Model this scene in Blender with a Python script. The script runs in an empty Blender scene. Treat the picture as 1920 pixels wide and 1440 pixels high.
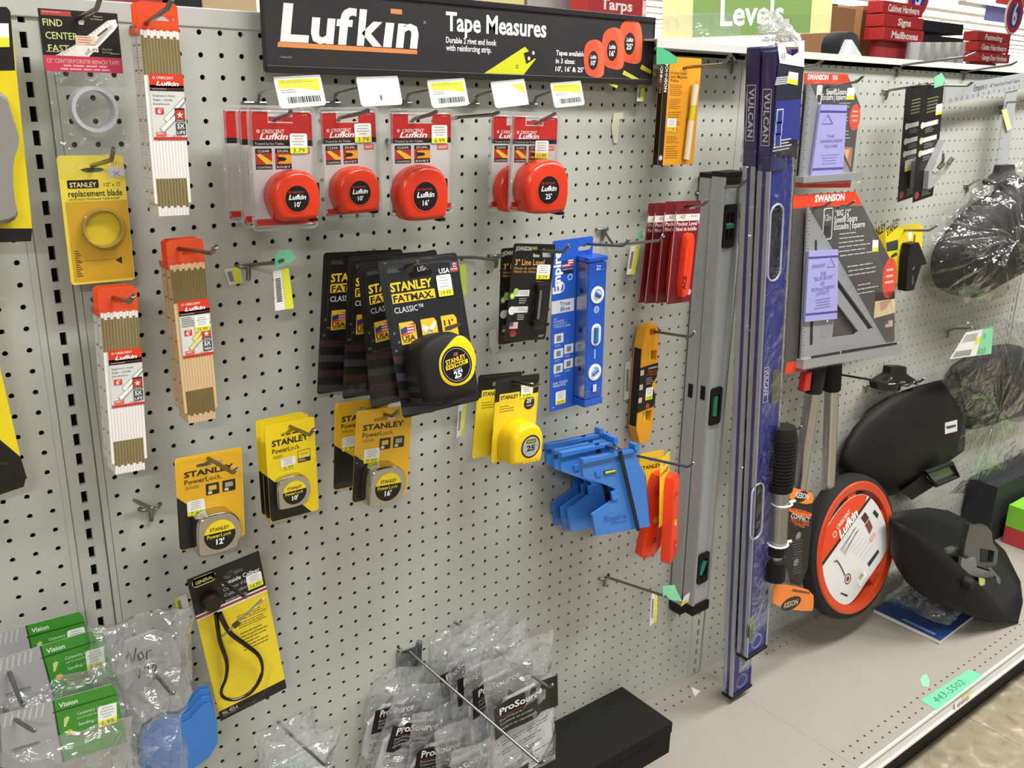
import bpy, bmesh, math, random
from mathutils import Vector, Matrix
from mathutils.geometry import tessellate_polygon
random.seed(7)
SC = bpy.context.scene
COL = SC.collection
IN = 0.0254
FLOOR = -5.0            # inches: everything below is in inches, z = 0 on top of the base shelf, y = 0 on the pegboard
def W(x, y, z): return Vector((x*IN, y*IN, (z-FLOOR)*IN))

# ---------------------------------------------------------------- camera
CX = Vector((-18.545934505946665, -44.87727284388786, 49.408864277483445))
RR = ((0.7869085281687664, -0.6167687822361231, 0.019267525898137322),
      (-0.17127564806058018, -0.24830747026995828, -0.9534191379396377),
      (0.5928234312817721, 0.746953592579287, -0.30103273884446946))
FPX = 1712.873068136438
cam = bpy.data.cameras.new('camera'); camo = bpy.data.objects.new('camera', cam); COL.objects.link(camo)
cam.sensor_width = 36.0; cam.lens = FPX/1920*36.0; cam.clip_start = 0.02; cam.clip_end = 200
mw = Matrix(((RR[0][0], -RR[1][0], -RR[2][0], 0), (RR[0][1], -RR[1][1], -RR[2][1], 0), (RR[0][2], -RR[1][2], -RR[2][2], 0), (0, 0, 0, 1)))
camo.matrix_world = Matrix.Translation(W(*CX)) @ mw
SC.camera = camo
def ray(u, v):
    a, b = (u-960)/FPX, (v-720)/FPX
    return Vector([RR[0][i]*a + RR[1][i]*b + RR[2][i] for i in range(3)])
def at(u, v, d):        # the point (inches) seen at a pixel, d inches in front of the pegboard
    D = ray(u, v); t = (-d-CX.y)/D.y
    return CX + D*t
def atz(u, v, z):       # the same on a level z inches above the base shelf
    D = ray(u, v); t = (z-CX.z)/D.z
    return CX + D*t

# ---------------------------------------------------------------- world, lights, exposure
SC.view_settings.view_transform = 'Standard'; SC.view_settings.look = 'None'
SC.view_settings.gamma = 1.0; SC.view_settings.exposure = 0.0
SC.cycles.transparent_max_bounces = 48
SC.cycles.max_bounces = 8
wd = bpy.data.worlds.new('store_air'); SC.world = wd; wd.use_nodes = True
wd.node_tree.nodes['Background'].inputs[0].default_value = (0.93, 0.97, 1.0, 1)
wd.node_tree.nodes['Background'].inputs[1].default_value = 0.30
CEIL = 118.0
LAMPS = [(-64, -44, 8.0), (26, -42, 50.0), (90, -42, 68.0), (160, -42, 54.0), (-80, -150, 100.0), (60, -170, 10.0), (-20, 70, 26.0), (60, 70, 30.0), (140, 70, 30.0), (420, 180, 300.0), (800, 330, 500.0)]
# ---------------------------------------------------------------- materials
MATS = {}
def lin(h):
    h = h.lstrip('#'); c = [int(h[i:i+2], 16)/255 for i in (0, 2, 4)]
    return [x/12.92 if x <= .04045 else ((x+.055)/1.055)**2.4 for x in c] + [1.0]
def mat(key):
    """'d03020' printed card, 'g:...' glossy plastic, 'm:...' metal, 'r:...' rubber/matte, 's:...' painted steel, 'clear', 'bag', 'e:...' lit"""
    if key in MATS: return MATS[key]
    m = bpy.data.materials.new(key.replace(':', '_')); m.use_nodes = True; MATS[key] = m
    nt = m.node_tree; N = nt.nodes; L = nt.links; b = N['Principled BSDF']
    if key in ('clear', 'bag', 'film', 'haze', 'wrap'):
        N.remove(b); out = N['Material Output']
        tr = N.new('ShaderNodeBsdfTransparent'); gl = N.new('ShaderNodeBsdfGlossy'); mx = N.new('ShaderNodeMixShader')
        fr = N.new('ShaderNodeLayerWeight'); pw = N.new('ShaderNodeMath'); pw.operation = 'POWER'; pw.inputs[1].default_value = 3.0; mu = N.new('ShaderNodeMath'); mu.operation = 'MULTIPLY_ADD'
        fr.inputs[0].default_value = .5
        tint, rough, k, add = {'clear': ((.985, .987, .99), .05, .6, .016), 'bag': ((.975, .98, .985), .12, 1.0, .12), 'film': ((.985, .988, .99), .12, .6, .018), 'haze': ((.95, .955, .96), .2, .6, .07), 'wrap': ((.985, .987, .99), .09, .9, .035)}[key]
        tr.inputs[0].default_value = (*tint, 1); gl.inputs['Roughness'].default_value = rough
        gl.inputs[0].default_value = (1, 1, 1, 1)
        mu.inputs[1].default_value = k; mu.inputs[2].default_value = add; mu.use_clamp = True
        if key != 'clear':
            nz = N.new('ShaderNodeTexNoise'); nz.inputs['Scale'].default_value = 22 if key == 'bag' else 20; nz.inputs['Detail'].default_value = 2.5; nz.inputs['Distortion'].default_value = 1.6
            tc = N.new('ShaderNodeTexCoord'); bp = N.new('ShaderNodeBump'); bp.inputs['Strength'].default_value = .8; bp.inputs['Distance'].default_value = .012
            L.new(tc.outputs['Object'], nz.inputs['Vector']); L.new(nz.outputs[0], bp.inputs['Height']); L.new(bp.outputs[0], gl.inputs['Normal']); L.new(bp.outputs[0], fr.inputs['Normal'])
            df = N.new('ShaderNodeBsdfTranslucent'); df.inputs[0].default_value = (.9, .91, .92, 1)
            d2 = N.new('ShaderNodeBsdfDiffuse'); d2.inputs[0].default_value = (.85, .86, .87, 1)
            m0 = N.new('ShaderNodeMixShader'); L.new(df.outputs[0], m0.inputs[1]); L.new(d2.outputs[0], m0.inputs[2])
            m2 = N.new('ShaderNodeMixShader'); m2.inputs[0].default_value = {'bag': .2, 'film': .02, 'haze': .22, 'wrap': .012}[key]
            L.new(tr.outputs[0], m2.inputs[1]); L.new(m0.outputs[0], m2.inputs[2]); base = m2
        else: base = tr
        L.new(fr.outputs['Facing'], pw.inputs[0]); L.new(pw.outputs[0], mu.inputs[0]); L.new(mu.outputs[0], mx.inputs[0]); L.new(base.outputs[0], mx.inputs[1]); L.new(gl.outputs[0], mx.inputs[2])
        L.new(mx.outputs[0], out.inputs[0]); return m
    t, h = key.split(':') if ':' in key else ('p', key)
    c = lin(h)
    rough, metal, var, spec = {'p': (.42, 0, .03, .5), 'g': (.22, 0, .02, .5), 'm': (.28, 1, .08, .5), 'r': (.62, 0, .05, .3), 's': (.42, 0, .035, .45), 'k': (.8, 0, .03, .15), 'n': (.10, 1, .03, .5), 'e': (.5, 0, 0, .5), 'b': (.36, .35, .06, .6)}[t]
    b.inputs['Metallic'].default_value = metal
    b.inputs['Specular IOR Level'].default_value = spec
    tc = N.new('ShaderNodeTexCoord'); nz = N.new('ShaderNodeTexNoise'); nz.inputs['Scale'].default_value = 18; nz.inputs['Detail'].default_value = 4
    L.new(tc.outputs['Object'], nz.inputs['Vector'])
    rr = N.new('ShaderNodeMapRange'); rr.inputs['To Min'].default_value = max(.03, rough-.06); rr.inputs['To Max'].default_value = rough+.08
    L.new(nz.outputs[0], rr.inputs[0]); L.new(rr.outputs[0], b.inputs['Roughness'])
    rp = N.new('ShaderNodeMixRGB'); rp.inputs[1].default_value = [x*(1-var) for x in c[:3]]+[1]; rp.inputs[2].default_value = [min(1, x*(1+var)) for x in c[:3]]+[1]
    L.new(nz.outputs[0], rp.inputs[0]); L.new(rp.outputs[0], b.inputs['Base Color'])
    if t == 'b':
        mp = N.new('ShaderNodeMapping'); mp.inputs['Scale'].default_value = (60, 60, 1.2); L.new(tc.outputs['Object'], mp.inputs[0]); L.new(mp.outputs[0], nz.inputs['Vector'])
    if t == 'e':
        b.inputs['Emission Color'].default_value = c; b.inputs['Emission Strength'].default_value = 4.0
    return m

# ---------------------------------------------------------------- mesh builder (units: inches, local to the thing)
_TXT = {}
def glyphs(s, shear, bold, spacing):
    k = (s, shear, bold, spacing)
    if k not in _TXT:
        c = bpy.data.curves.new('t', 'FONT'); c.body = s; c.size = 1/0.69; c.shear = shear; c.offset = bold; c.resolution_u = 2; c.space_character = spacing
        o = bpy.data.objects.new('t', c); me = bpy.data.meshes.new_from_object(o)
        vs = [(v.co.x, v.co.y) for v in me.vertices]; fs = [tuple(p.vertices) for p in me.polygons]
        bpy.data.objects.remove(o); bpy.data.meshes.remove(me); bpy.data.curves.remove(c)
        x0 = min((v[0] for v in vs), default=0); x1 = max((v[0] for v in vs), default=1)
        _TXT[k] = ([(a-x0, b) for a, b in vs], fs, x1-x0)
    return _TXT[k]
def rrect(x0, x1, z0, z1, r, n=4):
    p = []
    for cx, cz, a in ((x1-r, z1-r, 0), (x0+r, z1-r, 90), (x0+r, z0+r, 180), (x1-r, z0+r, 270)):
        for i in range(n+1):
            t = math.radians(a+90*i/n); p.append((cx+r*math.cos(t), cz+r*math.sin(t)))
    return p
def circ(cx, cz, r, n=28, rz=None): return [(cx+r*math.cos(2*math.pi*i/n), cz+(rz or r)*math.sin(2*math.pi*i/n)) for i in range(n)]
def smooth_loop(p, it=2):       # Chaikin corner cutting of a closed outline
    for _ in range(it):
        q = []
        for i in range(len(p)):
            a, b = p[i], p[(i+1) % len(p)]
            q += [(a[0]*.75+b[0]*.25, a[1]*.75+b[1]*.25), (a[0]*.25+b[0]*.75, a[1]*.25+b[1]*.75)]
        p = q
    return p
def spline(pts, k=5):       # Catmull-Rom through the points
    P = [Vector(p) for p in pts]; out = []
    for i in range(len(P)-1):
        a, b, c, d = P[max(i-1, 0)], P[i], P[i+1], P[min(i+2, len(P)-1)]
        for j in range(k):
            t = j/k; out.append(.5*(2*b+(c-a)*t+(2*a-5*b+4*c-d)*t*t+(3*b-a-3*c+d)*t**3))
    return out+[P[-1]]
class M:
    """w, h: card size; 2-D art is given as fractions of the card: x to the right, z down from the top edge"""
    def __init__(s, w=1.0, h=-1.0): s.v = []; s.f = []; s.mi = []; s.mats = []; s.w = w; s.h = h
    def slot(s, c):
        if c not in s.mats: s.mats.append(c)
        return s.mats.index(c)
    def add(s, vs, fs, c):
        o = len(s.v); k = s.slot(c); s.v += [tuple(v) for v in vs]
        for f in fs: s.f.append(tuple(i+o for i in f)); s.mi.append(k)
    def U(s, p): return [(x*s.w, -z*s.h) for x, z in p]
    def flat(s, p, y, c):
        if len(p) <= 4: fs = [tuple(range(len(p)))]
        else: fs = tessellate_polygon([[Vector((x, z, 0)) for x, z in p]])
        s.add([(x, y, z) for x, z in p], fs, c)
    def art(s, p, y, c): s.flat(s.U(p), y, c)
    def rect(s, x0, x1, z0, z1, y, c, r=0):
        p = [(x0, z0), (x1, z0), (x1, z1), (x0, z1)]
        if r:
            q = s.U(p); s.flat(rrect(q[0][0], q[1][0], q[2][1], q[0][1], r), y, c)
        else: s.art(p, y, c)
    def ext(s, p, y0, y1, c, holes=(), side=None, back=None):
        loops = [p]+list(holes); pts = [v for l in loops for v in l]; n = len(pts)
        tri = tessellate_polygon([[Vector((x, z, 0)) for x, z in l] for l in loops]) if (holes or len(p) > 4) else [tuple(range(len(p)))]
        s.add([(x, y0, z) for x, z in pts], tri, c)
        s.add([(x, y1, z) for x, z in pts], [tuple(reversed(t)) for t in tri], back or c)
        o = 0
        for l in loops:
            m = len(l)
            s.add([(x, y0, z) for x, z in l]+[(x, y1, z) for x, z in l], [(i, (i+1) % m, m+(i+1) % m, m+i) for i in range(m)], side or c)
    def box(s, x0, x1, y0, y1, z0, z1, c):
        v = [(x, y, z) for x in (x0, x1) for y in (y0, y1) for z in (z0, z1)]
        s.add(v, [(0, 1, 3, 2), (4, 6, 7, 5), (0, 4, 5, 1), (2, 3, 7, 6), (0, 2, 6, 4), (1, 5, 7, 3)], c)
    def hexa(s, q, c):      # eight corners, bottom four then top four
        s.add(q, [(0, 1, 2, 3), (4, 7, 6, 5), (0, 4, 5, 1), (1, 5, 6, 2), (2, 6, 7, 3), (3, 7, 4, 0)], c)
    def puff(s, p, levels, c, cap=None, back=True):    # outline swept through (inset scale, y) levels, back to front
        cx = sum(a for a, _ in p)/len(p); cz = sum(b for _, b in p)/len(p); n = len(p); vs = []
        for k, y in levels: vs += [(cx+(a-cx)*k, y, cz+(b-cz)*k) for a, b in p]
        fs = []
        for l in range(len(levels)-1):
            for i in range(n): fs.append((l*n+i, l*n+(i+1) % n, (l+1)*n+(i+1) % n, (l+1)*n+i))
        s.add(vs, fs, c)
        k, y = levels[-1]; s.flat([(cx+(a-cx)*k, cz+(b-cz)*k) for a, b in p], y, cap or c)
        if back: k, y = levels[0]; s.flat([(cx+(a-cx)*k, cz+(b-cz)*k) for a, b in p], y, c)
    def tube(s, pts, r, c, n=8, closed=False, flat=1.0):
        P = [Vector(p) for p in pts]; rs = r if isinstance(r, (list, tuple)) else [r]*len(P); N = len(P); vs = []; pu = None
        for i, p in enumerate(P):
            t = (P[(i+1) % N]-P[i-1]) if closed else (P[min(i+1, N-1)]-P[max(i-1, 0)])
            t = t.normalized() if t.length > 1e-9 else Vector((0, 0, 1))
            if pu is None: pu = t.orthogonal().normalized()
            u = (pu-t*pu.dot(t)); u = u.normalized() if u.length > 1e-6 else t.orthogonal().normalized(); pu = u; w = t.cross(u)
            for k in range(n):
                a = 2*math.pi*k/n; vs.append(p+u*(math.cos(a)*rs[i])+w*(math.sin(a)*rs[i]*flat))
        fs = []
        for i in range(N if closed else N-1):
            j = (i+1) % N
            for k in range(n): fs.append((i*n+k, i*n+(k+1) % n, j*n+(k+1) % n, j*n+k))
        if not closed: fs += [tuple(reversed(range(n))), tuple((N-1)*n+k for k in range(n))]
        s.add(vs, fs, c)
    def lathe(s, prof, cx, cz, c, n=32, y0=0.0):        # profile (radius, y) about the y axis
        vs = [(cx+r*math.cos(2*math.pi*k/n), y0+y, cz+r*math.sin(2*math.pi*k/n)) for r, y in prof for k in range(n)]
        fs = [(i*n+k, i*n+(k+1) % n, (i+1)*n+(k+1) % n, (i+1)*n+k) for i in range(len(prof)-1) for k in range(n)]
        s.add(vs, fs, c)
    def text(s, t, x, z, hh, y, c, al='L', bold=0.0, sh=0.0, sx=1.0, rot=0.0, sp=1.0, maxw=None):
        """x, z: card fractions of the baseline start (or centre); hh: capital height in inches; maxw: width as a card fraction"""
        vs, fs, wd = glyphs(t, sh, bold, sp); X, Z = x*s.w, -z*s.h
        k = hh*sx
        if maxw: k = maxw*s.w/max(wd, .01)
        off = {'L': 0, 'C': -wd*k/2, 'R': -wd*k}[al]; a = math.radians(rot); ca, sa = math.cos(a), math.sin(a); out = []
        for p, q in vs:
            u, v = p*k+off, q*hh; out.append((X+u*ca-v*sa, y, Z+u*sa+v*ca))
        s.add(out, fs, c)
    def lines(s, x0, x1, z0, z1, n, y, c, al='L', th=.35):   # small print too fine to read
        rnd = random.Random(int(x0*1000+z0*777)+n); st = (z1-z0)/n
        for i in range(n):
            q = (x1-x0)*rnd.uniform(.62, 1.0); a = x0 if al == 'L' else (x0+x1-q)/2
            while q > 0.004:
                wl = min(q, (x1-x0)*rnd.uniform(.08, .2)); s.rect(a, a+wl*.86, z0+i*st, z0+i*st+st*th, y, c); a += wl; q -= wl
    def barcode(s, x0, x1, z0, z1, y, c='202020'):
        rnd = random.Random(int(x0*991+z0*313)); x = x0
        while x < x1:
            a = (x1-x0)*rnd.choice((.02, .03, .045)); s.rect(x, min(x+a, x1), z0, z1, y, c); x += a+(x1-x0)*rnd.choice((.02, .03))
    def sticker(s, x0, x1, z0, z1, y, price, band='e8e23a', frac=.30):
        s.rect(x0, x1, z0, z1, y, 'f2f2ee', r=min(.09, .18*(x1-x0)*s.w)); zb = z1-(z1-z0)*frac
        s.rect(x0, x1, zb, z1, y-.004, band, r=min(.05, .1*(x1-x0)*s.w)); hh = (z1-z0)*s.h
        s.lines(x0+.12*(x1-x0), x1-.12*(x1-x0), z0+.1*(z1-z0), zb-.04*(z1-z0), 4, y-.006, 'a8a8a4', 'C')
        if price: s.text(price, (x0+x1)/2, z1-.05*(z1-z0), hh*frac*.7, y-.008, '4a4a20', 'C', maxw=(x1-x0)*.66)
    def build(s, name, parent=None, smooth=False, bevel=0, seg=2, ang=35):
        me = bpy.data.meshes.new(name); me.from_pydata([(a*IN, b*IN, c*IN) for a, b, c in s.v], [], s.f)
        for c in s.mats: me.materials.append(mat(c))
        me.polygons.foreach_set('material_index', s.mi)
        o = bpy.data.objects.new(name, me); COL.objects.link(o)
        if smooth:
            me.polygons.foreach_set('use_smooth', [True]*len(me.polygons))
            bm = bmesh.new(); bm.from_mesh(me); bmesh.ops.remove_doubles(bm, verts=bm.verts, dist=1e-5); bmesh.ops.recalc_face_normals(bm, faces=bm.faces); bm.to_mesh(me); bm.free()
            try: me.set_sharp_from_angle(angle=math.radians(ang))
            except Exception: pass
        if bevel:
            md = o.modifiers.new('bevel', 'BEVEL'); md.width = bevel*IN; md.segments = seg; md.limit_method = 'ANGLE'; md.angle_limit = math.radians(40)
        me.update()
        if parent is not None: o.parent = parent
        return o
def tag(o, label, cat, group=None, kind=None):
    if label: o['label'] = label
    if cat: o['category'] = cat
    if group: o['group'] = group
    if kind: o['kind'] = kind
    return o
def empty(name, P, axes=None, label=None, cat=None, group=None):
    o = bpy.data.objects.new(name, None); COL.objects.link(o); o.empty_display_size = .02
    mt = Matrix.Identity(4)
    if axes:
        for c in range(3):
            for r in range(3): mt[r][c] = axes[c][r]
    mt.translation = W(*P); o.matrix_world = mt
    return tag(o, label, cat, group)
class Card:
    """a flat thing seen with its top-left, top-right and bottom-left corners at three pixels, d inches in front of the board"""
    def __init__(s, name, label, cat, TL, TR, BL, d, group=None, w=None, h=None, yaw=0, tilt=0, free=False):
        A, B, C = at(*TL, d), at(*TR, d), at(*BL, d)
        if free:        # the bottom swings in or out: the left edge stays square to the top edge
            x = (B-A).normalized(); D = ray(*BL); t = (A-CX).dot(x)/D.dot(x); C = CX+D*t
        s.w = w or (B-A).length; s.h = h or (C-A).length
        dz = (A-C).normalized(); dx = (B-A).normalized(); x = (dx+Vector((dz.z, 0, -dz.x))).normalized(); z = Vector((-x.z, 0, x.x)); y = Vector((0, 1, 0))
        if free: x = (B-A).normalized(); z = (A-C).normalized(); y = z.cross(x)
        if yaw: q = Matrix.Rotation(math.radians(yaw), 3, z); x = q @ x; y = q @ y
        if tilt: q = Matrix.Rotation(math.radians(tilt), 3, x); z = q @ z; y = q @ y
        s.A, s.x, s.y, s.z = A, x, y, z; s.d = d
        s.root = empty(name, A, (x, y, z), label, cat, group)
    def m(s): return M(s.w, s.h)
    def loc(s, u, v, out=0.0):      # card fractions of the point seen at a pixel, 'out' inches proud of the card
        D = ray(u, v); n = s.y; o = s.A-n*out; t = (o-CX).dot(n)/D.dot(n); P = CX+D*t-o
        return P.dot(s.x)/s.w, -P.dot(s.z)/s.h
    def pt(s, fx, fz, out=0.0): return s.A+s.x*(fx*s.w)-s.z*(fz*s.h)-s.y*out
def copy_tree(o, parent=None):
    c = o.copy(); COL.objects.link(c)
    if parent is not None: c.parent = parent
    for ch in list(o.children): copy_tree(ch, c)
    return c
# ---------------------------------------------------------------- the fixture: pegboards, uprights, rails, base shelf, floor
BOARD = 's:b6b7ae'
def peg_tiles(m, cx0, cx1, cz0, cz1, r=.125, c=BOARD, depth=.12, T=None):
    """one-inch squares with a round hole; T maps (a, b, depth) to a point"""
    T = T or (lambda a, b, q: (a, q, b)); n = 12
    dirs = [(math.cos(2*math.pi*i/n), math.sin(2*math.pi*i/n)) for i in range(n)]
    sq = [(x/max(abs(x), abs(y))*.5, y/max(abs(x), abs(y))*.5) for x, y in dirs]
    # corners: replace the 45-degree neighbours by exact corners
    for i, (x, y) in enumerate(sq): pass
    ring = []
    for i in range(n):
        ring.append(sq[i])
    k = m.slot(c); kd = m.slot('r:55564f')
    cols = int(round(cx1-cx0)); rows = int(round(cz1-cz0))
    for j in range(rows+1):
        for i in range(cols+1):
            a, b = cx0+i, cz0+j; o = len(m.v)
            m.v += [T(a+x, b+y, 0) for x, y in ring]+[T(a+r*x, b+r*y, 0) for x, y in dirs]+[T(a+r*x, b+r*y, depth) for x, y in dirs]+[T(a+x, b+y, 0) for x, y in ((.5, .5), (-.5, .5), (-.5, -.5), (.5, -.5))]
            for q in range(n):
                e = (q+1) % n
                m.f.append((o+q, o+e, o+n+e, o+n+q)); m.mi.append(k)
                m.f.append((o+n+q, o+n+e, o+2*n+e, o+2*n+q)); m.mi.append(k)
            # the square's four corner triangles lie between ring points 1-2, 4-5, 7-8, 10-11
            for cn, q in ((0, 1), (1, 4), (2, 7), (3, 10)):
                m.f.append((o+q, o+3*n+cn, o+(q+1) % n)); m.mi.append(k)
def board(name, x0, x1, hx0, hx1, z0=0.0, z1=52.2, hz=.95):
    m = M(); rows = 51
    peg_tiles(m, hx0, hx1, hz, hz+rows)
    a, b, lo, hi = hx0-.5, hx1+.5, hz-.5, hz+rows+.5
    for q in ([(x0, z0), (x1, z0), (x1, lo), (x0, lo)], [(x0, hi), (x1, hi), (x1, z1), (x0, z1)], [(x0, lo), (a, lo), (a, hi), (x0, hi)], [(b, lo), (x1, lo), (x1, hi), (b, hi)]):
        if abs(q[0][0]-q[2][0]) > .01 and abs(q[0][1]-q[2][1]) > .01: m.flat(q, 0, BOARD)
    for x in (x0, x1): m.add([(x, 0, z0), (x, 0, z1), (x, .4, z1), (x, .4, z0)], [(0, 1, 2, 3)], BOARD)
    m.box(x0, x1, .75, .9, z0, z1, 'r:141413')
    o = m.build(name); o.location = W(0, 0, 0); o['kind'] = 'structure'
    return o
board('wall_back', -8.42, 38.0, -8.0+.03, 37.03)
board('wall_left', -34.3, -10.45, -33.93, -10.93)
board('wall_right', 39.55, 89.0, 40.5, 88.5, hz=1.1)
board('wall_right_2', 90.75, 126, 91.7, 124.7, hz=1.1)
def upright(n, xc):
    m = M(); w = .66
    for k in range(53):
        z = .25+k; a, b, s, t = xc-w, xc+w, xc-.14, xc+.14; lo, hi = z-.5, z+.5; hl, hh = z-.32, z+.32
        for q in ([(a, lo), (s, lo), (s, hi), (a, hi)], [(t, lo), (b, lo), (b, hi), (t, hi)], [(s, lo), (t, lo), (t, hl), (s, hl)], [(s, hh), (t, hh), (t, hi), (s, hi)]): m.flat(q, .06, BOARD)
        m.add([(s, .06, hl), (s, .06, hh), (s, .3, hh), (s, .3, hl), (t, .06, hl), (t, .06, hh), (t, .3, hh), (t, .3, hl)], [(0, 1, 2, 3), (4, 7, 6, 5), (1, 5, 6, 2), (0, 3, 7, 4)], BOARD)
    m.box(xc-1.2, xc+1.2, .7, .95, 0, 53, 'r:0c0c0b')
    for e in (-w, w): m.box(xc+e-.012, xc+e+.012, .06, .7, 0, 53, BOARD)
    # narrow folded lips of the neighbouring boards
    m.box(xc-w-.34, xc-w-.05, -.03, .25, 0, 52.2, BOARD); m.box(xc+w+.05, xc+w+.34, -.03, .25, 0, 52.2, BOARD)
    o = m.build('trim_%d' % n); o.location = W(0, 0, 0); o['kind'] = 'structure'
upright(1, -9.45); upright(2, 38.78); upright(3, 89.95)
m = M(); m.box(-34, 27, -.06, 1.2, 52.16, 53.02, 's:b9b9b5'); m.box(-34, 126, 1.0, 13, 52.7, 53.0, 's:b2b2ae')
o = m.build('trim_4', bevel=.05); o.location = W(0, 0, 0); o['kind'] = 'structure'
m = M(); m.box(26.4, 38.9, -2.2, 1.2, 52.9, 53.0, 's:c4c4c0'); m.box(26.4, 38.9, -2.25, -2.15, 52.46, 53.0, 's:cfcfcb')
m.box(38.9, 126, -.55, 1.2, 52.9, 53.0, 's:c4c4c0'); m.box(38.9, 126, -.6, -.5, 52.5, 53.0, 's:cfcfcb'); m.box(38.75, 39.15, -2.3, -.5, 52.44, 53.0, 's:bdbdb9')
o = m.build('trim_5', bevel=.02); o.location = W(0, 0, 0); o['kind'] = 'structure'

DECK = 's:9d978c'
def base_shelf(label, x0, x1):
    r = empty('base_shelf', (x0, 0, 0), None, label, 'shelf', 'metal base shelves')
    m = M(); L = x1-x0; n = int(L-1.0); p = (L-.5)/n
    T = lambda a, b, q: (a, b, -q)
    def strip(yc):
        mm = M(); peg_tiles(mm, 0, n-1, 0, 0, r=.11, c=DECK, depth=.08)
        o = len(m.v); k = m.slot(DECK)
        m.v += [(.25+p*.5+x*p, yc-z, -y) for x, y, z in mm.v]; m.f += [tuple(reversed([i+o for i in f])) for f in mm.f]; m.mi += [k]*len(mm.f)
    for y in (-.92, -1.94, -13.97, -14.97): strip(y)
    def top(a, b, c, d): m.add([(a, c, 0), (b, c, 0), (b, d, 0), (a, d, 0)], [(0, 1, 2, 3)], DECK)
    top(0, L, -.42, -.02); top(0, L, -1.44, -1.42); top(0, L, -13.47, -2.44); top(0, L, -14.47, -14.47+.0001); top(0, L, -15.85, -15.47)
    for a, b in ((0, .25), (L-.25, L)): top(a, b, -2.44, -.42); top(a, b, -15.47, -13.47)
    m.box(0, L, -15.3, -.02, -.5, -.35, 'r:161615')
    m.box(0, .04, -15.8, -.02, -.35, -.001, DECK); m.box(L-.04, L, -15.8, -.02, -.35, -.001, DECK)
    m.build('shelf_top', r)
    e = M()
    # price channel: rolled lip, sloping face, bottom roll
    prof = [(-15.75, .0), (-15.9, .01), (-15.98, -.1), (-15.97, -.2), (-15.86, -.26), (-16.02, -1.1), (-16.18, -1.16), (-16.2, -1.32), (-16.05, -1.4), (-15.8, -1.36)]
    vs = [(x, y, z) for y, z in prof for x in (0, L)]
    e.add(vs, [(2*i, 2*i+2, 2*i+3, 2*i+1) for i in range(len(prof)-1)], 's:d6d3cb'); e.build('price_channel', r, smooth=True, ang=50)
    k = M(); k.box(0, L, -15.0, -14.6, -5.0, -.5, 'r:1b1a18'); k.build('kick_plate', r)
    return r
base_shelf('beige metal base shelf under the long pegboard of tape measures, black box on it', -8.6, 39.70)
base_shelf('beige metal base shelf at the right, green tape and face shield on it', 39.72, 90.6)
base_shelf('beige metal base shelf beyond the third upright at the far right edge', 90.62, 126.0)
base_shelf('beige metal base shelf in the near left corner, mostly outside the picture', -57.0, -8.66)
def floor_mat():
    m = bpy.data.materials.new('speckled_vinyl_tile'); m.use_nodes = True; N = m.node_tree.nodes; L = m.node_tree.links; b = N['Principled BSDF']
    tc = N.new('ShaderNodeTexCoord'); n1 = N.new('ShaderNodeTexNoise'); n1.inputs['Scale'].default_value = 26; n1.inputs['Detail'].default_value = 7; n1.inputs['Distortion'].default_value = .5
    r1 = N.new('ShaderNodeValToRGB'); e = r1.color_ramp.elements
    e[0].position = .30; e[0].color = lin('7d7565'); e[1].position = .72; e[1].color = lin('d4c6a8')
    for p, c in ((.42, '958a74'), (.56, '9c917b'), (.64, 'aea088')): q = r1.color_ramp.elements.new(p); q.color = lin(c)
    br = N.new('ShaderNodeTexBrick'); br.offset = 0; br.inputs['Scale'].default_value = 1; br.inputs['Brick Width'].default_value = .3048; br.inputs['Row Height'].default_value = .3048; br.inputs['Mortar Size'].default_value = .0012
    br.inputs['Color1'].default_value = (1, 1, 1, 1); br.inputs['Color2'].default_value = (.94, .94, .94, 1); br.inputs['Mortar'].default_value = (.35, .33, .3, 1)
    mx = N.new('ShaderNodeMixRGB'); mx.blend_type = 'MULTIPLY'; mx.inputs[0].default_value = 1
    L.new(tc.outputs['Object'], n1.inputs['Vector']); L.new(tc.outputs['Object'], br.inputs['Vector']); L.new(n1.outputs[0], r1.inputs[0]); L.new(r1.outputs[0], mx.inputs[1]); L.new(br.outputs[0], mx.inputs[2]); L.new(mx.outputs[0], b.inputs['Base Color'])
    b.inputs['Roughness'].default_value = .3
    return m
MATS['floor'] = floor_mat()
m = M(); m.add([(-200, -300, 0), (1510, -300, 0), (1510, 650, 0), (-200, 650, 0)], [(0, 1, 2, 3)], 'floor'); o = m.build('floor'); o['kind'] = 'structure'
m = M(); m.box(-200, 1510, -300, 650, CEIL-FLOOR, CEIL-FLOOR+2, 'r:e6e6e3'); o = m.build('ceiling'); o['kind'] = 'structure'
# fluorescent fixtures
for i, (x, y, p) in enumerate(LAMPS):
    r = empty('ceiling_light', (x, y, CEIL), None, None, None)
    m = M(); m.box(-26, 26, -7, 7, -2.5, 0, 's:e8e8e4'); m.build('housing', r, bevel=.3)
    m = M(); m.box(-25, 25, -6.4, 6.4, -2.9, -2.5, 'e:ffffff'); q = m.build('diffuser', r)
    tag(r, 'long fluorescent ceiling light over the store aisle', 'ceiling light', 'fluorescent ceiling lights')
    l = bpy.data.lights.new('tube_light', 'AREA'); l.shape = 'RECTANGLE'; l.size = 50*IN; l.size_y = 12.6*IN; l.energy = p; l.color = (1.0, .998, .975)
    lo = bpy.data.objects.new('tube_light', l); COL.objects.link(lo); lo.location = W(x, y, CEIL-3.0); lo['kind'] = 'structure'
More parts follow.
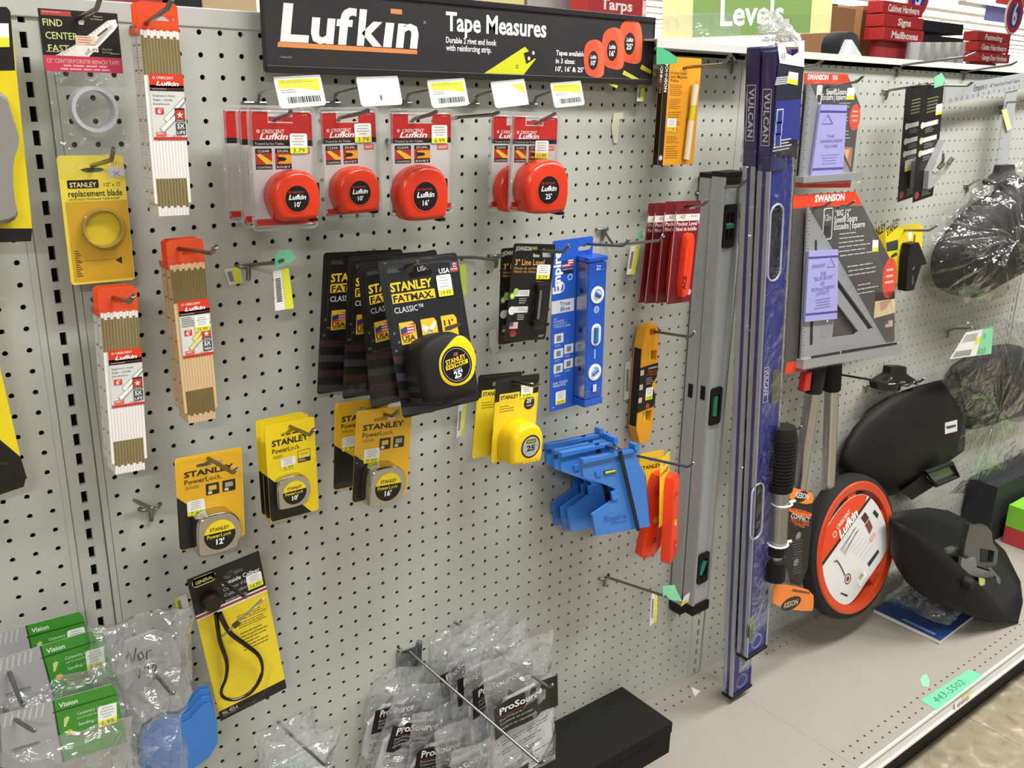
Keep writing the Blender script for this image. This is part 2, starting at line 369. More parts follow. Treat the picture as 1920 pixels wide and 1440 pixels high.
# ---------------------------------------------------------------- wire hooks
WIRE = 'm:8d8c88'
def peg_hook(label, hole, dc, bend, tip, db, root=None, r=.1, dt=.45, clip=True, group='wire peg hooks', rpx=None):
    P1 = at(*hole, dc); P2 = at(*bend, db); P3 = at(*tip, db+dt)
    if rpx: q = at(*rpx, 0); root = (q.x, q.z)
    if root is None: root = (round(P1.x-.5)+.5, round(P1.z-.95)+.95)
    R = Vector((root[0], -.12, root[1]))
    t = empty('peg_hook', (R.x, 0, R.z), None, label, 'hook', group)
    o = Vector((R.x, 0, R.z)); m = M()
    a = (P2-R).normalized(); b = (P3-P2).normalized()
    pts = [R-o, P1-o, P2-a*.12-o, P2+(b-a)*.03-o, P2+b*.12-o, P3-o]
    if (P1-R).length < .3: pts.pop(1)
    m.tube(pts, r, WIRE, 8)
    e = P3-o; m.puff([(e.x+r*math.cos(k*.785), e.z+r*math.sin(k*.785)) for k in range(8)], [(1, e.y), (.7, e.y-.05)], WIRE)
    m.build('wire', t, smooth=True, ang=60)
    if clip:
        c = M(); c.tube([(-.52, .3, .02), (-.52, -.06, .02), (-.38, -.2, 0), (0, -.22, 0), (.38, -.2, 0), (.52, -.06, .02), (.52, .3, .02)], r*.95, WIRE, 8)
        c.tube([(0, -.2, .03), (0, -.2, -.5), (0, -.1, -.72)], r*1.15, WIRE, 8); c.build('clip', t, smooth=True, ang=60)
    return t
def z3(ox, oy, *p, s=3.0): return [(ox+a/s, oy+b/s) for a, b in p]

# ---------------------------------------------------------------- red tape measures in clear packs
RED = 'c2281f'; ORG = 'g:d4391e'
def red_pack(label, TL, TR, BL, d, disc, size, price, R=.60, free=False, art=True, tz=1.15, stick=(.60, .86, .215, .375)):
    c = Card('packaged_tape_measure', label, 'tape measure', TL, TR, BL, d, 'red tape measures in clear packs', free=free)
    w, h = c.w, c.h
    m = c.m(); f = lambda x, z: (x*w, -z*h)
    slot = [f(*p) for p in ((.30, .085), (.40, .085), (.44, .075), (.52, .075), (.56, .085), (.66, .085), (.66, .125), (.30, .125))]
    m.ext(rrect(.045*w, .955*w, -.965*h, -.035*h, .12), -.02, 0, 'c9c6c4', [list(reversed(slot))], back='d8d6d0')
    y = -.026; X0, X1 = .05, .95
    m.art([(X0, .045), (.30, .045), (.30, .135), (.66, .135), (.66, .045), (X1, .045), (X1, .27), (X0, .27)], y, RED)
    m.rect(X0, X1, .27, .315, y-.003, '1b1a1a'); m.rect(X0, X1, .90, .96, y-.003, RED)
    if art:
        t = y-.008
        m.text('CRESCENT', .21, .215, .165, t, 'f3efec', maxw=.32, bold=.012); m.lathe([(.085, 0), (.06, 0)], .155*w, -.20*h, 'f3efec', 16, t); m.rect(.15, .16, .185, .215, t, 'f3efec')
        m.text('Lufkin', .17, .262, .255, t, 'f8f6f4', maxw=.41, bold=.035, sh=.25)
        m.text('Trusted by the Trades.', .10, .305, .10, t, 'd8d4d0', maxw=.42)
        for a, s1, s2 in ((.10, 'CLEAR', 'COATING'), (.385, 'DUAL', 'RIVET')):
            b = a+.235; m.rect(a, b, .335, .50, y-.003, '1c1a19'); m.rect(a, b, .372, .463, y-.006, 'b5301e')
            m.text(s1, (a+b)/2, .364, .105, t, 'f0eeea', 'C', maxw=.17); m.text(s2, (a+b)/2, .492, .095, t, 'f0eeea', 'C', maxw=.20)
        m.art([(.115, .385), (.17, .375), (.335, .44), (.335, .46), (.25, .46)], t, 'e8c23a')
        m.art([(.43, .385), (.62, .385), (.62, .455), (.43, .455)], t, 'e0a42a'); m.art([(.40, .40), (.52, .405), (.55, .42), (.52, .435), (.40, .44), (.43, .42)], t-.003, '1a1a1a')
        m.rect(.73, .90, .33, .38, t, 'd25a50'); m.text('LIFETIME', .815, .353, .06, t-.003, 'f6e8e4', 'C', maxw=.14); m.lines(.745, .885, .358, .378, 1, t-.003, 'f6e8e4')
        m.lines(.80, .90, .065, .08, 1, t, 'e8a8a0')
    m.build('backing_card', c.root)
    if price:
        s = c.m(); s.sticker(*stick, -.07, price); s.build('price_sticker', c.root)
    b = M(); ring = rrect(.02*w, .98*w, -.99*h, -.01*h, .22, 5)
    b.flat(ring, -.045, 'clear'); b.tube([(x, -.03, z) for x, z in ring], .06, 'haze', 6, closed=True)
    b.tube([(x, -.06, z) for x, z in rrect(.06*w, .94*w, -.955*h, -.045*h, .18, 5)], .03, 'haze', 5, closed=True); b.build('clear_shell', c.root, smooth=True)
    # the tape measure, seen through its window
    fx, fz = c.loc(*disc, tz); q = M(); X, Z = fx*w, -fz*h
    S = .40*R; o = smooth_loop([(X+S+a*R, Z+b*R) for a, b in ((-1.7, -1.75), (-2.05, -1.3), (-2.45, -.2), (-2.4, .6), (-2.0, 1.4), (-1.2, 1.95), (-.1, 2.15), (.9, 1.95), (1.45, 1.3), (1.7, .5), (1.72, -.6), (1.5, -1.55), (1.2, -1.72))], 2)
    q.puff(o, [(.96, -.07), (1, -.15), (1, -tz+.32), (.965, -tz+.16), (.88, -tz+.03), (.80, -tz)], ORG)
    # moulded ridges across the shoulders
    for pts in (((-2.2, .75), (-1.4, 1.05), (-.5, 1.5), (.3, 1.62), (.95, 1.45)), ((-1.55, 1.55), (-.6, 1.25), (.3, 1.3), (1.1, .95)), ((-2.3, -.1), (-1.75, -.35), (-1.5, -1.3))):
        q.tube([(X+S+a*R, -tz+.10+.10*((a+.3)**2+b*b > 3.2), Z+b*R) for a, b in pts], .07, ORG, 6)
    t = q.build('tape_case', c.root, smooth=True, ang=50)
    q = M(); q.box(X+S+1.1*R, X+S+1.62*R, -tz+.35, -.3, Z-1.9*R, Z-1.68*R, 'r:151515'); q.build('end_hook', t); q = M(); q.box(X+S+1.6*R, X+S+1.85*R, -tz+.4, -.35, Z+.1*R, Z+1.1*R, 'r:1b1b1b'); q.build('lock_button', t)
    q = M(1, 1); q.lathe([(R*1.13, .02), (R*1.1, -.02), (R, -.02)], X, Z, ORG, 32, -tz); q.flat(circ(X, Z, R, 32), -tz-.022, 'g:1a1718')
    q.text('CRESCENT', X+.08*R, -(Z+.42*R), .15*R, -tz-.03, 'c8442e', 'C', maxw=1.0*R); q.lathe([(.10*R, 0), (.07*R, 0)], X-.6*R, Z+.5*R, 'c8442e', 12, -tz-.03)
    q.text('Lufkin', X, -(Z-.05*R), .36*R, -tz-.03, 'f8f8f6', 'C', bold=.03, sh=.25, maxw=1.45*R); q.text(size, X, -(Z-.62*R), .36*R, -tz-.03, 'f8f8f6', 'C', bold=.02)
    q.build('face_label', t)
    return c
red_pack("rearmost of three red 10-foot tape measures stacked left of the lone one", *z3(380, 0, (92, 590), (500, 598), (128, 1255)), 1.35, z3(380, 0, (400, 1090))[0], "10'", None, R=.50, art=False, tz=.8)
red_pack("middle one of three red 10-foot tape measures stacked left of the lone one", *z3(380, 0, (178, 590), (570, 598), (215, 1285)), 2.45, z3(380, 0, (475, 1105))[0], "10'", None, R=.50, art=False, tz=.85)
red_pack("front red 10-foot tape measure of the stack of three, leftmost priced red one", *z3(380, 0, (240, 590), (630, 598), (275, 1305)), 3.55, z3(380, 0, (532, 1118))[0], "10'", '3.79', stick=(.60, .86, .215, .375))
red_pack("red 10-foot tape measure hanging alone, right of the stack of three", *z3(380, 0, (640, 605), (985, 605), (685, 1240)), 2.3, z3(380, 0, (885, 1085))[0], "10'", '3.79', stick=(.58, .86, .145, .315))
red_pack("red 16-foot tape measure, alone in its clear pack right of the 10-foot ones", *z3(380, 0, (1035, 610), (1415, 610), (1045, 1222)), 3.0, z3(380, 0, (1253, 1105))[0], "16'", '6.99', R=.74, stick=(.64, .88, .15, .32))
red_pack("red 25-foot tape measure half hidden behind the front 25-foot one", *z3(800, 0, (352, 625), (668, 625), (328, 1190)), 1.6, z3(800, 0, (520, 1075))[0], "25'", None, R=.72, tz=.75)
red_pack("front red 25-foot tape measure under the rightmost price plate", *z3(800, 0, (470, 628), (752, 625), (440, 1193)), 3.4, z3(800, 0, (686, 1070))[0], "25'", '11.99', R=.78, tz=1.4, stick=(.50, .77, .28, .46))
# ---------------------------------------------------------------- yellow and black cards with chrome tape measures
YEL = 'e9b41e'; YBR = 'f2d31c'; CHR = 'n:c9c8c4'; BLK = '151414'
def chrome_case(c, disc, R, size, tz, cx=0.0):
    fx, fz = c.loc(*disc, tz); X, Z = fx*c.w, -fz*c.h; q = M(1, 1)
    o = smooth_loop([(X+a*R, Z+b*R) for a, b in ((-1.28, -1.32), (-1.42, -1.0), (-1.40, .8), (-1.2, 1.25), (-.7, 1.42), (.5, 1.42), (1.0, 1.2), (1.42, .55), (1.45, -.5), (1.18, -.72), (1.12, -1.3))], 2)
    q.puff(o, [(.97, -.06), (1, -.12), (1, -tz+.16), (.985, -tz+.06), (.94, -tz)], CHR)
    t = q.build('tape_case', c.root, smooth=True, ang=40)
    q = M(1, 1); y = -tz-.012; n = 36
    q.flat([(X+R*math.cos(a), Z+R*math.sin(a)) for a in [math.radians(10+160*i/18) for i in range(19)]], y, 'g:f0d428')
    q.flat([(X+R*math.cos(a), Z+R*math.sin(a)) for a in [math.radians(170+200*i/20) for i in range(21)]], y, 'g:121212')
    q.text('STANLEY', X, -(Z+.32*R), .22*R, y-.008, '1a1a18', 'C', bold=.025, maxw=1.25*R)
    q.text('Power', X-.82*R, -(Z-.14*R), .25*R, y-.008, 'f0d83a', bold=.02, maxw=.84*R); q.text('Lock', X+.06*R, -(Z-.14*R), .25*R, y-.008, 'f0d83a', maxw=.66*R)
    q.text(size, X, -(Z-.62*R), .36*R, y-.008, 'f5f5f2', 'C', bold=.05)
    q.build('face_label', t)
def yel_card(label, TL, TR, BL, d, y0, y1, x1, stick, price, h=None, w=None, free=False, col=YEL, disc=None, R=.62, size='', tz=.95, icons=True, st=.22):
    c = Card('packaged_tape_measure', label, 'tape measure', TL, TR, BL, d, 'yellow and black carded tape measures', h=h, w=w, free=free); w, h = c.w, c.h
    m = c.m(); f = lambda x, z: (x*w, -z*h)
    slot = [f(*p) for p in ((.31, .10), (.42, .10), (.46, .085), (.54, .085), (.58, .10), (.69, .10), (.69, .135), (.31, .135))]
    m.ext(rrect(0, w, -h, 0, .14), -.03, 0, col, [list(reversed(slot))], back='d8d6d0')
    y = -.036; m.art([(0.0, y0), (x1, y1), (x1, .992), (.03, .992), (0, .96)] if x1 < .99 else [(0, y0), (.98, y1), (.98, .99), (.03, .992), (0, .96)], y, BLK)
    t = y-.006
    m.text('STANLEY', .12, st, h*.058, t, '171612', maxw=.74, bold=.045); m.text('Power', .12, st+.075, h*.05, t, '3c2c10', maxw=.31, bold=.02); m.text('Lock.', .435, st+.075, h*.05, t, '3c2c10', maxw=.25)
    if icons:
        for a in (.43, .68):
            b = a+.20; m.rect(a, b, st+.11, st+.235, t, '1c1a14', r=.05)
            m.rect(a+.04, b-.04, st+.135, st+.185, t-.003, 'a9a48c' if a > .5 else 'd8b840'); m.rect(a+.03, a+.09, st+.195, st+.225, t-.003, 'd8d4c8')
        m.lines(.13, .38, st+.10, st+.135, 3, t, '7a5a18')
    else:
        m.rect(.62, .88, st+.10, st+.225, t, '2a2618'); m.rect(.63, .87, st+.105, st+.18, t-.003, 'edd23a'); m.lines(.66, .84, st+.125, st+.16, 2, t-.005, 'b05030'); m.lines(.64, .80, st+.19, st+.22, 2, t-.004, 'f0f0f0'); m.lines(.13, .36, st+.10, st+.135, 3, t, '7a6418')
    m.build('backing_card', c.root)
    s = c.m(); s.sticker(*stick, -.055, price); s.build('price_sticker', c.root)
    if tz > .6:
        b = M(); ring = rrect(.03*w, .97*w, -.97*h, -.03*h, .2, 5); b.tube([(x, -.06, z) for x, z in ring], .045, 'clear', 6, closed=True); b.flat(ring, -.065, 'clear'); b.build('clear_shell', c.root, smooth=True)
    if disc: chrome_case(c, disc, R, size, tz)
    return c
yel_card('yellow card with chrome 12-foot tape measure, above the caliper card', *z3(260, 740, (200, 362), (578, 284), (217, 884)), 2.6, .41, .98, .86, (.14, .40, .475, .64), '7.99', disc=z3(260, 740, (457, 787))[0], R=.80, size="12'", tz=1.0)
for k, (a, b, c_, dd, lb) in enumerate((((655, 148), (925, 92), (690, 682), 1.9, 'rearmost yellow card of the three 10-foot tape measures hung together'), ((678, 160), (950, 103), (715, 703), 2.4, 'middle yellow card of the three 10-foot tape measures hung together'))):
    yel_card(lb, *z3(260, 740, a, b, c_), dd, .51, 1.0, .84, (.32, .60, .37, .50), None, col=YBR, tz=.3, icons=False)
yel_card('front yellow card with chrome 10-foot tape measure, third of its stack', *z3(260, 740, (705, 180), (985, 118), (738, 722)), 2.9, .51, 1.0, .84, (.27, .57, .36, .48), '6.99', col=YBR, disc=z3(260, 740, (878, 550))[0], R=.66, size="10'", tz=.55, icons=False)
yel_card('yellow card with 16-foot tape measure, rear of the pair on one hook', *z3(560, 440, (203, 950), (505, 905), (190, 1440)), 1.9, .47, .90, .9, (.14, .42, .40, .56), '7.99', disc=None, tz=.7)
yel_card('yellow card with chrome 16-foot tape measure, front of its pair', *z3(560, 440, (325, 992), (640, 950), (298, 1420)), 3.5, .47, .92, .9, (.16, .44, .425, .58), '7.99', h=5.3, disc=(728, 913), R=.82, size="16'", tz=1.15)
# ---------------------------------------------------------------- large black tape measures
def fat_pack(label, TL, TR, BL, d, front):
    c = Card('packaged_tape_measure', label, 'tape measure', TL, TR, BL, d, 'large black carded tape measures', free=True, w=4.75, h=7.9); w, h = c.w, c.h
    m = c.m(); f = lambda x, z: (x*w, -z*h)
    slot = [f(*p) for p in ((.34, .115), (.345, .095), (.40, .09), (.43, .055), (.56, .055), (.59, .085), (.64, .09), (.645, .11), (.63, .125), (.36, .13))]
    m.ext(rrect(0, w, -h, 0, .18), -.03, 0, '101014', [list(reversed(slot))], back='c9c7c2')
    y = -.036; t = y-.006
    # waving flag printed across the lower card
    for k in range(4):
        z0 = .60+.11*k; m.art([(.0, z0), (.35, z0+.025), (.7, z0+.0), (.97, z0-.05), (.97, z0-.0), (.7, z0+.05), (.35, z0+.075), (0, z0+.05)], y, ('3a2226', '3c3b40')[k % 2])
    for px, pz in ((.06, .46), (.05, .57), (.10, .52), (.13, .43)):
        m.flat([(px*w+(.1 if i % 2 == 0 else .045)*math.sin(i*math.pi/5), -pz*h+(.1 if i % 2 == 0 else .045)*math.cos(i*math.pi/5)) for i in range(10)], t, '6d6e78')
    m.text('STANLEY', .10, .20, .43, t, 'f2cf2a', maxw=.52, bold=.045, sh=.0); m.rect(.10, .64, .215, .275, t, 'eec62a'); m.text('FATMAX.', .115, .268, .33, t-.004, '17150f', maxw=.50, bold=.045); m.text('CLASSIC™', .105, .338, .29, t, 'e8e8e8', maxw=.36)
    m.text('USA', .73, .125, .25, t, 'eeeeee', maxw=.14, bold=.03); m.rect(.88, .98, .06, .125, t, 'a84a48'); m.rect(.88, .92, .06, .095, t-.003, '30406e'); m.lines(.88, .98, .07, .12, 3, t-.002, 'e8e0dc'); m.lines(.10, .30, .06, .085, 3, t, '77777c')
    for k, (a, s) in enumerate(((.13, 'USA'), (.40, ''), (.66, "11'"))):
        b = a+.20; m.art([(a, .40), (b-.03, .40), (b, .425), (b, .54), (a, .54)], t, 'efc02a')
        if k == 0:
            m.art([(a+.01, .44), (b-.01, .41), (b-.01, .47), (a+.01, .49)], t-.003, 'b8504a'); m.art([(a+.01, .44), (a+.09, .43), (a+.09, .46), (a+.01, .475)], t-.005, '2a3a70'); m.lines(a+.09, b-.01, .425, .48, 3, t-.006, 'f2ece6')
            m.text('USA', a+.015, .52, .26, t-.006, '17150f', maxw=.16, bold=.04)
        elif k == 1: m.art([(a+.02, .43), (a+.10, .46), (b-.02, .415), (b-.01, .45), (a+.10, .50), (a+.01, .47)], t-.003, 'e6e2d6'); m.text('10x', (a+b)/2, .49, .16, t-.006, '3a3220', 'C', bold=.03)
        else: m.text("11'", a+.03, .465, .27, t-.004, '17150f', bold=.04, maxw=.12); m.art([(a+.03, .475), (b+.04, .46), (b+.05, .48), (a+.1, .50), (a+.03, .50)], t-.006, '4a3a20')
        m.lines(a+.02, b-.02, .525, .54, 1, t-.006, '4a3a18')
    m.build('backing_card', c.root)
    if front:
        s = c.m(); s.sticker(.675, .865, .135, .275, -.10, '19.99'); s.build('price_sticker', c.root)
    b = M(); ring = rrect(.025*w, .975*w, -.98*h, -.02*h, .25, 5); b.tube([(x, -.05, z) for x, z in ring], .05, 'clear', 6, closed=True); b.flat(rrect(.05*w, .95*w, -.96*h, -.035*h, .25, 5), -.1, 'clear'); b.tube([(x, -.09, z) for x, z in rrect(.07*w, .93*w, -.60*h, -.05*h, .3, 5)], .045, 'clear', 6, closed=True); b.build('clear_shell', c.root, smooth=True)
    tz = 1.75 if front else 1.15; X, Z = .80*w, -.80*h
    if front: fx, fz = c.loc(855, 684, tz); X, Z = fx*w, -fz*h
    q = M(1, 1); R = .92
    o = smooth_loop([(X+a*R, Z+b*R) for a, b in ((-1.85, -1.9), (-2.2, -1.5), (-2.25, .6), (-1.9, 1.35), (-1.1, 1.75), (-.2, 1.9), (.5, 1.75), (1.2, 1.15), (1.45, .3), (1.40, -.3), (1.15, -.7), (1.3, -1.75), (1.1, -1.95))], 2)
    q.puff(o, [(.97, -.1), (1, -.2), (1, -tz+.4), (.97, -tz+.2), (.90, -tz+.06), (.84, -tz)], 'r:141414')
    for zz in (-1.7, -1.1, -.5): q.box(X-2.27*R, X-2.18*R, -tz+.45, -.25, Z+zz*R, Z+(zz+.3)*R, 'r:262626')
    tc = q.build('tape_case', c.root, smooth=True, ang=45)
    if front:
        q = M(1, 1); q.puff(smooth_loop([(X+a*R, Z+b*R) for a, b in ((-1.15, -.2), (-1.0, .65), (-.25, 1.2), (.3, 1.55), (.75, 1.5), (1.2, 1.0), (1.38, .3), (1.25, -.25), (1.0, -.8), (.4, -1.15), (-.4, -1.15), (-.95, -.8))], 2), [(1, -tz+.12), (1, -tz-.03), (.97, -tz-.06)], 'g:f2cb1c'); q.build('yellow_ring', tc, smooth=True, ang=40)
        q = M(1, 1); y = -tz-.07; q.flat(circ(X, Z, R*1.0, 40), y, 'g:131313'); q.lathe([(.90*R, 0), (.88*R, 0)], X, Z, 'c9c9c6', 40, y-.004)
        y -= .008; q.rect(X-.12*R, X+.16*R, -(Z+.68*R), -(Z+.50*R), y, 'b04a48'); q.rect(X-.12*R, X+.02*R, -(Z+.68*R), -(Z+.58*R), y-.003, '2a3a70')
        q.text('STANLEY', X, -(Z+.18*R), .24*R, y, 'f2cf2a', 'C', bold=.035, maxw=1.35*R, rot=8); q.hexa([(X-.72*R, y, Z-.20*R), (X+.74*R, y, Z-.02*R), (X+.74*R, y+.004, Z-.02*R), (X-.72*R, y+.004, Z-.20*R), (X-.72*R, y, Z+.04*R), (X+.74*R, y, Z+.22*R), (X+.74*R, y+.004, Z+.22*R), (X-.72*R, y+.004, Z+.04*R)], 'eec62a')
        q.text('FATMAX', X+.01*R, -(Z-.07*R), .17*R, y-.008, '17150f', 'C', bold=.03, maxw=1.25*R, rot=7); q.text('CLASSIC', X+.02*R, -(Z-.30*R), .11*R, y, 'dededa', 'C', rot=7); q.text("25'", X+.03*R, -(Z-.68*R), .34*R, y, 'f6f6f4', 'C', bold=.05, rot=5); q.lines(X-.15*R, X+.2*R, -(Z-.76*R), -(Z-.82*R), 1, y, 'c0c0bc')
        q.build('face_label', tc)
    return c
fat_pack('rearmost of four large black carded tape measures, closest to the pegboard', *z3(560, 440, (140, 102), (566, 82), (108, 775)), 2.0, False)
fat_pack('second of four large black carded tape measures counted from the pegboard', *z3(560, 440, (278, 125), (690, 95), (250, 825)), 3.3, False)
fat_pack('third of four large black carded tape measures, directly behind the front one', *z3(560, 440, (330, 172), (768, 82), (398, 885)), 4.4, False)
fat_pack('front one of the large black 25-foot tape measures, yellow ring on its face', *z3(560, 440, (440, 152), (878, 100), (572, 942)), 5.6, True)
# ---------------------------------------------------------------- solid yellow 25-foot tape measures
def yellow_tape(label, TL, TR, BL, d, front):
    c = Card('packaged_tape_measure', label, 'tape measure', TL, TR, BL, d, 'solid yellow tape measures', w=3.35, h=5.3); w, h = c.w, c.h
    m = c.m(); slot = [(x*w, -z*h) for x, z in ((.33, .10), (.42, .09), (.56, .09), (.66, .10), (.66, .145), (.33, .145))]
    m.ext(rrect(0, w, -h, 0, .16), -.03, 0, BLK, [list(reversed(slot))], back='d8d6d0')
    y = -.036; m.art([(0, .275), (1, .225), (1, .97), (.97, 1), (.03, 1), (0, .97)], y, 'ecd028'); m.rect(.10, .56, .185, .27, y-.004, 'f2d83a'); m.text('STANLEY', .125, .255, .24, y-.008, '17150f', bold=.045, maxw=.41)
    m.lines(.12, .45, .33, .42, 3, y-.006, '8a7a20'); X, Z = .80*w, -.34*h; m.flat(circ(X, Z, .42), y-.006, '2a2a28'); m.text("25'", .80, .335, .26, y-.01, 'f2f2ee', 'C', bold=.04); m.lines(.74, .86, .365, .40, 1, y-.01, 'c8c8c4', 'C')
    m.build('backing_card', c.root)
    if front: s = c.m(); s.sticker(.58, .86, .10, .27, -.06, '9.99'); s.build('price_sticker', c.root)
    b = M(); b.tube([(x, -.05, z) for x, z in rrect(.03*w, .97*w, -.97*h, -.03*h, .2, 5)], .04, 'clear', 6, closed=True); b.build('clear_shell', c.root, smooth=True)
    tz = 1.5 if front else .98; X, Z = .80*w, -.80*h
    if front: fx, fz = c.loc(995, 837, tz); X, Z = fx*w, -fz*h
    R = .68; q = M(1, 1); Y = 'g:f3cc12'
    o = smooth_loop([(X+a*R, Z+b*R) for a, b in ((-1.75, -1.75), (-2.05, -1.3), (-2.1, .7), (-1.7, 1.45), (-.9, 1.95), (.1, 2.1), (1.0, 1.75), (1.5, .95), (1.6, -.2), (1.5, -.5), (1.6, -.7), (1.52, -1.5), (1.3, -1.7))], 2)
    q.puff(o, [(.97, -.1), (1, -.2), (1, -tz+.35), (.965, -tz+.17), (.88, -tz+.04), (.80, -tz)], Y)
    for i in range(4): a = math.radians(122+16*i); q.tube([(X+2.02*R*math.cos(a), yy, Z+2.02*R*math.sin(a)) for yy in (-.25, -tz*.5, -tz+.3)], .06, Y, 6)
    for i in range(5): q.tube([(X+(-.6+.4*i)*R, -tz+.06, Z-1.55*R), (X+(-.35+.4*i)*R, -tz+.05, Z-1.35*R)], .055, Y, 6)
    tc = q.build('tape_case', c.root, smooth=True, ang=50)
    q = M(1, 1); q.flat(circ(X, Z, R*1.08, 36), -tz-.012, 'g:161616'); q.flat(circ(X, Z, R*.93, 36), -tz-.018, 'g:a7a8aa'); y = -tz-.026
    q.flat(rrect(X-.52*R, X+.52*R, Z+.32*R, Z+.66*R, .08), y, '161616'); q.text('STANLEY', X, -(Z+.40*R), .19*R, y-.006, 'e8d83a', 'C', bold=.03, maxw=.9*R); q.text('25', X, -(Z-.38*R), .5*R, y, '161616', 'C', bold=.05, maxw=.95*R); q.text("'", X+.55*R, -(Z-.38*R), .5*R, y, '161616'); q.build('face_label', tc)
yellow_tape('rear solid yellow tape measure of the pair, partly hidden by the front one', *z3(560, 440, (1012, 790), (1245, 758), (958, 1238)), 2.6, False)
yellow_tape('front solid yellow 25-foot tape measure with grey face label', *z3(560, 440, (1110, 812), (1348, 780), (1078, 1282)), 3.9, True)
# ---------------------------------------------------------------- left column: folding rules, bench tape, spare blade
def folding_rules(label, TL, TR, BL, d, body, capcol, front=True, h=7.75, group='folding rules with orange caps', art=1, TLh=None):
    """twelve wooden sticks seen edge-on, cut from a flat pack 1.45 in wide; front edges face the aisle"""
    c = Card('folding_rule', label, 'folding rule', TL, TR, BL, d, group, w=1.62, h=h, free=False); w = 1.62; dp = .62; n = 12; p = w/n
    edge, face, brown = body
    for i in range(n):
        m = M(); x0, x1 = i*p+.006, (i+1)*p-.006; s = .10 if i % 2 else 0.0
        z1 = -s*.4 if i not in (0, 11) else -.02; z0 = -h+(.0 if i not in (0, 11) else .55)
        m.box(x0, x1, 0, dp, z0, z1, edge)
        for a, b in ((.03+.012*(i % 2), .235), (.79, .955-.01*(i % 2))):
            if z0 < -b*h+.01: m.flat(rrect(x0+.004, x1-.004, -b*h, -a*h, .03, 2), -.004, brown)
        if i == 0:          # printed face of the outermost stick
            rnd = random.Random(5)
            for k in range(int(h*8)):
                z = z1-.1-k*.125
                if z < z0+.05: break
                ln = .09 if k % 4 else .2; m.add([(x0-.004, .02, z), (x0-.004, .02+ln, z), (x0-.004, .02+ln, z-.018), (x0-.004, .02, z-.018)], [(0, 1, 2, 3)], '3a3834')
                m.add([(x0-.004, dp-.02, z), (x0-.004, dp-.02-ln*.8, z), (x0-.004, dp-.02-ln*.8, z-.018), (x0-.004, dp-.02, z-.018)], [(0, 1, 2, 3)], '3a3834')
            for k in range(7):
                vs, fs, wd = glyphs(str((k*5+3) % 10), 0, .03, 1); z = z1-.55-k*1.02
                m.add([(x0-.006, .36-v*.17, z-u*.17) for u, v in vs], fs, '2a2824' if k != 3 else 'c04050')
        m.build('stick', c.root)
    m = M(); m.tube([(-.02, .3, -.15), (w+.02, .3, -.15)], .05, 'm:b0a070', 6); m.build('rivet', c.root)
    # orange hang cap
    m = M(); f = [(-.06, 0), (w+.02, 0), (w+.02, .95), (w-.1, 1.08), (.12, 1.08), (-.06, .95)]
    hole = [(.42*w, .38), (.85*w, .38), (.93*w, .47), (.80*w, .60), (.55*w, .60), (.35*w, .50)]
    m.ext([(a, b+.02) for a, b in f], .02, .09, capcol, [list(reversed(hole))]); m.box(-.06, w+.02, .02, dp+.03, -.22, .03, capcol)
    if art: m.lines(.75*w, .95*w, -.98, -.9, 1, .014, 'f2a890')
    m.build('hang_cap', c.root)
    if front:
        m = M(w, h); y = -.02; a, b = .12, 1.02
        m.rect(a, b, .235, .575, y, 'd8d8d6'); m.rect(a, b, .225, .30, y-.004, 'd93c1c', r=.06); m.rect(a, b, .285, .302, y-.004, 'd93c1c'); m.rect(a, b, .302, .316, y-.006, '1e1c1b'); m.rect(a, b, .562, .578, y-.006, 'c8352a'); t = y-.012
        m.text('CRESCENT', a+.19, .253, .10, t, 'fbeee8', maxw=.45, bold=.02); m.lathe([(.055, 0), (.035, 0)], (a+.12)*w, -.247*h, 'fbeee8', 12, t); m.text('Lufkin', a+.17, .287, .17, t, 'ffffff', maxw=.60, bold=.04, sh=.25); m.lines(a+.05, a+.5, .304, .314, 1, t, 'b8b4b0')
        if art == 1:
            for k, s in enumerate(("Engineer's Scale", 'Règle - échelle', 'Escalímetro')): m.text(s, a+.07, .345+.022*k, .075, t, '2c2c2c', maxw=(.58, .5, .42)[k])
        else: m.lines(a+.05, a+.45, .325, .39, 6, t, '4a4a4a')
        m.rect(a+.10, a+.32, .405, .44, t, 'd04028'); m.text("6'", a+.21, .435, .19, t-.004, 'ffffff', 'C', bold=.03)
        col = 'f0f0ea' if art == 1 else 'e8dc78'
        m.art([(a+.30, .46), (b-.02, .345), (b, .375), (a+.40, .495)], t, '8a8a88'); m.art([(a+.31, .462), (b-.02, .35), (b-.01, .365), (a+.38, .482)], t-.003, col); m.art([(a+.18, .515), (a+.66, .43), (a+.72, .455), (a+.26, .545)], t-.004, '94948e'); m.art([(a+.20, .515), (a+.66, .435), (a+.70, .45), (a+.26, .535)], t-.006, col)
        m.rect(a+.60, a+.87, .405, .478, t-.008, '2a2424'); m.rect(a+.61, a+.86, .415, .465, t-.010, 'c4382a'); m.flat([((a+.735)*w+(.15 if i % 2 == 0 else .06)*math.sin(i*math.pi/5), -.442*h+(.15 if i % 2 == 0 else .06)*math.cos(i*math.pi/5)) for i in range(10)], t-.012, 'f4e8e0')
        m.text('READ' if art == 1 else 'SPRING', a+.735, .476, .06, t-.012, 'f0f0f0', 'C', maxw=.2)
        m.rect(a+.61, a+.87, .485, .55, t-.008, '2c3434'); m.text('5X', a+.74, .513, .17, t-.012, 'f4f4f4', 'C', bold=.04, maxw=.2); m.text('LIFE' if art == 1 else 'WEAR', a+.74, .545, .13, t-.012, 'f4f4f4', 'C', maxw=.22, bold=.02); m.lines(a+.64, a+.84, .516, .526, 1, t-.012, 'd0d0d0')
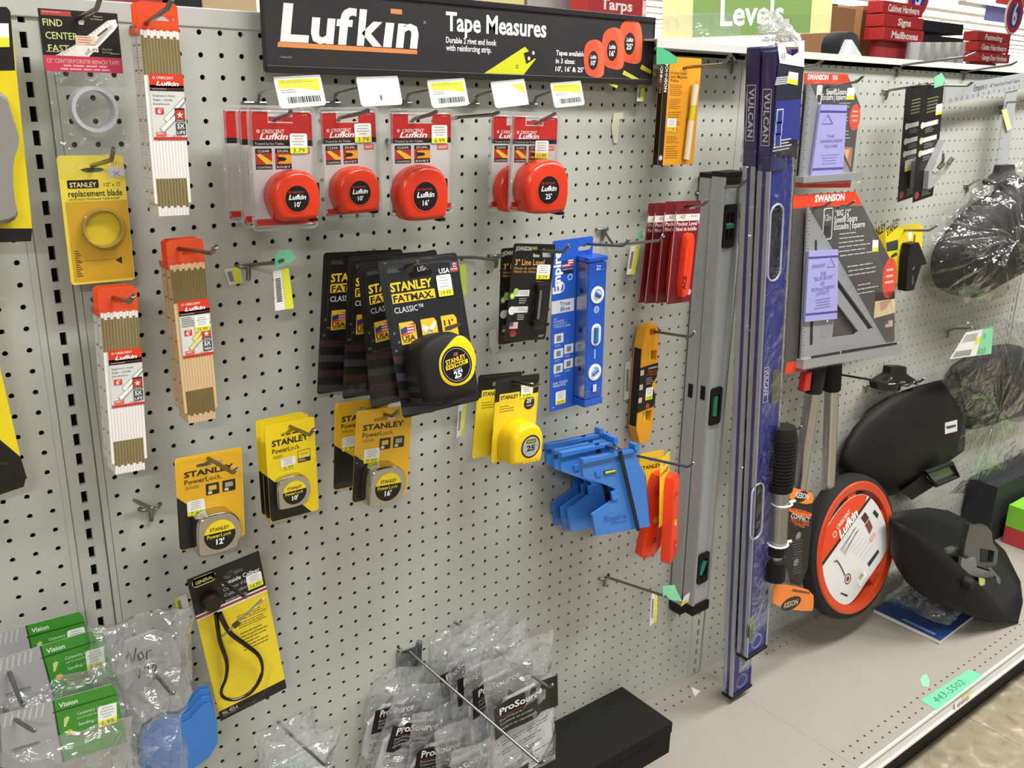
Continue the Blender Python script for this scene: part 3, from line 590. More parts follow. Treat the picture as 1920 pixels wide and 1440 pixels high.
        m.rect(a+.07, a+.34, .535, .558, t, 'd86a58'); m.lines(a+.1, a+.32, .541, .555, 1, t-.004, 'f8e8e4'); m.lines(a+.5, b-.05, .553, .562, 1, t-.012, 'c8402c')
        if art == 2: m.sticker(a+.42, b-.05, .325, .425, t-.014, '15.99')
        m.build('paper_sleeve', c.root)
    return c
WHT = ('efece6', 'f1eae2', '7d6c3c'); BGE = ('d9b98c', 'd9bd94', '6f5f36'); CAP = 'g:e2512b'
def shifted(p, q): return (p[0]+q[0], p[1]+q[1])
for lab, TL, TR, BL, d, body, art, back in (
    ('topmost pair, white folding rule with orange cap beside the bench tape', (262, 54), (346, 59), (289, 404), 3.2, WHT, 1, 'rear white folding rule of the topmost pair beside the bench tape'),
    ('lower white folding rule with orange cap, left of the beige one', (188, 587), (269, 581), (213, 882), 2.4, WHT, 1, 'rear white folding rule of the lower pair, behind the paper-sleeved one'),
    ('beige wooden folding rule with orange cap and yellow price sticker', (318, 497), (391, 487), (337, 792), 2.7, BGE, 2, 'rear beige folding rule behind the one with the price sticker')):
    c = folding_rules(lab, TL, TR, BL, d, body, CAP, art=art)
    o = c.A; s = 1.0; B = c.A+Vector((.0, .72, .02))
    k = Card('folding_rule', back, 'folding rule', TL, TR, BL, d, 'folding rules with orange caps', w=1.62, h=7.75)
    k.root.location = W(*(c.A+c.y*.68))
    for ch in list(c.root.children):
        if not ch.name.startswith('paper_sleeve'): copy_tree(ch, k.root)
# bench tape in a clear bag
c = Card('bench_tape', 'centre-finding bench tape coiled in a clear bag under a black and pink card', 'tape measure', (70, 15), (219, 22), (82, 133), 1.3); w, h = c.w, c.h
m = c.m(); m.ext([(0, 0), (w, 0), (w, -h), (0, -h)], -.03, 0, '1c1a18', [list(reversed(circ(.52*w, -.17*h, .14, 12)))], back='c8c6c2'); y = -.036; t = y-.006
m.rect(0, 1, .74, 1.0, y, 'cf3f5c'); m.rect(.03, .40, .02, .10, y, 'b8443c'); m.lines(.05, .38, .04, .08, 1, t, 'e0a090')
for k, s in enumerate(('FIND', 'CENTER', 'FAST')): m.text(s, .04+.015*k, .27+.205*k, .27, t, 'd8dc8e', maxw=(.24, .40, .26)[k], bold=.012)
m.art([(.15, .74), (.42, .545), (.86, .13), (.97, .10), (.99, .20), (.95, .27), (.57, .74)], y-.003, 'f1efe9')
for k in range(34): u = k/34; m.art([(.17+.70*u, .725-.62*u), (.175+.70*u, .722-.62*u), (.205+.70*u-.02*(k % 2), .77-.62*u-.02*(k % 2)), (.20+.70*u-.02*(k % 2), .774-.62*u-.02*(k % 2))], t, '44423e'); m.art([(.55+.38*u, .725-.50*u), (.555+.38*u, .722-.50*u), (.525+.38*u, .68-.50*u), (.52+.38*u, .684-.50*u)], t, '44423e')
m.art([(.70, .385), (.84, .245), (.86, .265), (.72, .405)], t-.002, '55524e')
m.text('Then Find', .75, .62, .07, t, 'd8d4a0', maxw=.13); m.text('the Center', .75, .67, .07, t, 'd8d4a0', maxw=.13); m.text('Measure', .68, .085, .06, t, 'd8d4a0', maxw=.12); m.text('the Distance', .64, .13, .06, t, 'd8d4a0', maxw=.16); m.rect(.04, .2, .675, .685, t, 'd0ccc4'); m.rect(.86, .98, .67, .68, t, 'd0ccc4')
m.text('12" CENTERPOINT® BENCH TAPE', .50, .86, .16, t, 'f0b8a8', 'C', maxw=.92, bold=.01); m.lines(.08, .96, .885, .925, 1, t, 'f0b0b4', 'C', th=.7); m.lines(.05, .98, .94, .98, 1, t, 'f0b0b4', 'C', th=.7)
m.build('header_card', c.root)
s = c.m(); s.rect(.42, .67, .40, .55, -.05, 'ecc8b0'); s.rect(.55, .70, .54, .66, -.05, 'f4f2ee'); s.lines(.45, .64, .42, .54, 3, -.055, 'b07858'); s.text('6.49', .56, .65, .13, -.055, '6a6660', maxw=.13); s.build('price_sticker', c.root)
q = M(); X, Z, r = .55*w, -1.62*h, .95      # coil of steel tape standing in the bag
q.lathe([(r, .35), (r, -.42), (r-.16, -.42), (r-.16, .35), (r, .35)], X, Z, 'g:c3c3cc', 48); q.build('tape_coil', c.root, smooth=True, ang=40)
def sheet(x0, x1, z0, z1, y, c, nx=16, nz=20, amp=.1, seed=1, name=None, parent=None, pinch=None, closed=True, smooth=False, th=.02):
    """a crumpled film bag: two sheets sealed round the edge"""
    rnd = random.Random(seed); m = M(); gr = []
    for sgn in ((-1, 1) if closed else (-1,)):
        g = [[None]*(nx+1) for _ in range(nz+1)]; vs = []
        for j in range(nz+1):
            for i in range(nx+1):
                u, v = i/nx, j/nz; e = min(u, 1-u, v, 1-v); bul = min(1, e*5)
                x = x0+(x1-x0)*u+rnd.uniform(-1, 1)*amp*.22; z = z0+(z1-z0)*v+rnd.uniform(-1, 1)*amp*.22
                yy = y+sgn*(th*min(1, e*8)+.01+bul*(amp*.9+rnd.uniform(-.5, 1)*amp)) + (amp*.6*math.sin(u*9+seed)*math.cos(v*7+seed*2))
                if pinch: x, yy, z = pinch(u, v, x, yy, z)
                vs.append((x, yy, z))
        fs = []
        for j in range(nz):
            for i in range(nx):
                a = j*(nx+1)+i
                if (i+j+seed) % 2: fs += [(a, a+1, a+nx+2), (a, a+nx+2, a+nx+1)]
                else: fs += [(a, a+1, a+nx+1), (a+1, a+nx+2, a+nx+1)]
        m.add(vs, fs, c)
    return m.build(name, parent, smooth=smooth, ang=24) if name else m
sheet(-.02, w+.02, -2.72*h, -1.0*h, 0, 'film', 14, 16, .16, 3, 'clear_bag', c.root)
# spare blade card
c = Card('replacement_blade', 'coiled replacement blade on a yellow card under the bench tape', 'tape blade', (105, 292), (230, 290), (133, 535), 1.2); w, h = c.w, c.h
m = c.m(); hole = [(x*w, -z*h) for x, z in ((.32, .11), (.40, .095), (.62, .095), (.70, .11), (.62, .13), (.40, .13))]
m.ext(rrect(0, w, -h, 0, .15), -.03, 0, 'f0dc50', [list(reversed(hole))], back='d0cec8'); y = -.036; t = y-.006
m.rect(.05, .99, .35, .98, y, 'd8a82c'); m.rect(.11, .58, .185, .25, y, '24200f', r=.06); m.text('STANLEY', .345, .24, .20, t, 'f2e89a', 'C', maxw=.40, bold=.03); m.text('1/2" x 12\'', .66, .24, .17, t, '3a3418', maxw=.26); m.text('replacement blade', .11, .312, .27, t, '2a2410', maxw=.82, bold=.015); m.text('• FITS MOST POPULAR TAPE RULES', .10, .342, .09, t, '3a3418', maxw=.78)
m.rect(.74, 1.0, .09, .17, t, 'd8d0dc'); m.text('X', .87, .16, .2, t-.004, '8a84a0', 'C', sx=1.6); m.text('-11', .80, .075, .15, t, '3a3418')
for k in range(12): m.rect(.10, .10+.1*(.6+.4*((k*7) % 3)/2), .73+.018*k, .738+.018*k, t, '6a5420')
m.lines(.13, .86, .815, .822, 1, t, '5a4818'); m.art([(.82, .80), (.82, .86), (.72, .828)], t, '2c220c'); m.build('backing_card', c.root)
q = M(); X, Z = .55*w, -.56*h; q.lathe([(.95, -.03), (.95, -.5), (.86, -.55), (.5, -.55)], X, Z, 'clear', 40); q.build('clear_blister', c.root, smooth=True)
q = M(); q.lathe([(.86, -.05), (.86, -.45), (.80, -.45), (.80, -.05), (.86, -.05)], X, Z, 'g:a8934e', 40); q.lathe([(.79, -.06), (.79, -.05), (.02, -.05)], X, Z, 'e8cc30', 40); q.build('blade_coil', c.root, smooth=True, ang=40)
# caliper card
c = Card('outside_caliper', 'steel outside caliper on a black and yellow card, lowest on its column', 'caliper', (350, 1087), (484, 1028), (403, 1357), 2.2); w, h = c.w, c.h
m = c.m(); hole = [(x*w, -z*h) for x, z in ((.46, .075), (.50, .065), (.54, .05), (.59, .05), (.60, .06), (.74, .06), (.74, .085), (.60, .09), (.54, .10), (.50, .10))]
m.ext([(0, 0), (w, 0), (w, -h), (0, -h)], -.03, 0, '1a1818', [list(reversed(hole))], back='c8c6c2'); y = -.036; t = y-.006
m.art([(0, .275), (1, .275), (1, .93), (0, .93)], y, 'e9cf2c'); m.rect(0, 1, .268, .278, t, 'f0eee8'); m.rect(0, 1, .252, .266, t, 'a8343c'); m.rect(.0, 1, .242, .252, t, 'f0eee8')
m.rect(.06, .36, .015, .06, t, '1a1818'); m.flat(rrect(.05*w, .37*w, -.07*h, -.012*h, .22), y-.003, 'e8e070'); m.flat(rrect(.065*w, .355*w, -.064*h, -.018*h, .17), t, '2a2a1a'); m.text('GENERAL', .21, .053, .19, t-.004, 'f0e890', 'C', maxw=.24, bold=.02)
for k, s in enumerate(('Outside Caliper', "Compas d'épaisseur", 'Calibrador de', 'exteriores')): m.text(s, .42, .128+.037*k, (.24, .19, .19, .19)[k], t, 'f0f0ec' if k == 0 else 'b8b8b4', maxw=(.54, .54, .42, .30)[k], bold=.015 if k == 0 else 0)
for k, z in enumerate((.36, .41)): m.lines(.52, .95, z, z+.045, 3, t, '6a5c18')
m.lines(.52, .93, .48, .62, 6, t, '7a6a18'); m.text('No. 455-6', .05, .965, .22, t, 'eeeeea', maxw=.22, bold=.01); m.lines(.05, .25, .972, .985, 1, t, 'a8a8a4'); m.build('backing_card', c.root)
s = c.m(); s.sticker(.75, .97, .13, .225, -.05, '14.99', frac=.4); s.build('price_sticker', c.root)
IRON = 'm:4a453e'; q = M(); px = lambda u, v, o=.4: (lambda f: (f[0]*w, -o, -f[1]*h))(c.loc(u, v, o))
q.tube(spline([px(*p) for p in ((405, 1150), (412, 1200), (425, 1240), (424, 1270), (415, 1295), (420, 1308), (440, 1312), (462, 1303), (480, 1285), (490, 1262))]), [.16-.1*i/45 for i in range(46)], IRON, 8, flat=.7); q.build('caliper_leg', c.root, smooth=True)
q = M(); q.tube(spline([px(*p, .5) for p in ((412, 1150), (430, 1185), (462, 1210), (484, 1228), (492, 1250), (488, 1275), (470, 1300), (452, 1310))]), [.17-.1*i/35 for i in range(36)], IRON, 8, flat=.7); q.build('caliper_leg', c.root, smooth=True)
q = M(); a = px(398, 1130, .45); q.lathe([(.02, -.2), (.42, -.2), (.52, -.05), (.52, .2), (.36, .25), (.3, .2)], a[0], a[2], IRON, 28, -.45); q.build('spring_bow', c.root, smooth=True, ang=50)
q = M(); q.tube([px(415, 1195, .5), px(489, 1126, .85)], .055, 'm:b9b4a6', 8); q.tube([px(482, 1133, .8), px(491, 1124, .85)], .075, 'm:c9c4b6', 8); q.tube([px(438, 1175, .6), px(448, 1166, .66)], .15, 'm:6a6458', 8); q.build('adjusting_screw', c.root, smooth=True, ang=50)
q = M(); q.tube([px(*p, .1) for p in ((375, 1105), (425, 1100), (455, 1165), (496, 1120), (500, 1135), (470, 1195), (510, 1250), (490, 1310), (440, 1330), (415, 1310), (410, 1220), (385, 1160))], .09, 'clear', 6, closed=True); q.build('clear_blister', c.root, smooth=True)
# hooks of this column
peg_hook('wire hook holding the bench tape bag in the top left corner', (146, 35), 1.3, (181, 17), (188, -4), 4.6, root=(-7.5, 51.95))
peg_hook('wire hook holding the topmost white folding rules', (275, 43), 3.2, (314, 16), (322, -2), 6.6, root=(-4.5, 51.95))
peg_hook('wire hook holding the replacement blade card', (172, 311), 1.2, (209, 300), (213, 279), 3.6, root=(-7.5, 45.95))
peg_hook('wire hook holding the beige folding rules', (335, 466), 2.7, (397, 475), (404, 462), 5.6, root=(-3.5, 41.95))
peg_hook('wire hook holding the lower white folding rules', (213, 558), 2.4, (243, 567), (249, 554), 4.4, root=(-7.5, 39.95))
peg_hook('wire hook holding the chrome 12-foot tape measure card', *z3(260, 740, (390, 356)), 2.6, *z3(260, 740, (532, 440), (550, 415)), 5.0, root=(-3.5, 30.95))
peg_hook('wire hook holding the three chrome 10-foot tape measure cards', *z3(260, 740, (850, 178)), 2.9, *z3(260, 740, (962, 226), (987, 190)), 5.0, root=(1.5, 30.95))
peg_hook('wire hook holding the pair of chrome 16-foot tape measure cards', *z3(560, 440, (480, 1010)), 3.5, *z3(560, 440, (525, 1022), (562, 990)), 4.4, root=(6.5, 31.95))
peg_hook('empty wire hook low on the left beside the long slotted upright', (252, 938), .5, (286, 958), (291, 951), 3.4, root=(-6.5, 28.95))
peg_hook('wire hook holding the caliper card', *z3(260, 740, (425, 1020)), 2.2, *z3(260, 740, (600, 1140), (610, 1132)), 5.4, root=(-2.5, 23.95))
peg_hook('wire hook holding the four large black tape measures', *z3(560, 440, (600, 172)), 5.6, *z3(560, 440, (645, 165), (670, 152)), 6.6, root=(6.5, 40.95))
peg_hook('wire hook holding the pair of solid yellow tape measures', *z3(560, 440, (1200, 825)), 3.9, *z3(560, 440, (1325, 852), (1355, 838)), 5.8, rpx=(985, 712))
# two large yellow and black carded tools cut off by the left edge
c = Card('carded_tool', 'black and yellow carded tool cut by the left picture edge, upper one', 'carded tool', (-150, 8), (14, 15), (-110, 452), 1.6, w=7.0, h=11.3); w, h = c.w, c.h
def edge_card(c, TR, BR, pts, blk, stick, extra):
    A = c.root; m = M(); P = [at(*p, c.d)-c.A for p in pts]; m.ext([(v.dot(c.x), v.dot(c.z)) for v in P], -.05, 0, 'e9d21f')
    for b in blk:
        P = [at(*p, c.d)-c.A for p in b]; m.flat([(v.dot(c.x), v.dot(c.z)) for v in P], -.056, '161514')
    m.build('backing_card', A)
    if extra:
        q = M(); P = [at(*p, c.d)-c.A for p in extra]; o = [(v.dot(c.x), v.dot(c.z)) for v in P]; q.puff(smooth_loop(o, 2), [(1, -.06), (.97, -.7), (.9, -.9)], 'g:8f8d88'); q.build('tool_blister', A, smooth=True)
    if stick:
        s = M(); P = [at(*p, c.d+.08)-c.A for p in stick]; o = [(v.dot(c.x), v.dot(c.z)) for v in P]; s.flat(o, -.08, 'f3f3f0'); lo = [o[3], o[2], ((o[2][0]*.6+o[1][0]*.4), o[2][1]*.6+o[1][1]*.4), ((o[3][0]*.6+o[0][0]*.4), o[3][1]*.6+o[0][1]*.4)]; s.flat(lo, -.085, 'e9e63a'); s.build('price_sticker', A)
edge_card(c, None, None, [(-140, 12), (12, 13), (19, 22), (60, 428), (58, 452), (-110, 458)], [[(-140, 12), (12, 13), (19, 22), (28, 132), (-135, 135)], [(-112, 428), (60, 428), (58, 452), (-110, 458)]], [(-70, 42), (16, 44), (18, 88), (-66, 90)], [(-110, 160), (2, 160), (18, 215), (34, 262), (18, 300), (20, 372), (33, 420), (-90, 425)])
c = Card('carded_tool', 'black and yellow carded tool cut by the left picture edge, lower one', 'carded tool', (-140, 600), (-20, 590), (-100, 960), 1.6, w=7.0, h=11.3)
edge_card(c, None, None, [(-130, 560), (-18, 545), (0, 690), (38, 856), (49, 892), (44, 912), (-105, 962)], [[(0, 824), (38, 856), (49, 892), (44, 912), (-105, 962), (-112, 700), (-60, 700)]], None, None)
q = M(); P = [at(*p, c.d+.06)-c.A for p in ((-60, 860), (14, 870), (16, 893), (-60, 925))]; o = [(v.dot(c.x), v.dot(c.z)) for v in P]; q.tube([(a, -.08, b) for a, b in o], .05, 'clear', 6, closed=True); q.build('clear_blister', c.root, smooth=True)
# ---------------------------------------------------------------- banner sign and price plates
A0, A1, B0 = at(495, -8, 1.3), at(1231, 32, 1.3), at(503, 134, 1.3)
bx0, bx1, bz0, bz1 = .82, 27.25, 50.3, 54.25
r = empty('banner_sign', (bx0, -1.0, bz0), None, 'long black tape-measure banner sign over the middle of the pegboard', 'sign')
w, h = bx1-bx0, bz1-bz0
m = M(w, h); seg = 10
prof = [(-.05, h*i/seg) for i in range(seg+1)]        # gently bowed panel
vs = [(x, y, z) for y, z in prof for x in (0, w)]
m.add(vs, [(2*i, 2*i+1, 2*i+3, 2*i+2) for i in range(seg)], 's:2b2a2c')
m.add([(x, y+.1, z) for x, y, z in vs], [(2*i+2, 2*i+3, 2*i+1, 2*i) for i in range(seg)], 's:2b2a2c'); m.build('panel', r, smooth=True)
for nm, z0, z1 in (('bottom_frame', -.06, .28), ('top_frame', h-.22, h+.1)):
    m = M(); m.box(-.05, w+.05, -.14, .12, z0, z1, 's:1c1b1c'); m.build(nm, r, bevel=.03)
for nm, x in (('side_frame', -.12), ('side_frame', w)):
    m = M(); pts = [(y-.03, z) for y, z in prof]+[(.12, h), (.12, 0)]; n = len(pts); m.add([(x, y, z) for y, z in pts]+[(x+.12, y, z) for y, z in pts], [tuple(range(n)), tuple(range(2*n-1, n-1, -1))]+[(i, n+i, n+(i+1) % n, (i+1) % n) for i in range(n)], 's:1c1b1c'); m.build(nm, r)
class Bow(M):       # art laid on the bowed panel
    def build(s, name, parent):
        s.v = [(x, y-.05, z) for x, y, z in ((a, b, c+h) for a, b, c in s.v)]
        return M.build(s, name, parent)
m = Bow(w, h); y = -.012; t = y-.008
m.text('HI-VIZ', .045, .115, .34, y, 'd98a58', maxw=.065, bold=.02)
for ch, x, mw in (('L', .028, .058), ('u', .090, .052), ('f', .143, .045), ('k', .185, .058), ('ı', .243, .027), ('n', .272, .054)): m.text(ch, x, .635-.002, 1.62, y, 'e4e2e4', maxw=mw, bold=.045, sh=.12)
m.rect(.262, .288, .175, .235, y, 'd9894e'); m.text('®', .338, .33, .14, y, 'b8b6b8')
m.art([(.024, .655), (.322, .665), (.322, .72), (.022, .715)], y, 'd9894e'); m.text('TM806UPW', .026, .84, .09, y, '9a989a', maxw=.024)
m.text('Tape Measures', .392, .39, .92, y, 'f0f0f0', maxw=.268, bold=.035); m.text('Durable 2 rivet end hook', .392, .55, .30, y, 'e8e8e8', maxw=.130, bold=.03); m.text('with reinforcing strip.', .392, .65, .30, y, 'e8e8e8', maxw=.117, bold=.03)
m.art([(.490, .93), (.60, .54), (.632, .70), (.595, .95)], y, 'd2d428'); m.art([(.597, .63), (.632, .56), (.638, .66), (.605, .78)], t, '242424'); m.flat(circ(.612*w, -.70*h, .10), t-.004, 'e8e6dc'); m.flat(circ(.624*w, -.62*h, .10), t-.004, 'e8e6dc'); m.lines(.575, .59, .80, .86, 2, t, '5a5a18')
for k, (s, mw) in enumerate((('Tapes available', .088), ('in 3 sizes:', .058), ("10', 16' & 25'", .086))): m.text(s, .690, .63+.115*k, .27, y, 'f0f0f0', maxw=mw, bold=.03)
for k, (cx, cz, R, s) in enumerate(((.925, .40, 1.20, "25'"), (.868, .52, 1.12, "16'"), (.808, .68, 1.0, "10'"))):
    X, Z = cx*w, -cz*h; yy = y-.006*k; S = .98
    m.flat(smooth_loop([(X+a*R*.78, Z+b*R*S) for a, b in ((-1.05, .95), (-.3, 1.25), (.6, 1.2), (1.0, .7), (1.12, -.2), (1.08, -1.05), (-.6, -.95), (-1.0, -.6), (-1.2, .3))], 2), yy, 'e26a48'); m.flat(smooth_loop([(X+a*R*.78, Z+b*R*S) for a, b in ((-1.05, .95), (-.3, 1.25), (.2, 1.1), (.5, .5), (.55, -1.0), (-.6, -.95), (-1.0, -.6), (-1.2, .3))], 2), yy-.002, 'dd5638')
    m.flat(circ(X-.1*R, Z, R*.40, 24, R*.55), yy-.004, '241e1e'); m.text('Lufkin', X/w-.10*R/w, -(Z+.10*R)/h, .20*R, yy-.005, 'f0e8e4', 'C', maxw=.50*R/w, bold=.04, sh=.2); m.text(s, X/w-.10*R/w, -(Z-.28*R)/h, .27*R, yy-.005, 'f4f0ec', 'C', bold=.04)
    m.art([(cx+.034*R, cz+.27*R-.02), (cx+.08*R, cz+.36*R), (cx+.078*R, cz+.40*R), (cx+.03*R, cz+.31*R)], yy-.001, 'd8ce4a')
m.build('printed_graphics', r)
def plate(label, TL, TR, BL, d, yellow, hook, blank=0):
    c = Card('price_plate', label, 'price tag', TL, TR, BL, d, 'white price plates on wire arms', w=2.2, h=1.32, tilt=-14); w, h = c.w, c.h; m = c.m()
    m.ext(rrect(0, w, -h, 0, .16), -.03, .02, 'g:f0f0ee'); m.rect(.0, 1, .0, .07, -.034, 'a8a8a6', r=.05); y = -.036
    if yellow: m.art([(.06, .10), (.94, .10), (.94, .52), (.55, .40), (.06, .36)] if yellow == 1 else [(.55, .18), (.94, .18), (.94, .55)], y, 'ded338')
    if yellow == 1: m.lines(.1, .9, .13, .24, 2, y-.004, '9a9440'); m.lines(.1, .5, .42, .56, 2, y-.004, '8a8a88'); m.barcode(.2, .9, .66, .86, y-.004)
    if yellow == 2: m.rect(.1, .56, .18, .82, y-.002, 'dcdcda')
    m.build('plate', c.root)
    if blank:
        q = M(); X, Z = .5*w, -.72*h; q.flat(circ(X, Z, .06, 12, .13), -.04, '6a6a68'); q.build('slot', c.root)
    # the arm: leaves the board, rises and runs out to the plate
    a = at(*hook[0], .1)-c.A; b = at(*hook[1], 1.4)-c.A; e = c.pt(.12, .35, -.05)-c.A
    L = lambda v: (v.dot(c.x), v.dot(c.y), v.dot(c.z)); q = M(); q.tube([L(a+Vector((0, .05, 0))), L(a+Vector((0, -.5, .02))), L(a+Vector((0, -.75, .45))), L(e+Vector((0, .15, 0)))], .085, WIRE, 8); q.build('arm', c.root, smooth=True)
    q = M(); o = a; q.tube([L(o+Vector((-.55, .1, 0))), L(o+Vector((-.55, -.15, 0))), L(o+Vector((.55, -.15, 0))), L(o+Vector((.55, .1, 0)))], .085, WIRE, 8); q.build('clip', c.root, smooth=True)
plate('leftmost white price plate with yellow strip and barcode, under the banner', (512, 145), (596, 145), (521, 199), 6.2, 1, ((476, 193), (500, 170)))
plate('blank white price plate with small slot, second from the left', (667, 145), (743, 148), (674, 200), 6.0, 0, ((617, 193), (640, 170)), 1)
plate('middle white price plate with yellow strip and barcode', (800, 151), (868, 152), (806, 202), 5.8, 1, ((752, 193), (780, 172)))
plate('white price plate with grey paper and yellow corner, second from the right', (919, 154), (983, 156), (926, 205), 5.6, 2, ((880, 195), (900, 180)))
plate('rightmost white price plate with barcode, above the 25-foot tape measures', (1031, 156), (1087, 157), (1035, 204), 5.4, 1, ((990, 196), (1010, 182)))
peg_hook('wire hook holding the three red 10-foot tape measures', *z3(380, 0, (410, 668)), 3.55, *z3(380, 0, (488, 640), (495, 625)), 5.0, root=(.5, 46.95))
peg_hook('wire hook holding the lone red 10-foot tape measure', *z3(380, 0, (770, 662)), 2.3, *z3(380, 0, (905, 632), (932, 620)), 5.0, root=(4.5, 46.95))
peg_hook('wire hook holding the red 16-foot tape measure', *z3(380, 0, (1190, 668)), 3.0, *z3(380, 0, (1290, 640), (1315, 628)), 4.8, root=(8.5, 46.95))
peg_hook('long wire hook holding the two red 25-foot tape measures', *z3(800, 0, (640, 680)), 3.4, *z3(800, 0, (700, 652), (722, 638)), 4.8, root=(16.5, 46.95))
peg_hook('empty wire hook between the 16-foot and the 25-foot red tape measures', *z3(800, 0, (178, 660)), .4, *z3(800, 0, (370, 645), (405, 632)), 3.6, root=(11.5, 47.95))
# ---------------------------------------------------------------- line levels, torpedo levels, pocket levels
def line_level(label, TL, TR, BL, d, front):
    c = Card('line_level_card', label, 'level', TL, TR, BL, d, 'black carded line levels', w=3.2, h=5.85); w, h = c.w, c.h; m = c.m()
    hole = [(x*w, -z*h) for x, z in ((.48, .10), (.56, .09), (.70, .05), (.76, .05), (.82, .09), (.93, .10), (.93, .135), (.48, .135))]
    m.ext(rrect(0, w, -h, 0, .16), -.03, 0, '161514', [list(reversed(hole))], back='c8c6c2'); y = -.036
    m.text('JOHNSON', .05, .07, .24, y, 'f0f0ee', maxw=.38, bold=.03, sh=.15); m.rect(.44, .56, .03, .06, y, '8aa83a')
    m.text('3" Line Level', .07, .215, .33, y, 'e0aa52', maxw=.70, bold=.015); m.text('Niveau de cordeau 3"', .06, .26, .16, y, 'c89848', maxw=.66); m.text('Nivel de línea 3"', .06, .295, .16, y, 'c89848', maxw=.62)
    for z in (.47, .64): m.rect(.12, .48, z, z+.065, y, 'd8d8d6'); m.lines(.25, .46, z+.015, z+.055, 2, y-.004, '8a8a88'); m.lines(.25, .48, z+.085, z+.15, 3, y, 'c0c0be')
    m.flat(circ(.08*w, -.53*h, .2, 16), y-.003, '8ab83e'); m.flat(circ(.16*w, -.485*h, .2, 16), y-.004, 'a4cc58'); m.flat(circ(.08*w, -.53*h, .11, 12), y-.006, 'dce8b8'); m.flat(circ(.10*w, -.68*h, .26, 16), y-.003, 'dadad8')
    m.rect(.08, .28, .80, .87, y, 'c89a96'); m.rect(.08, .17, .80, .84, y-.003, '4a4a60'); m.lines(.17, .28, .81, .87, 3, y-.003, 'eee6e2'); m.flat([(.18*w+.27*math.cos(math.radians(60*i)), -.92*h+.22*math.sin(math.radians(60*i))) for i in range(6)], y, 'a83838'); m.lines(.09, .27, .90, .94, 2, y-.004, '301414'); m.lines(.82, .96, .95, .98, 2, y, 'b8b8b6'); m.build('backing_card', c.root)
    if front:
        s = c.m(); s.sticker(.60, .93, .21, .36, -.055, '2.79'); s.build('price_sticker', c.root)
        q = M(); X, Z = .68*w, -.62*h; q.puff(rrect(X-.42, X+.52, Z-1.5, Z+1.45, .15), [(1, -.03), (.98, -.35), (.9, -.42)], 'clear'); q.build('clear_blister', c.root, smooth=True)
        q = M(); q.box(X-.14, X+.24, -.36, -.05, Z-1.0, Z+1.0, 'g:1a1a1a'); q.box(X-.26, X+.36, -.38, -.05, Z+.95, Z+1.25, 'g:181818'); q.box(X-.30, X+.42, -.38, -.05, Z-1.3, Z-.95, 'g:181818'); q.build('line_level', c.root, bevel=.04)
        q = M(); q.tube([(X-.04, -.36, Z-.85), (X-.04, -.36, Z+.9)], .08, 'g:77777a', 8); q.build('vial', c.root, smooth=True)
line_level('rear black line level card, left edge showing behind the front one', *z3(900, 420, (118, 138), (350, 140), (132, 672)), 2.4, False)
line_level('front black line level card with price sticker, left of the blue level', *z3(900, 420, (190, 108), (427, 116), (140, 652)), 3.3, True)
peg_hook('wire hook holding the two black line level cards', *z3(900, 420, (330, 152)), 3.3, *z3(900, 420, (470, 156), (503, 122)), 5.4, root=(15.5, 39.95))
peg_hook('empty wire hook between the large black tape measures and the line levels', *z3(900, 420, (-28, 188)), 1.2, *z3(900, 420, (85, 202), (130, 168)), 4.0, rpx=(838, 482))
# blue torpedo level
c = Card('torpedo_level_card', 'long blue torpedo level fixed to a blue card with round vials', 'level', *z3(900, 420, (408, 96), (634, 60), (372, 1062)), 2.6, w=3.35, h=11.1); w, h = c.w, c.h; m = c.m(); BLU = '1f58c0'
hole = [(x*w, -z*h) for x, z in ((.62, .055), (.72, .045), (.90, .045), (.98, .055), (.90, .075), (.64, .075))]
m.ext(rrect(0, w, -h, 0, .14), -.03, 0, BLU, [list(reversed(hole))], back='d0d0d0'); y = -.036
m.text('Empire', .20, .30, .60, y, 'f0f2f6', bold=.05, rot=90, maxw=.80); m.flat([(X*w, -Z*h) for X, Z in ((.14, .245), (.20, .235), (.26, .245), (.20, .30))], y-.002, 'f0f2f6'); m.lathe([(.36, 0), (.29, 0)], .20*w, -.265*h, 'f0f2f6', 24, y-.003)
m.rect(.24, .52, .115, .155, y, 'b84a50'); m.lines(.24, .52, .118, .155, 3, y-.003, 'f0eaea', th=.5); m.rect(.24, .38, .115, .137, y-.005, '2a3a7a'); m.rect(.24, .52, .158, .195, y, '101c40'); m.text('MADE IN USA', .26, .172, .1, y-.003, 'e8e8f0', maxw=.24); m.lathe([(.20, 0), (.15, 0)], .44*w, -.215*h, 'e8ecf6', 20, y)
m.rect(.0, .56, .34, .415, y, 'd5d6da'); m.text('True', .20, .375, .26, y-.004, '2a58b0', maxw=.26, bold=.03); m.text('Blue', .22, .405, .26, y-.004, '2a58b0', maxw=.24, bold=.03)
for k, s in enumerate(('10"', 'MAGNETIC', 'DUAL PITCH™', 'TORPEDO LEVEL')): m.text(s, .06, .452+.016*k, .13, y, 'c8d4f0', maxw=(.08, .26, .32, .42)[k])
for a, z in ((.08, .535), (.08, .625), (.34, .61), (.08, .715), (.34, .70)): m.rect(a, a+.23, z, z+.055, y, 'd6dae4'); m.lines(a+.02, a+.2, z+.065, z+.08, 2, y, 'b8c4e4'); m.rect(a+.06, a+.17, z+.012, z+.045, y-.003, '7a7e88')
m.text('SLIM, TOUGH,', .07, .838, .15, y, 'e8eef8', maxw=.38); m.text('VERSATILE.', .07, .855, .15, y, 'e8eef8', maxw=.33); m.lines(.05, .15, .975, .985, 1, y, 'b8c4e4'); m.build('backing_card', c.root)
s = c.m(); s.sticker(.14, .40, .885, .965, -.05, '20.99'); s.build('price_sticker', c.root)
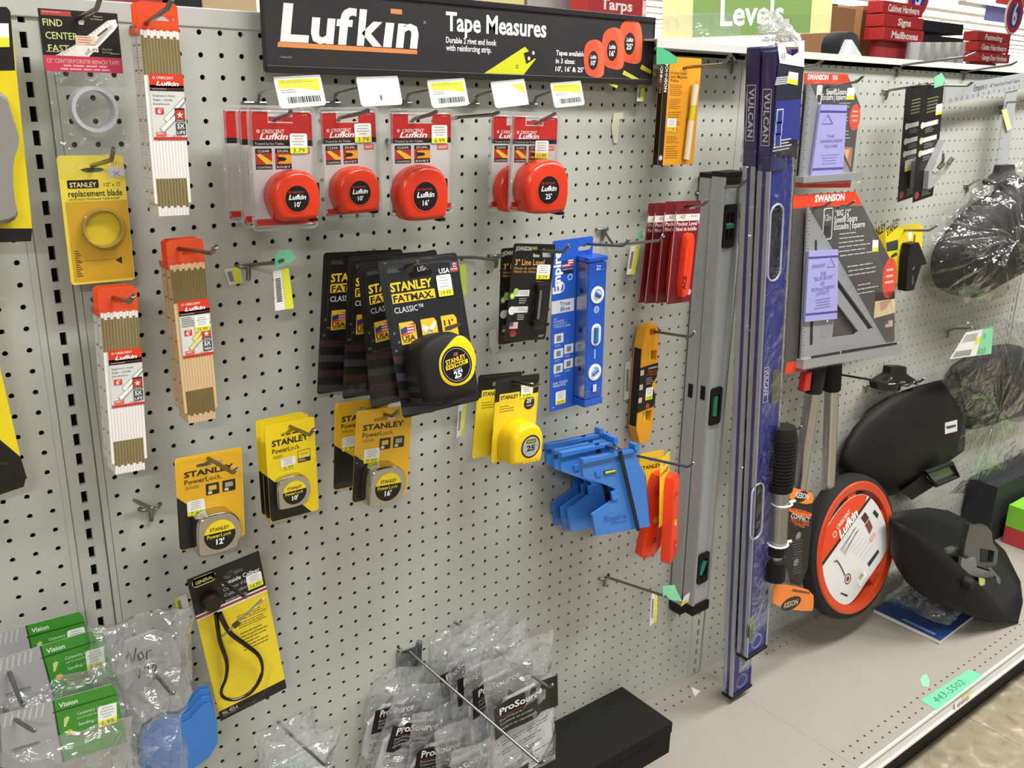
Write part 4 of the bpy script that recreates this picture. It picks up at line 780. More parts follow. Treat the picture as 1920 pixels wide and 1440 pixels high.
X0, X1 = .60*w, 1.06*w; Z1, Z0 = -.10*h, -.985*h; T = -1.15
q = M(); q.box(X0, X1, T, -.05, Z0+.55, Z1-.35, 'g:1d52b8'); b = q.build('level_body', c.root, bevel=.05)
q = M(); q.box(X0-.02, X0+.05, T+.06, -.1, Z0+.7, Z1-.4, 'm:b2b4ba'); q.build('edge_rail', c.root, bevel=.02)
for zz in (.22, .48, .74):
    q = M(); q.flat(circ(0, 0, .17, 16), 0, 'r:2a3244'); o = q.build('magnet', c.root); o.rotation_euler = (0, 0, -math.pi/2); o.location = ((X0-.03)*IN, (T*.5)*IN, (Z1+(Z0-Z1)*zz)*IN)
for zz, hh, nm in ((Z1, -.85, 'end_sleeve'), (Z0+.3, .85, 'end_sleeve')):
    q = M(); a, b2 = sorted((zz, zz+hh)); q.box(X0-.08, X1+.1, T-.08, -.04, a, b2, 'clear'); q.build(nm, c.root, bevel=.04)
q = M(); q.box(X0-.03, X1+.05, T-.03, -.04, Z0+.02, Z0+.5, 'g:1d58c4'); q.box(X0-.03, X1+.05, T-.03, -.04, Z1-.28, Z1+.02, 'g:1d58c4'); q.build('card_fold', c.root, bevel=.05)
for zz, kind in ((.265, 0), (.53, 1), (.785, 2)):
    X, Z = (X0+X1)/2+.02, Z1+(Z0-Z1)*zz+.2; q = M()
    if kind == 1:
        o = rrect(X-.40, X+.40, Z-.72, Z+.72, .38, 6); q.puff(o, [(1, T), (1, T-.05), (.84, T-.06)], 'g:e9edf2', 'g:c9d3dc'); q.tube([(X-.05, T-.08, Z-.5), (X-.05, T-.08, Z+.5)], .17, 'g:2f77b8', 10); 
    else:
        q.lathe([(.55, 0), (.55, -.05), (.38, -.07), (.37, -.01), (.0, -.01)], X, Z, 'g:e9edf2', 32, T); q.tube([(X-.2, T-.06, Z+.12*(1-kind)), (X+.2, T-.06, Z-.12*(1-kind))], .14, 'g:2c6fb0', 10)
    q.build('vial', c.root, smooth=True, ang=40)
q = M(1, 1); y = T-.012; X = (X0+X1)/2; q.text('True', X, -(Z1-.62), .14, y-.07, 'f0f4fa', 'C'); q.text('Blue', X, -(Z1-.80), .14, y-.07, 'f0f4fa', 'C'); q.lathe([(.22, 0), (.18, 0)], X, Z1-3.35, 'dce6f4', 20, y); q.lathe([(.12, 0), (.08, 0)], X, Z1-3.35, 'dce6f4', 16, y)
q.rect(X-.05, X+.03, -(Z1-5.95), -(Z1-6.6), y, 'b8ccec'); q.rect(X-.14, X+.16, -(Z0+1.0), -(Z0+1.5), y-.07, 'c8d4ea'); q.build('printed_marks', c.root)
peg_hook('long double-bent wire hook above the blue torpedo level', *z3(900, 420, (600, 112)), 2.6, *z3(900, 420, (805, 122), (840, 92)), 5.0, root=(20.5, 39.95))
peg_hook('wire hook holding the red pocket level cards', *z3(1280, 300, (15, 262)), 4.3, *z3(1280, 300, (115, 252), (138, 230)), 6.0, rpx=(1243, 392))
peg_hook('short wire hook with T-shaped clip left of the red pocket levels', *z3(900, 420, (750, 118)), .5, *z3(900, 420, (1010, 95), (1030, 65)), 6.6, root=(24.5, 40.95))
# red pocket levels
for k, (TL, TR, BL, d, lab) in enumerate((((1216, 381), (1258, 381), (1194, 563), 1.6, 'rearmost red pocket level card of the four, only its left edge showing'), ((1229, 380), (1272, 380), (1206, 565), 2.4, 'second pocket level card from the back of the four red ones'), ((1247, 378), (1291, 378), (1230, 568), 3.3, 'third pocket level card from the back, just behind the front red one'), ((1268, 377), (1314, 378), (1253, 570), 4.3, 'front red pocket level card showing a whole orange pocket level'))):
    c = Card('pocket_level_card', lab, 'level', TL, TR, BL, d, 'red carded pocket levels', w=2.42, h=6.8); w, h = c.w, c.h; m = c.m()
    hole = [(x*w, -z*h) for x, z in ((.40, .055), (.80, .045), (.80, .075), (.40, .085))]
    m.ext(rrect(0, w, -h, 0, .12), -.03, 0, '6e1a1e', [list(reversed(hole))], back='d0cec8'); y = -.036
    m.rect(.0, 1, .125, .225, y, 'e8e4de'); m.text('ACE', .20, .165, .2, y-.004, 'c03030', maxw=.2, bold=.03, sh=.2); m.rect(.62, .9, .14, .155, y-.004, 'b8b0a8'); m.rect(.04, .97, .19, .30, y-.003, '7a1c20'); m.text('Pocket Level', .08, .235, .26, y-.008, 'f0e4e0', maxw=.84, bold=.02); m.text('Nivel de bolsillo', .08, .285, .24, y-.008, 'f0e4e0', maxw=.84, bold=.02)
    m.flat([(.01*w, -h*.1), (.03*w, -h*.1), (.03*w, -h*.98), (.01*w, -h*.98)], y, 'c8a8a8'); m.build('backing_card', c.root)
    q = M(); X = .50*w; q.puff(smooth_loop([(X-.38, -.93*h), (X+.30, -.93*h), (X+.40, -.86*h), (X+.46, -.36*h), (X+.25, -.30*h), (X-.20, -.31*h), (X-.36, -.37*h)], 1), [(1, -.03), (1, -.42), (.92, -.5)], 'g:f0401c'); lv = q.build('pocket_level', c.root, smooth=True, ang=40)
    if k == 3: q = M(1, 1); q.text('ACE', X-.02, .86*h, .34, -.51, '3a1410', rot=90, bold=.05, sh=.2); q.lines(X-.05, X+.08, .45*h, .7*h, 14, -.51, 'b03018'); q.build('printed_marks', lv); q = M(); q.flat(circ(.88*w, -.90*h, .2, 16), -.04, 'd8b0a8'); q.build('badge', c.root)
# yellow carded pocket levels
for k, (TL, TR, BL, d, lab) in enumerate(((z3(1180, 0, (215, 410), s=3.79)[0], z3(1180, 0, (450, 440), s=3.79)[0], z3(1180, 0, (182, 1188), s=3.79)[0], 1.5, 'rear orange pocket level card with black edge behind the front one'), (z3(1180, 0, (252, 400), s=3.79)[0], z3(1180, 0, (521, 422), s=3.79)[0], z3(1180, 0, (205, 1170), s=3.79)[0], 2.4, 'front orange pocket level card with a cream level, under green tape'))):
    c = Card('pocket_level_card', lab, 'level', TL, TR, BL, d, 'orange carded pocket levels', w=3.5, h=6.75); w, h = c.w, c.h; m = c.m(); m.ext(rrect(0, w, -h, 0, .12), -.03, 0, 'e59a22', [list(reversed(circ(.52*w, -.10*h, .12, 12)))], back='d0cec8'); y = -.036
    m.rect(.0, .13, .0, 1, y, '1c1a18'); m.text('JOHNSON', .03, .06, .24, y-.004, 'f0ece4', rot=-90, maxw=.50, bold=.03)
    if k:
        for j, s in enumerate(('Pocket Level', 'with Magnetic', 'Pickup')): m.text(s, .19, .155+.034*j, .17, y, '4a3210', maxw=(.42, .46, .22)[j], bold=.01)
        for z0, z1, n in ((.25, .36, 6), (.38, .48, 6), (.5, .70, 9), (.73, .80, 4), (.82, .95, 6)): m.lines(.19, .55, z0, z1, n, y, '8a5c18')
    m.build('backing_card', c.root)
    if k:
        s = c.m(); s.sticker(.17, .42, .56, .69, -.05, '2.29', 'f0c83a', .4); s.build('price_sticker', c.root); q = M(); X = .78*w; q.tube([(X+.12, -.25, -.24*h), (X+.02, -.25, -.44*h)], .21, 'g:efe4c4', 12); q.tube([(X-.06, -.25, -.58*h), (X-.22, -.25, -.95*h)], .21, 'g:efe4c4', 12); q.build('pocket_level', c.root, smooth=True, ang=60)
        q = M(); q.tube([(X+.02, -.25, -.44*h), (X-.06, -.25, -.58*h)], .19, 'g:e6d824', 12); q.build('vial', c.root, smooth=True); q = M(); q.puff([(X-.05, -.96*h), (X-.5, -.96*h), (X-.2, -.2*h), (X+.45, -.2*h), (X+.4, -.3*h)], [(1, -.03), (.98, -.5), (.9, -.55)], 'clear'); q.build('clear_blister', c.root, smooth=True); q = M(); q.flat(circ(.06*w, -.93*h, .17, 14), -.042, 'b8bcd8'); q.build('badge', c.root)
peg_hook('wire hook holding the orange pocket level cards', *z3(1180, 0, (400, 480), s=3.79), 2.4, *z3(1180, 0, (672, 455), (722, 388), s=3.79), 6.6, root=(29.5, 50.95))
peg_hook('empty wire hook under the end of the top rail, left of the upright', *z3(1180, 0, (745, 420), s=3.79), .2, *z3(1180, 0, (748, 425), (735, 400), s=3.79), 1.2, root=(36.5, 51.95))
# yellow torpedo level hanging by its end
c = Card('torpedo_level', 'yellow plastic torpedo level with black label hanging by its pointed end', 'level', *z3(900, 420, (915, 575), (1030, 568), (905, 1228)), 1.35, w=1.95, h=9.05); w, h = c.w, c.h
q = M(); hl = [(.40*w, -.035*h), (.68*w, -.035*h), (.72*w, -.085*h), (.40*w, -.085*h)]; Yl = 'g:eaa01c'
vl = [[(.42*w, -.215*h), (.85*w, -.215*h), (.88*w, -.30*h), (.38*w, -.30*h)], [(.35*w, -.72*h), (.85*w, -.72*h), (.80*w, -.82*h), (.40*w, -.82*h)]]
q.ext([(.22*w, -.02*h), (.75*w, 0), (.92*w, -.12*h), (.92*w, -.86*h), (.78*w, -1.0*h), (.32*w, -.99*h), (.08*w, -.86*h), (.08*w, -.16*h)], 0, .85, Yl, [list(reversed(hl))]+[list(reversed(v)) for v in vl]); q.build('level_body', c.root, bevel=.04)
for v in vl:
    q = M(); x = sum(a for a, _ in v)/4; z = sum(b for _, b in v)/4; q.tube([(x, .4, z-.42), (x, .4, z+.42)], .2, 'g:c8d24a', 12); q.build('vial', c.root, smooth=True)
q = M(); q.box(.06*w, .10*w, -.0+.1, .75, -.84*h, -.19*h, 'r:201e1c'); q.build('edge_strip', c.root)
q = M(w, h); q.ext([(.02*w, -.34*h), (.96*w, -.325*h), (.95*w, -.44*h), (.70*w, -.50*h), (.95*w, -.60*h), (.95*w, -.69*h), (.02*w, -.715*h)], -.05, -.01, '1a1817'); y = -.055; q.text('JOHNSON', .45, .365, .13, y, 'e8e4e0', maxw=.45, bold=.03); q.text('Magnetic', .44, .395, .15, y, 'd84a28', maxw=.5); q.text('9" Torpedo', .40, .42, .15, y, 'd84a28', maxw=.55); q.lines(.38, .80, .435, .50, 4, y, 'a8a49e')
for z in (.36, .48, .59): q.rect(.04, .22, z, z+.045, y, 'c8b8a0')
q.flat([(.55*w+.2*math.cos(math.radians(60*i)), -.675*h+.2*math.sin(math.radians(60*i))) for i in range(6)], y, 'b84038'); q.sticker(.40, .78, .52, .625, y-.002, '7.99'); q.build('paper_label', c.root)
peg_hook('wire hook with the yellow torpedo level hanging from it', *z3(900, 420, (985, 606)), 1.4, *z3(900, 420, (1180, 636), (1210, 608)), 4.6, rpx=(1224, 618))
# orange levels on yellow cards
for k, (TL, TR, BL, d, lab, hh) in enumerate((((1200, 851), (1240, 843), (1189, 1060), 2.6, 'rear orange plastic level on yellow card, lower body behind blue post levels', 8.3), ((1237, 865), (1262, 851), (1219, 1072), 4.6, 'front orange plastic level on yellow card, turned edge-on', 8.6))):
    c = Card('carded_level', lab, 'level', TL, TR, BL, d, 'orange levels on yellow cards', w=2.2 if k == 0 else 1.9, h=hh, yaw=(-8, 22)[k]); w, h = c.w, c.h; m = c.m()
    hole = [(x*w, -z*h) for x, z in ((.35, .06), (.75, .06), (.70, .09), (.38, .09))]; m.ext(rrect(0, w, -.62*h, 0, .1), -.03, 0, 'eec02a', [list(reversed(hole))]); m.text('STANLEY', .06, .155, .28, -.036, '1a1710', maxw=.86, bold=.04); m.rect(.5, .75, .34, .44, -.036, '2a1a14'); m.rect(.36, .62, .50, .55, -.036, 'efe8d8'); m.build('backing_card', c.root)
    q = M(); q.puff([(.30*w, -.99*h), (.78*w, -.97*h), (.98*w, -.9*h), (1.02*w, -.25*h), (.92*w, -.18*h), (.55*w, -.20*h), (.44*w, -.27*h), (.30*w, -.6*h), (.14*w, -.95*h)], [(1, -.04), (1, -.72), (.94, -.8)], 'g:f2431d'); q.build('level_body', c.root, smooth=True, ang=40)
    for z in (.36, .62, .82): q = M(); q.lathe([(.28, 0), (.22, -.04), (.2, 0), (.0, 0)], .66*w, -z*h, 'g:b8381c' if z != .62 else 'g:c8a03a', 20, -.805); q.build('vial_mount', c.root, smooth=True, ang=40)
peg_hook('long wire hook holding the orange levels and the blue post levels', *z3(980, 740, (600, 335)), 3.0, *z3(980, 740, (930, 408), (962, 385)), 7.2, root=(26.5, 24.95))
peg_hook('wire hook with four blue post levels hanging on it', *z3(980, 740, (430, 272)), 2.2, *z3(980, 740, (515, 300), (527, 306)), 4.6, root=(23.5, 25.95))
# blue post levels
BP = 'g:3c7bcc'
for k, (dx, dy, d, lab) in enumerate(((-66, -27, 0.9, 'rearmost blue plastic post level of four, closest to the pegboard'), (-52, -17, 1.9, 'second blue plastic post level from the pegboard'), (-50+10, -12, 3.0, 'third blue plastic post level, half covered by the front one'), (0, 0, 4.4, 'front blue plastic post level with dark elastic band'))):
    TL, TR, BL = (1085+dx, 858+dy), (1190+dx, 836+dy), (1113+dx*1.15, 1003+dy*.7)
    c = Card('post_level', lab, 'level', TL, TR, BL, d, 'blue plastic post levels', w=5.0, h=6.3)
    G = lambda pts, o=0: [((lambda f: (f[0]*c.w, -f[1]*c.h))(c.loc(u+dx*(1+.15*(v-858)/145), v+dy*(1-.3*(v-858)/145), o))) for u, v in pts]
    q = M(); face = G([(1085, 858), (1187, 838), (1189, 857), (1205, 886), (1214, 985), (1113, 1003), (1107, 963), (1146, 936), (1150, 915), (1134, 908), (1090, 893)]); q.ext(face, -.22, 0, BP); q.build('plate', c.root, bevel=.03)
    q = M(); rb = G([(1085, 858), (1187, 838), (1187, 843), (1086, 866)]); q.ext(rb, -.42, 0, BP); q.build('top_flange', c.root, bevel=.02)
    q = M(); rb = G([(1181, 838), (1181, 830), (1186, 828), (1189, 838), (1186, 846)]); q.ext(rb, -.5, .1, BP); q.build('hook_tab', c.root, bevel=.03)
    q = M(); cw = G([(1176, 864), (1206, 892), (1218, 934), (1216, 986)])        # the second wing folds away at a right angle
    b = [(x, -.1, z) for x, z in cw]; wing = [(x+.15, 1.5, z+.1) for x, z in cw]; q.add([(x, -.15, z) for x, z in G([(1190, 858), (1208, 892), (1216, 985)])]+[(x-.4, 2.0 if k == 3 else .45, z+.2) for x, z in G([(1212, 866), (1222, 925), (1222, 985)])], [(0, 1, 4, 3), (1, 2, 5, 4)], BP); q.build('side_wing', c.root)
    q = M(); vb = G([(1127, 881), (1149, 877), (1150, 885), (1128, 889)]); q.ext(vb, -.24, -.2, 'r:2a2a24'); q.build('vial_window', c.root); q = M(); (ax, az), (bx_, bz_) = G([(1129, 885), (1148, 881)]); q.tube([(ax, -.24, az), (bx_, -.24, bz_)], .11, 'g:8c9a3a', 10); q.build('vial', c.root, smooth=True)
    q = M(); t1 = G([(1111, 882), (1121, 880), (1123, 890), (1113, 892)]); q.ext(t1, -.30, -.2, 'g:3473c4'); q.build('clip_tab', c.root); q = M(); t1 = G([(1140, 920), (1154, 916), (1155, 932), (1142, 935)]); q.ext(t1, -.34, -.2, 'g:3a7ad0'); q.build('clip_tab', c.root)
    if k == 3:
        (X, Z), (X2, Z2) = G([(1128, 985), (1180, 976)]); a = math.degrees(math.atan2(Z2-Z, X2-X)); q = M(1, 1); q.text('Empire', X, -(Z+.35), .42, -.235, 'g:2c62b4', rot=a, maxw=2.2, bold=.03); q.text('The Post Level', X+.5, -(Z-.1), .25, -.235, 'g:2c62b4', rot=a, maxw=1.6); q.build('embossed_name', c.root)
    q = M(); bd = G([(1150, 843), (1157, 841), (1192, 990), (1186, 992)]); q.ext(bd, -.46 if k == 3 else -.3, -.40 if k == 3 else -.24, 'r:1c2028'); q.build('elastic_band', c.root)
# ---------------------------------------------------------------- long box-beam levels
ALU = 'b:b9babb'
def px_in(c, u, v, o=0): f = c.loc(u, v, o); return (f[0]*c.w, -f[1]*c.h)
for k, (TL, TR, BL, d, lab) in enumerate((((1336, 325), (1369, 320), (1247, 1166), 1.40, 'rear aluminium box level, mostly behind the front aluminium one'), ((1360, 323), (1393, 318), (1275, 1167), 2.70, 'front aluminium box level with black vial frames, hung by its top end'))):
    c = Card('box_level', lab, 'level', TL, TR, BL, d, 'aluminium box levels', w=1.95); w, h = c.w, c.h; D = 1.15
    q = M(); q.box(0, .16, 0, D, -h+.9, -.35, ALU)
    for i in range(7): q.box(-.03, 0, .12+i*.14, .18+i*.14, -h+.9, -.35, ALU)
    q.build('edge_rail', c.root, bevel=.01); q = M(); q.box(w-.16, w, 0, D, -h+.9, -.35, ALU); q.build('edge_rail', c.root, bevel=.01)
    holes = []
    for u, v, hu in ((1363, 425, 1.35), (1323, 768, 1.3), (1292, 1078, 1.2)):
        x, z = px_in(c, u-(0 if k else 24), v, .0) if k else px_in(c, u-26, v, 0); x = .95; holes.append((x, z, hu))
    q = M(); q.ext([(.16, -h+.9), (w-.16, -h+.9), (w-.16, -.35), (.16, -.35)], .16, .3, 'b:c6cacc', [list(reversed(rrect(x-.5, x+.5, z-hu*.8, z+hu*.8, .15))) for x, z, hu in holes]); q.build('web', c.root)
    for i, (x, z, hu) in enumerate(holes):
        q = M(); q.ext(rrect(x-.62, x+.62, z-hu*1.15, z+hu*1.15, .22), -.02, .3, 'r:1b1c1c', [list(reversed(rrect(x-.42, x+.42, z-hu*.72, z+hu*.72, .15)))]); f = q.build('vial_frame', c.root, bevel=.03)
        q = M(); ax = (1, 0) if i == 0 else ((0, 1) if i == 1 else (.7, .7)); q.tube([(x-ax[0]*.4, .15, z-ax[1]*.8), (x+ax[0]*.4, .15, z+ax[1]*.8)], .22, 'g:2f7a68', 10); q.build('vial', f, smooth=True); q = M(); q.box(x-.45, x+.45, .5, .55, z-hu*.8, z+hu*.8, 'r:141615'); q.build('backing', f)
    for nm, a, b in (('end_cap', -.35, .0), ('end_cap', -h, -h+.9)):
        q = M(); q.box(-.05, w+.05, -.04, D+.04, a, b, 'r:1a1a1a'); q.box(.12, w-.1, .0, .4, b-.02 if a < -1 else a-.55, b+.5 if a < -1 else a, 'r:191919') if a > -1 else None; q.build(nm, c.root, bevel=.05)
    if k == 0:
        q = M(); q.box(-.035, -.03, .35, .8, -17.0, -15.9, 'r:101010'); q.build('rail_slot', c.root)
    else:
        q = M(); q.box(-.036, -.03, .35, .8, -17.0, -15.9, 'r:101010'); q.build('rail_slot', c.root); s = M(); x, z = px_in(c, 1280, 1126); s.flat([(x-.2, z-.5), (x+.7, z-.3), (x+.8, z+.5), (x+.1, z+.35)], -.02, 'eceae6'); s.flat([(x-.2, z-.5), (x+.5, z-.35), (x+.5, z-.05), (x-.2, z-.15)], -.03, 'e6d84a'); s.build('price_sticker', c.root)
peg_hook('thick wire hook carrying both aluminium box levels', (1362, 350), 2.8, (1388, 348), (1398, 338), 4.2, rpx=(1313, 362), r=.13)
VB = '20287e'; SIL = 'b:b4b5ba'; SLV = '2c2a5c'
for k, (TL, TR, BL, d, hh, lab) in enumerate((((1425, 88), (1470, 84), (1365, 1318), 4.85, None, 'rear dark blue box level standing on the base shelf'), ((1455, 95), (1507, 89), (1386, 1249), 6.1, None, 'front dark blue box level in a clear bag, tallest item by the upright'))):
    c = Card('box_level', lab, 'level', TL, TR, BL, d, 'dark blue box levels', w=2.65); w, h = c.w, c.h; D = 1.05; z0 = -h+.25
    for x in (0, w-.12):
        q = M(); q.box(x, x+.12, .0, .34, z0, -7.6, SIL); q.box(x, x+.12, .66, D, z0, -7.6, SIL); q.box(x+.03, x+.10, .3, .7, z0, -7.6, VB); q.build('edge_rail', c.root)
    sl = lambda u, v, L: (lambda p: rrect(p[0]-.72, p[0]+.72, p[1]-L, p[1]+L, .70, 6))(px_in(c, u, v))
    hol = [sl(1456, 456, 2.7), sl(1421, 960, 2.4)] if k else [[(a, b-4.5) for a, b in sl(1421, 960, 2.4)]]
    q = M(); q.ext([(.12, z0), (w-.12, z0), (w-.12, 0), (.12, 0)], .12, .3, 'g:'+VB, [list(reversed(o)) for o in hol]); q.build('web', c.root)
    for o in hol: q = M(); q.tube([(a, .1, b) for a, b in o], .08, 'g:c0c2d4', 6, closed=True); q.build('grip_ring', c.root, smooth=True)
    q = M(); q.box(.02, w-.02, .55, .6, z0, 0, 'r:33343c'); q.build('rear_web', c.root)
    q = M(); q.box(-.03, w*.62, -.03, D+.03, -7.7, 0, SLV); q.build('printed_sleeve', c.root, bevel=.08)
    q = M(1, 1); vs, fs, wd = glyphs('VULCAN', 0, .03, 1.1); zt = -2.6; X = -.04       # printed on the rail side
    q.add([(X, .70-b*.42, zt-a*.52) for a, b in vs], fs, 'd0d0d6')
    for a, b, e, f in ((.15, .2, zt+.25, zt-3.4), (.82, .87, zt+.25, zt-3.4)): q.add([(X, a, e), (X, b, e), (X, b, f), (X, a, f)], [(0, 1, 2, 3)], 'd0d0d6')
    for e in (zt+.25, zt-3.35): q.add([(X, .15, e), (X, .87, e), (X, .87, e-.05), (X, .15, e-.05)], [(0, 1, 2, 3)], 'd0d0d6')
    q.build('sleeve_print', c.root)
    q = M(); q.box(-.05, w+.05, -.03, D+.03, -h, -h+.32, 'r:161616'); q.build('end_cap', c.root, bevel=.05)
    x, z = w*.5, -h+1.25; q = M(); q.lathe([(.72, .06), (.72, .0), (.55, -.03), (.5, .04), (.0, .04)], x, z, 'g:6a6c92', 24, .1); q.build('vial_mount', c.root, smooth=True, ang=40)
    if k:
        q = M(1, 1); x, z = px_in(c, 1436, 722); q.text('VULCAN', x-.05, -(z+1.2), .36, .08, 'd8d8e4', rot=-90, bold=.02); q.flat([(x-.16, z+1.35), (x+.42, z+1.35), (x+.42, z+1.30), (x-.16, z+1.30)], .08, 'd8d8e4'); q.flat([(x-.16, z-1.45), (x+.42, z-1.45), (x+.42, z-1.40), (x-.16, z-1.40)], .08, 'd8d8e4'); q.flat([(x-.16, z+1.35), (x-.11, z+1.35), (x-.11, z-1.45), (x-.16, z-1.45)], .08, 'd8d8e4'); q.flat([(x+.37, z+1.35), (x+.42, z+1.35), (x+.42, z-1.45), (x+.37, z-1.45)], .08, 'd8d8e4'); q.build('web_print', c.root)
        x, z = px_in(c, 1448, 725); q = M(); q.ext(rrect(w-1.1, w-.2, z-1.5, z+1.2, .2), .05, .4, 'g:4c5540'); q.build('vial', c.root); x, z = px_in(c, 1410, 1180); q = M(); q.puff([(x+.6*math.cos(t*.524), z+1.2*math.sin(t*.524)) for t in range(12)], [(1, .12), (.9, .0)], 'g:566048'); q.build('vial', c.root, smooth=True)
        # printed hang card folded over the top, then the clear bag
        A = lambda u, v: px_in(c, u, v, .12); q = M(); P = [A(*p) for p in ((1457, 80), (1508, 76), (1507, 128), (1462, 120))]; hl = [A(*p) for p in ((1472, 88), (1497, 88), (1497, 98), (1486, 105), (1475, 100))]
        q.ext(P, -.14, -.11, 'e6e6e4', [list(reversed(hl))]); P = [A(*p) for p in ((1459, 118), (1507, 126), (1493, 296), (1446, 286))]; q.ext(P, -.14, -.11, '24222e'); P = [A(*p) for p in ((1455, 190), (1502, 186), (1498, 262), (1449, 262))]; q.ext(P, -.15, -.142, '2c3480')
        q.w = q.h = 1.0; x, z = A(1463, 113); q.text('48"', x, -z, .45, -.145, '8a8a8e', sx=.8)
        for i in range(3):
            x, z = A(1456-i*2, 205+i*22); q.flat([(x, z-1.0), (x+.7, z-1.0), (x+.7, z), (x, z)], -.158, 'c8cada'); q.flat([(x+.08, z-.92), (x+.62, z-.92), (x+.62, z-.08), (x+.08, z-.08)], -.162, '2c3480')
        for i in range(8): x, z = A(1455-i, 145+i*4 if i < 4 else 240+i*6); q.flat([(x, z), (x+2.0-.2*(i % 3), z), (x+2.0-.2*(i % 3), z-.09), (x, z-.09)], -.16, 'b8b8c0')
        q.build('hang_card', c.root); s = M(); P = [A(*p) for p in ((1478, 134), (1496, 137), (1494, 160), (1474, 156))]; s.flat(P, -.17, 'f2f2ee'); P = [A(*p) for p in ((1476, 147), (1495, 151), (1494, 160), (1474, 156))]; s.flat(P, -.175, 'e6ea3a'); s.build('price_sticker', c.root)
        q = sheet(-.28, w+.16, -h-1.4, -.4, .46, 'wrap', 8, 90, .11, 11, th=.56); q.build('clear_bag', c.root)
        q = M(); P0 = [(A(*p)) for p in ((1440, 68), (1436, 40), (1448, 14), (1458, 30), (1476, 40), (1500, 66), (1508, 82), (1455, 82))]; o = [(a, b) for a, b in P0]
        q.puff(smooth_loop(o, 2), [(1, .6), (1.0, .1), (.85, -.2), (.68, -.05), (.5, -.35), (.33, -.15), (.15, -.45)], 'bag'); rn = random.Random(8); q.v = [(a+rn.uniform(-.22, .22), b+rn.uniform(-.25, .25), e+rn.uniform(-.25, .25)) for a, b, e in q.v]; q.build('bag_top', c.root)
    else:
        q = sheet(-.6, w+.2, -h+.6, -.2, .54, 'wrap', 6, 70, .09, 12, th=.56); q.build('clear_bag', c.root)
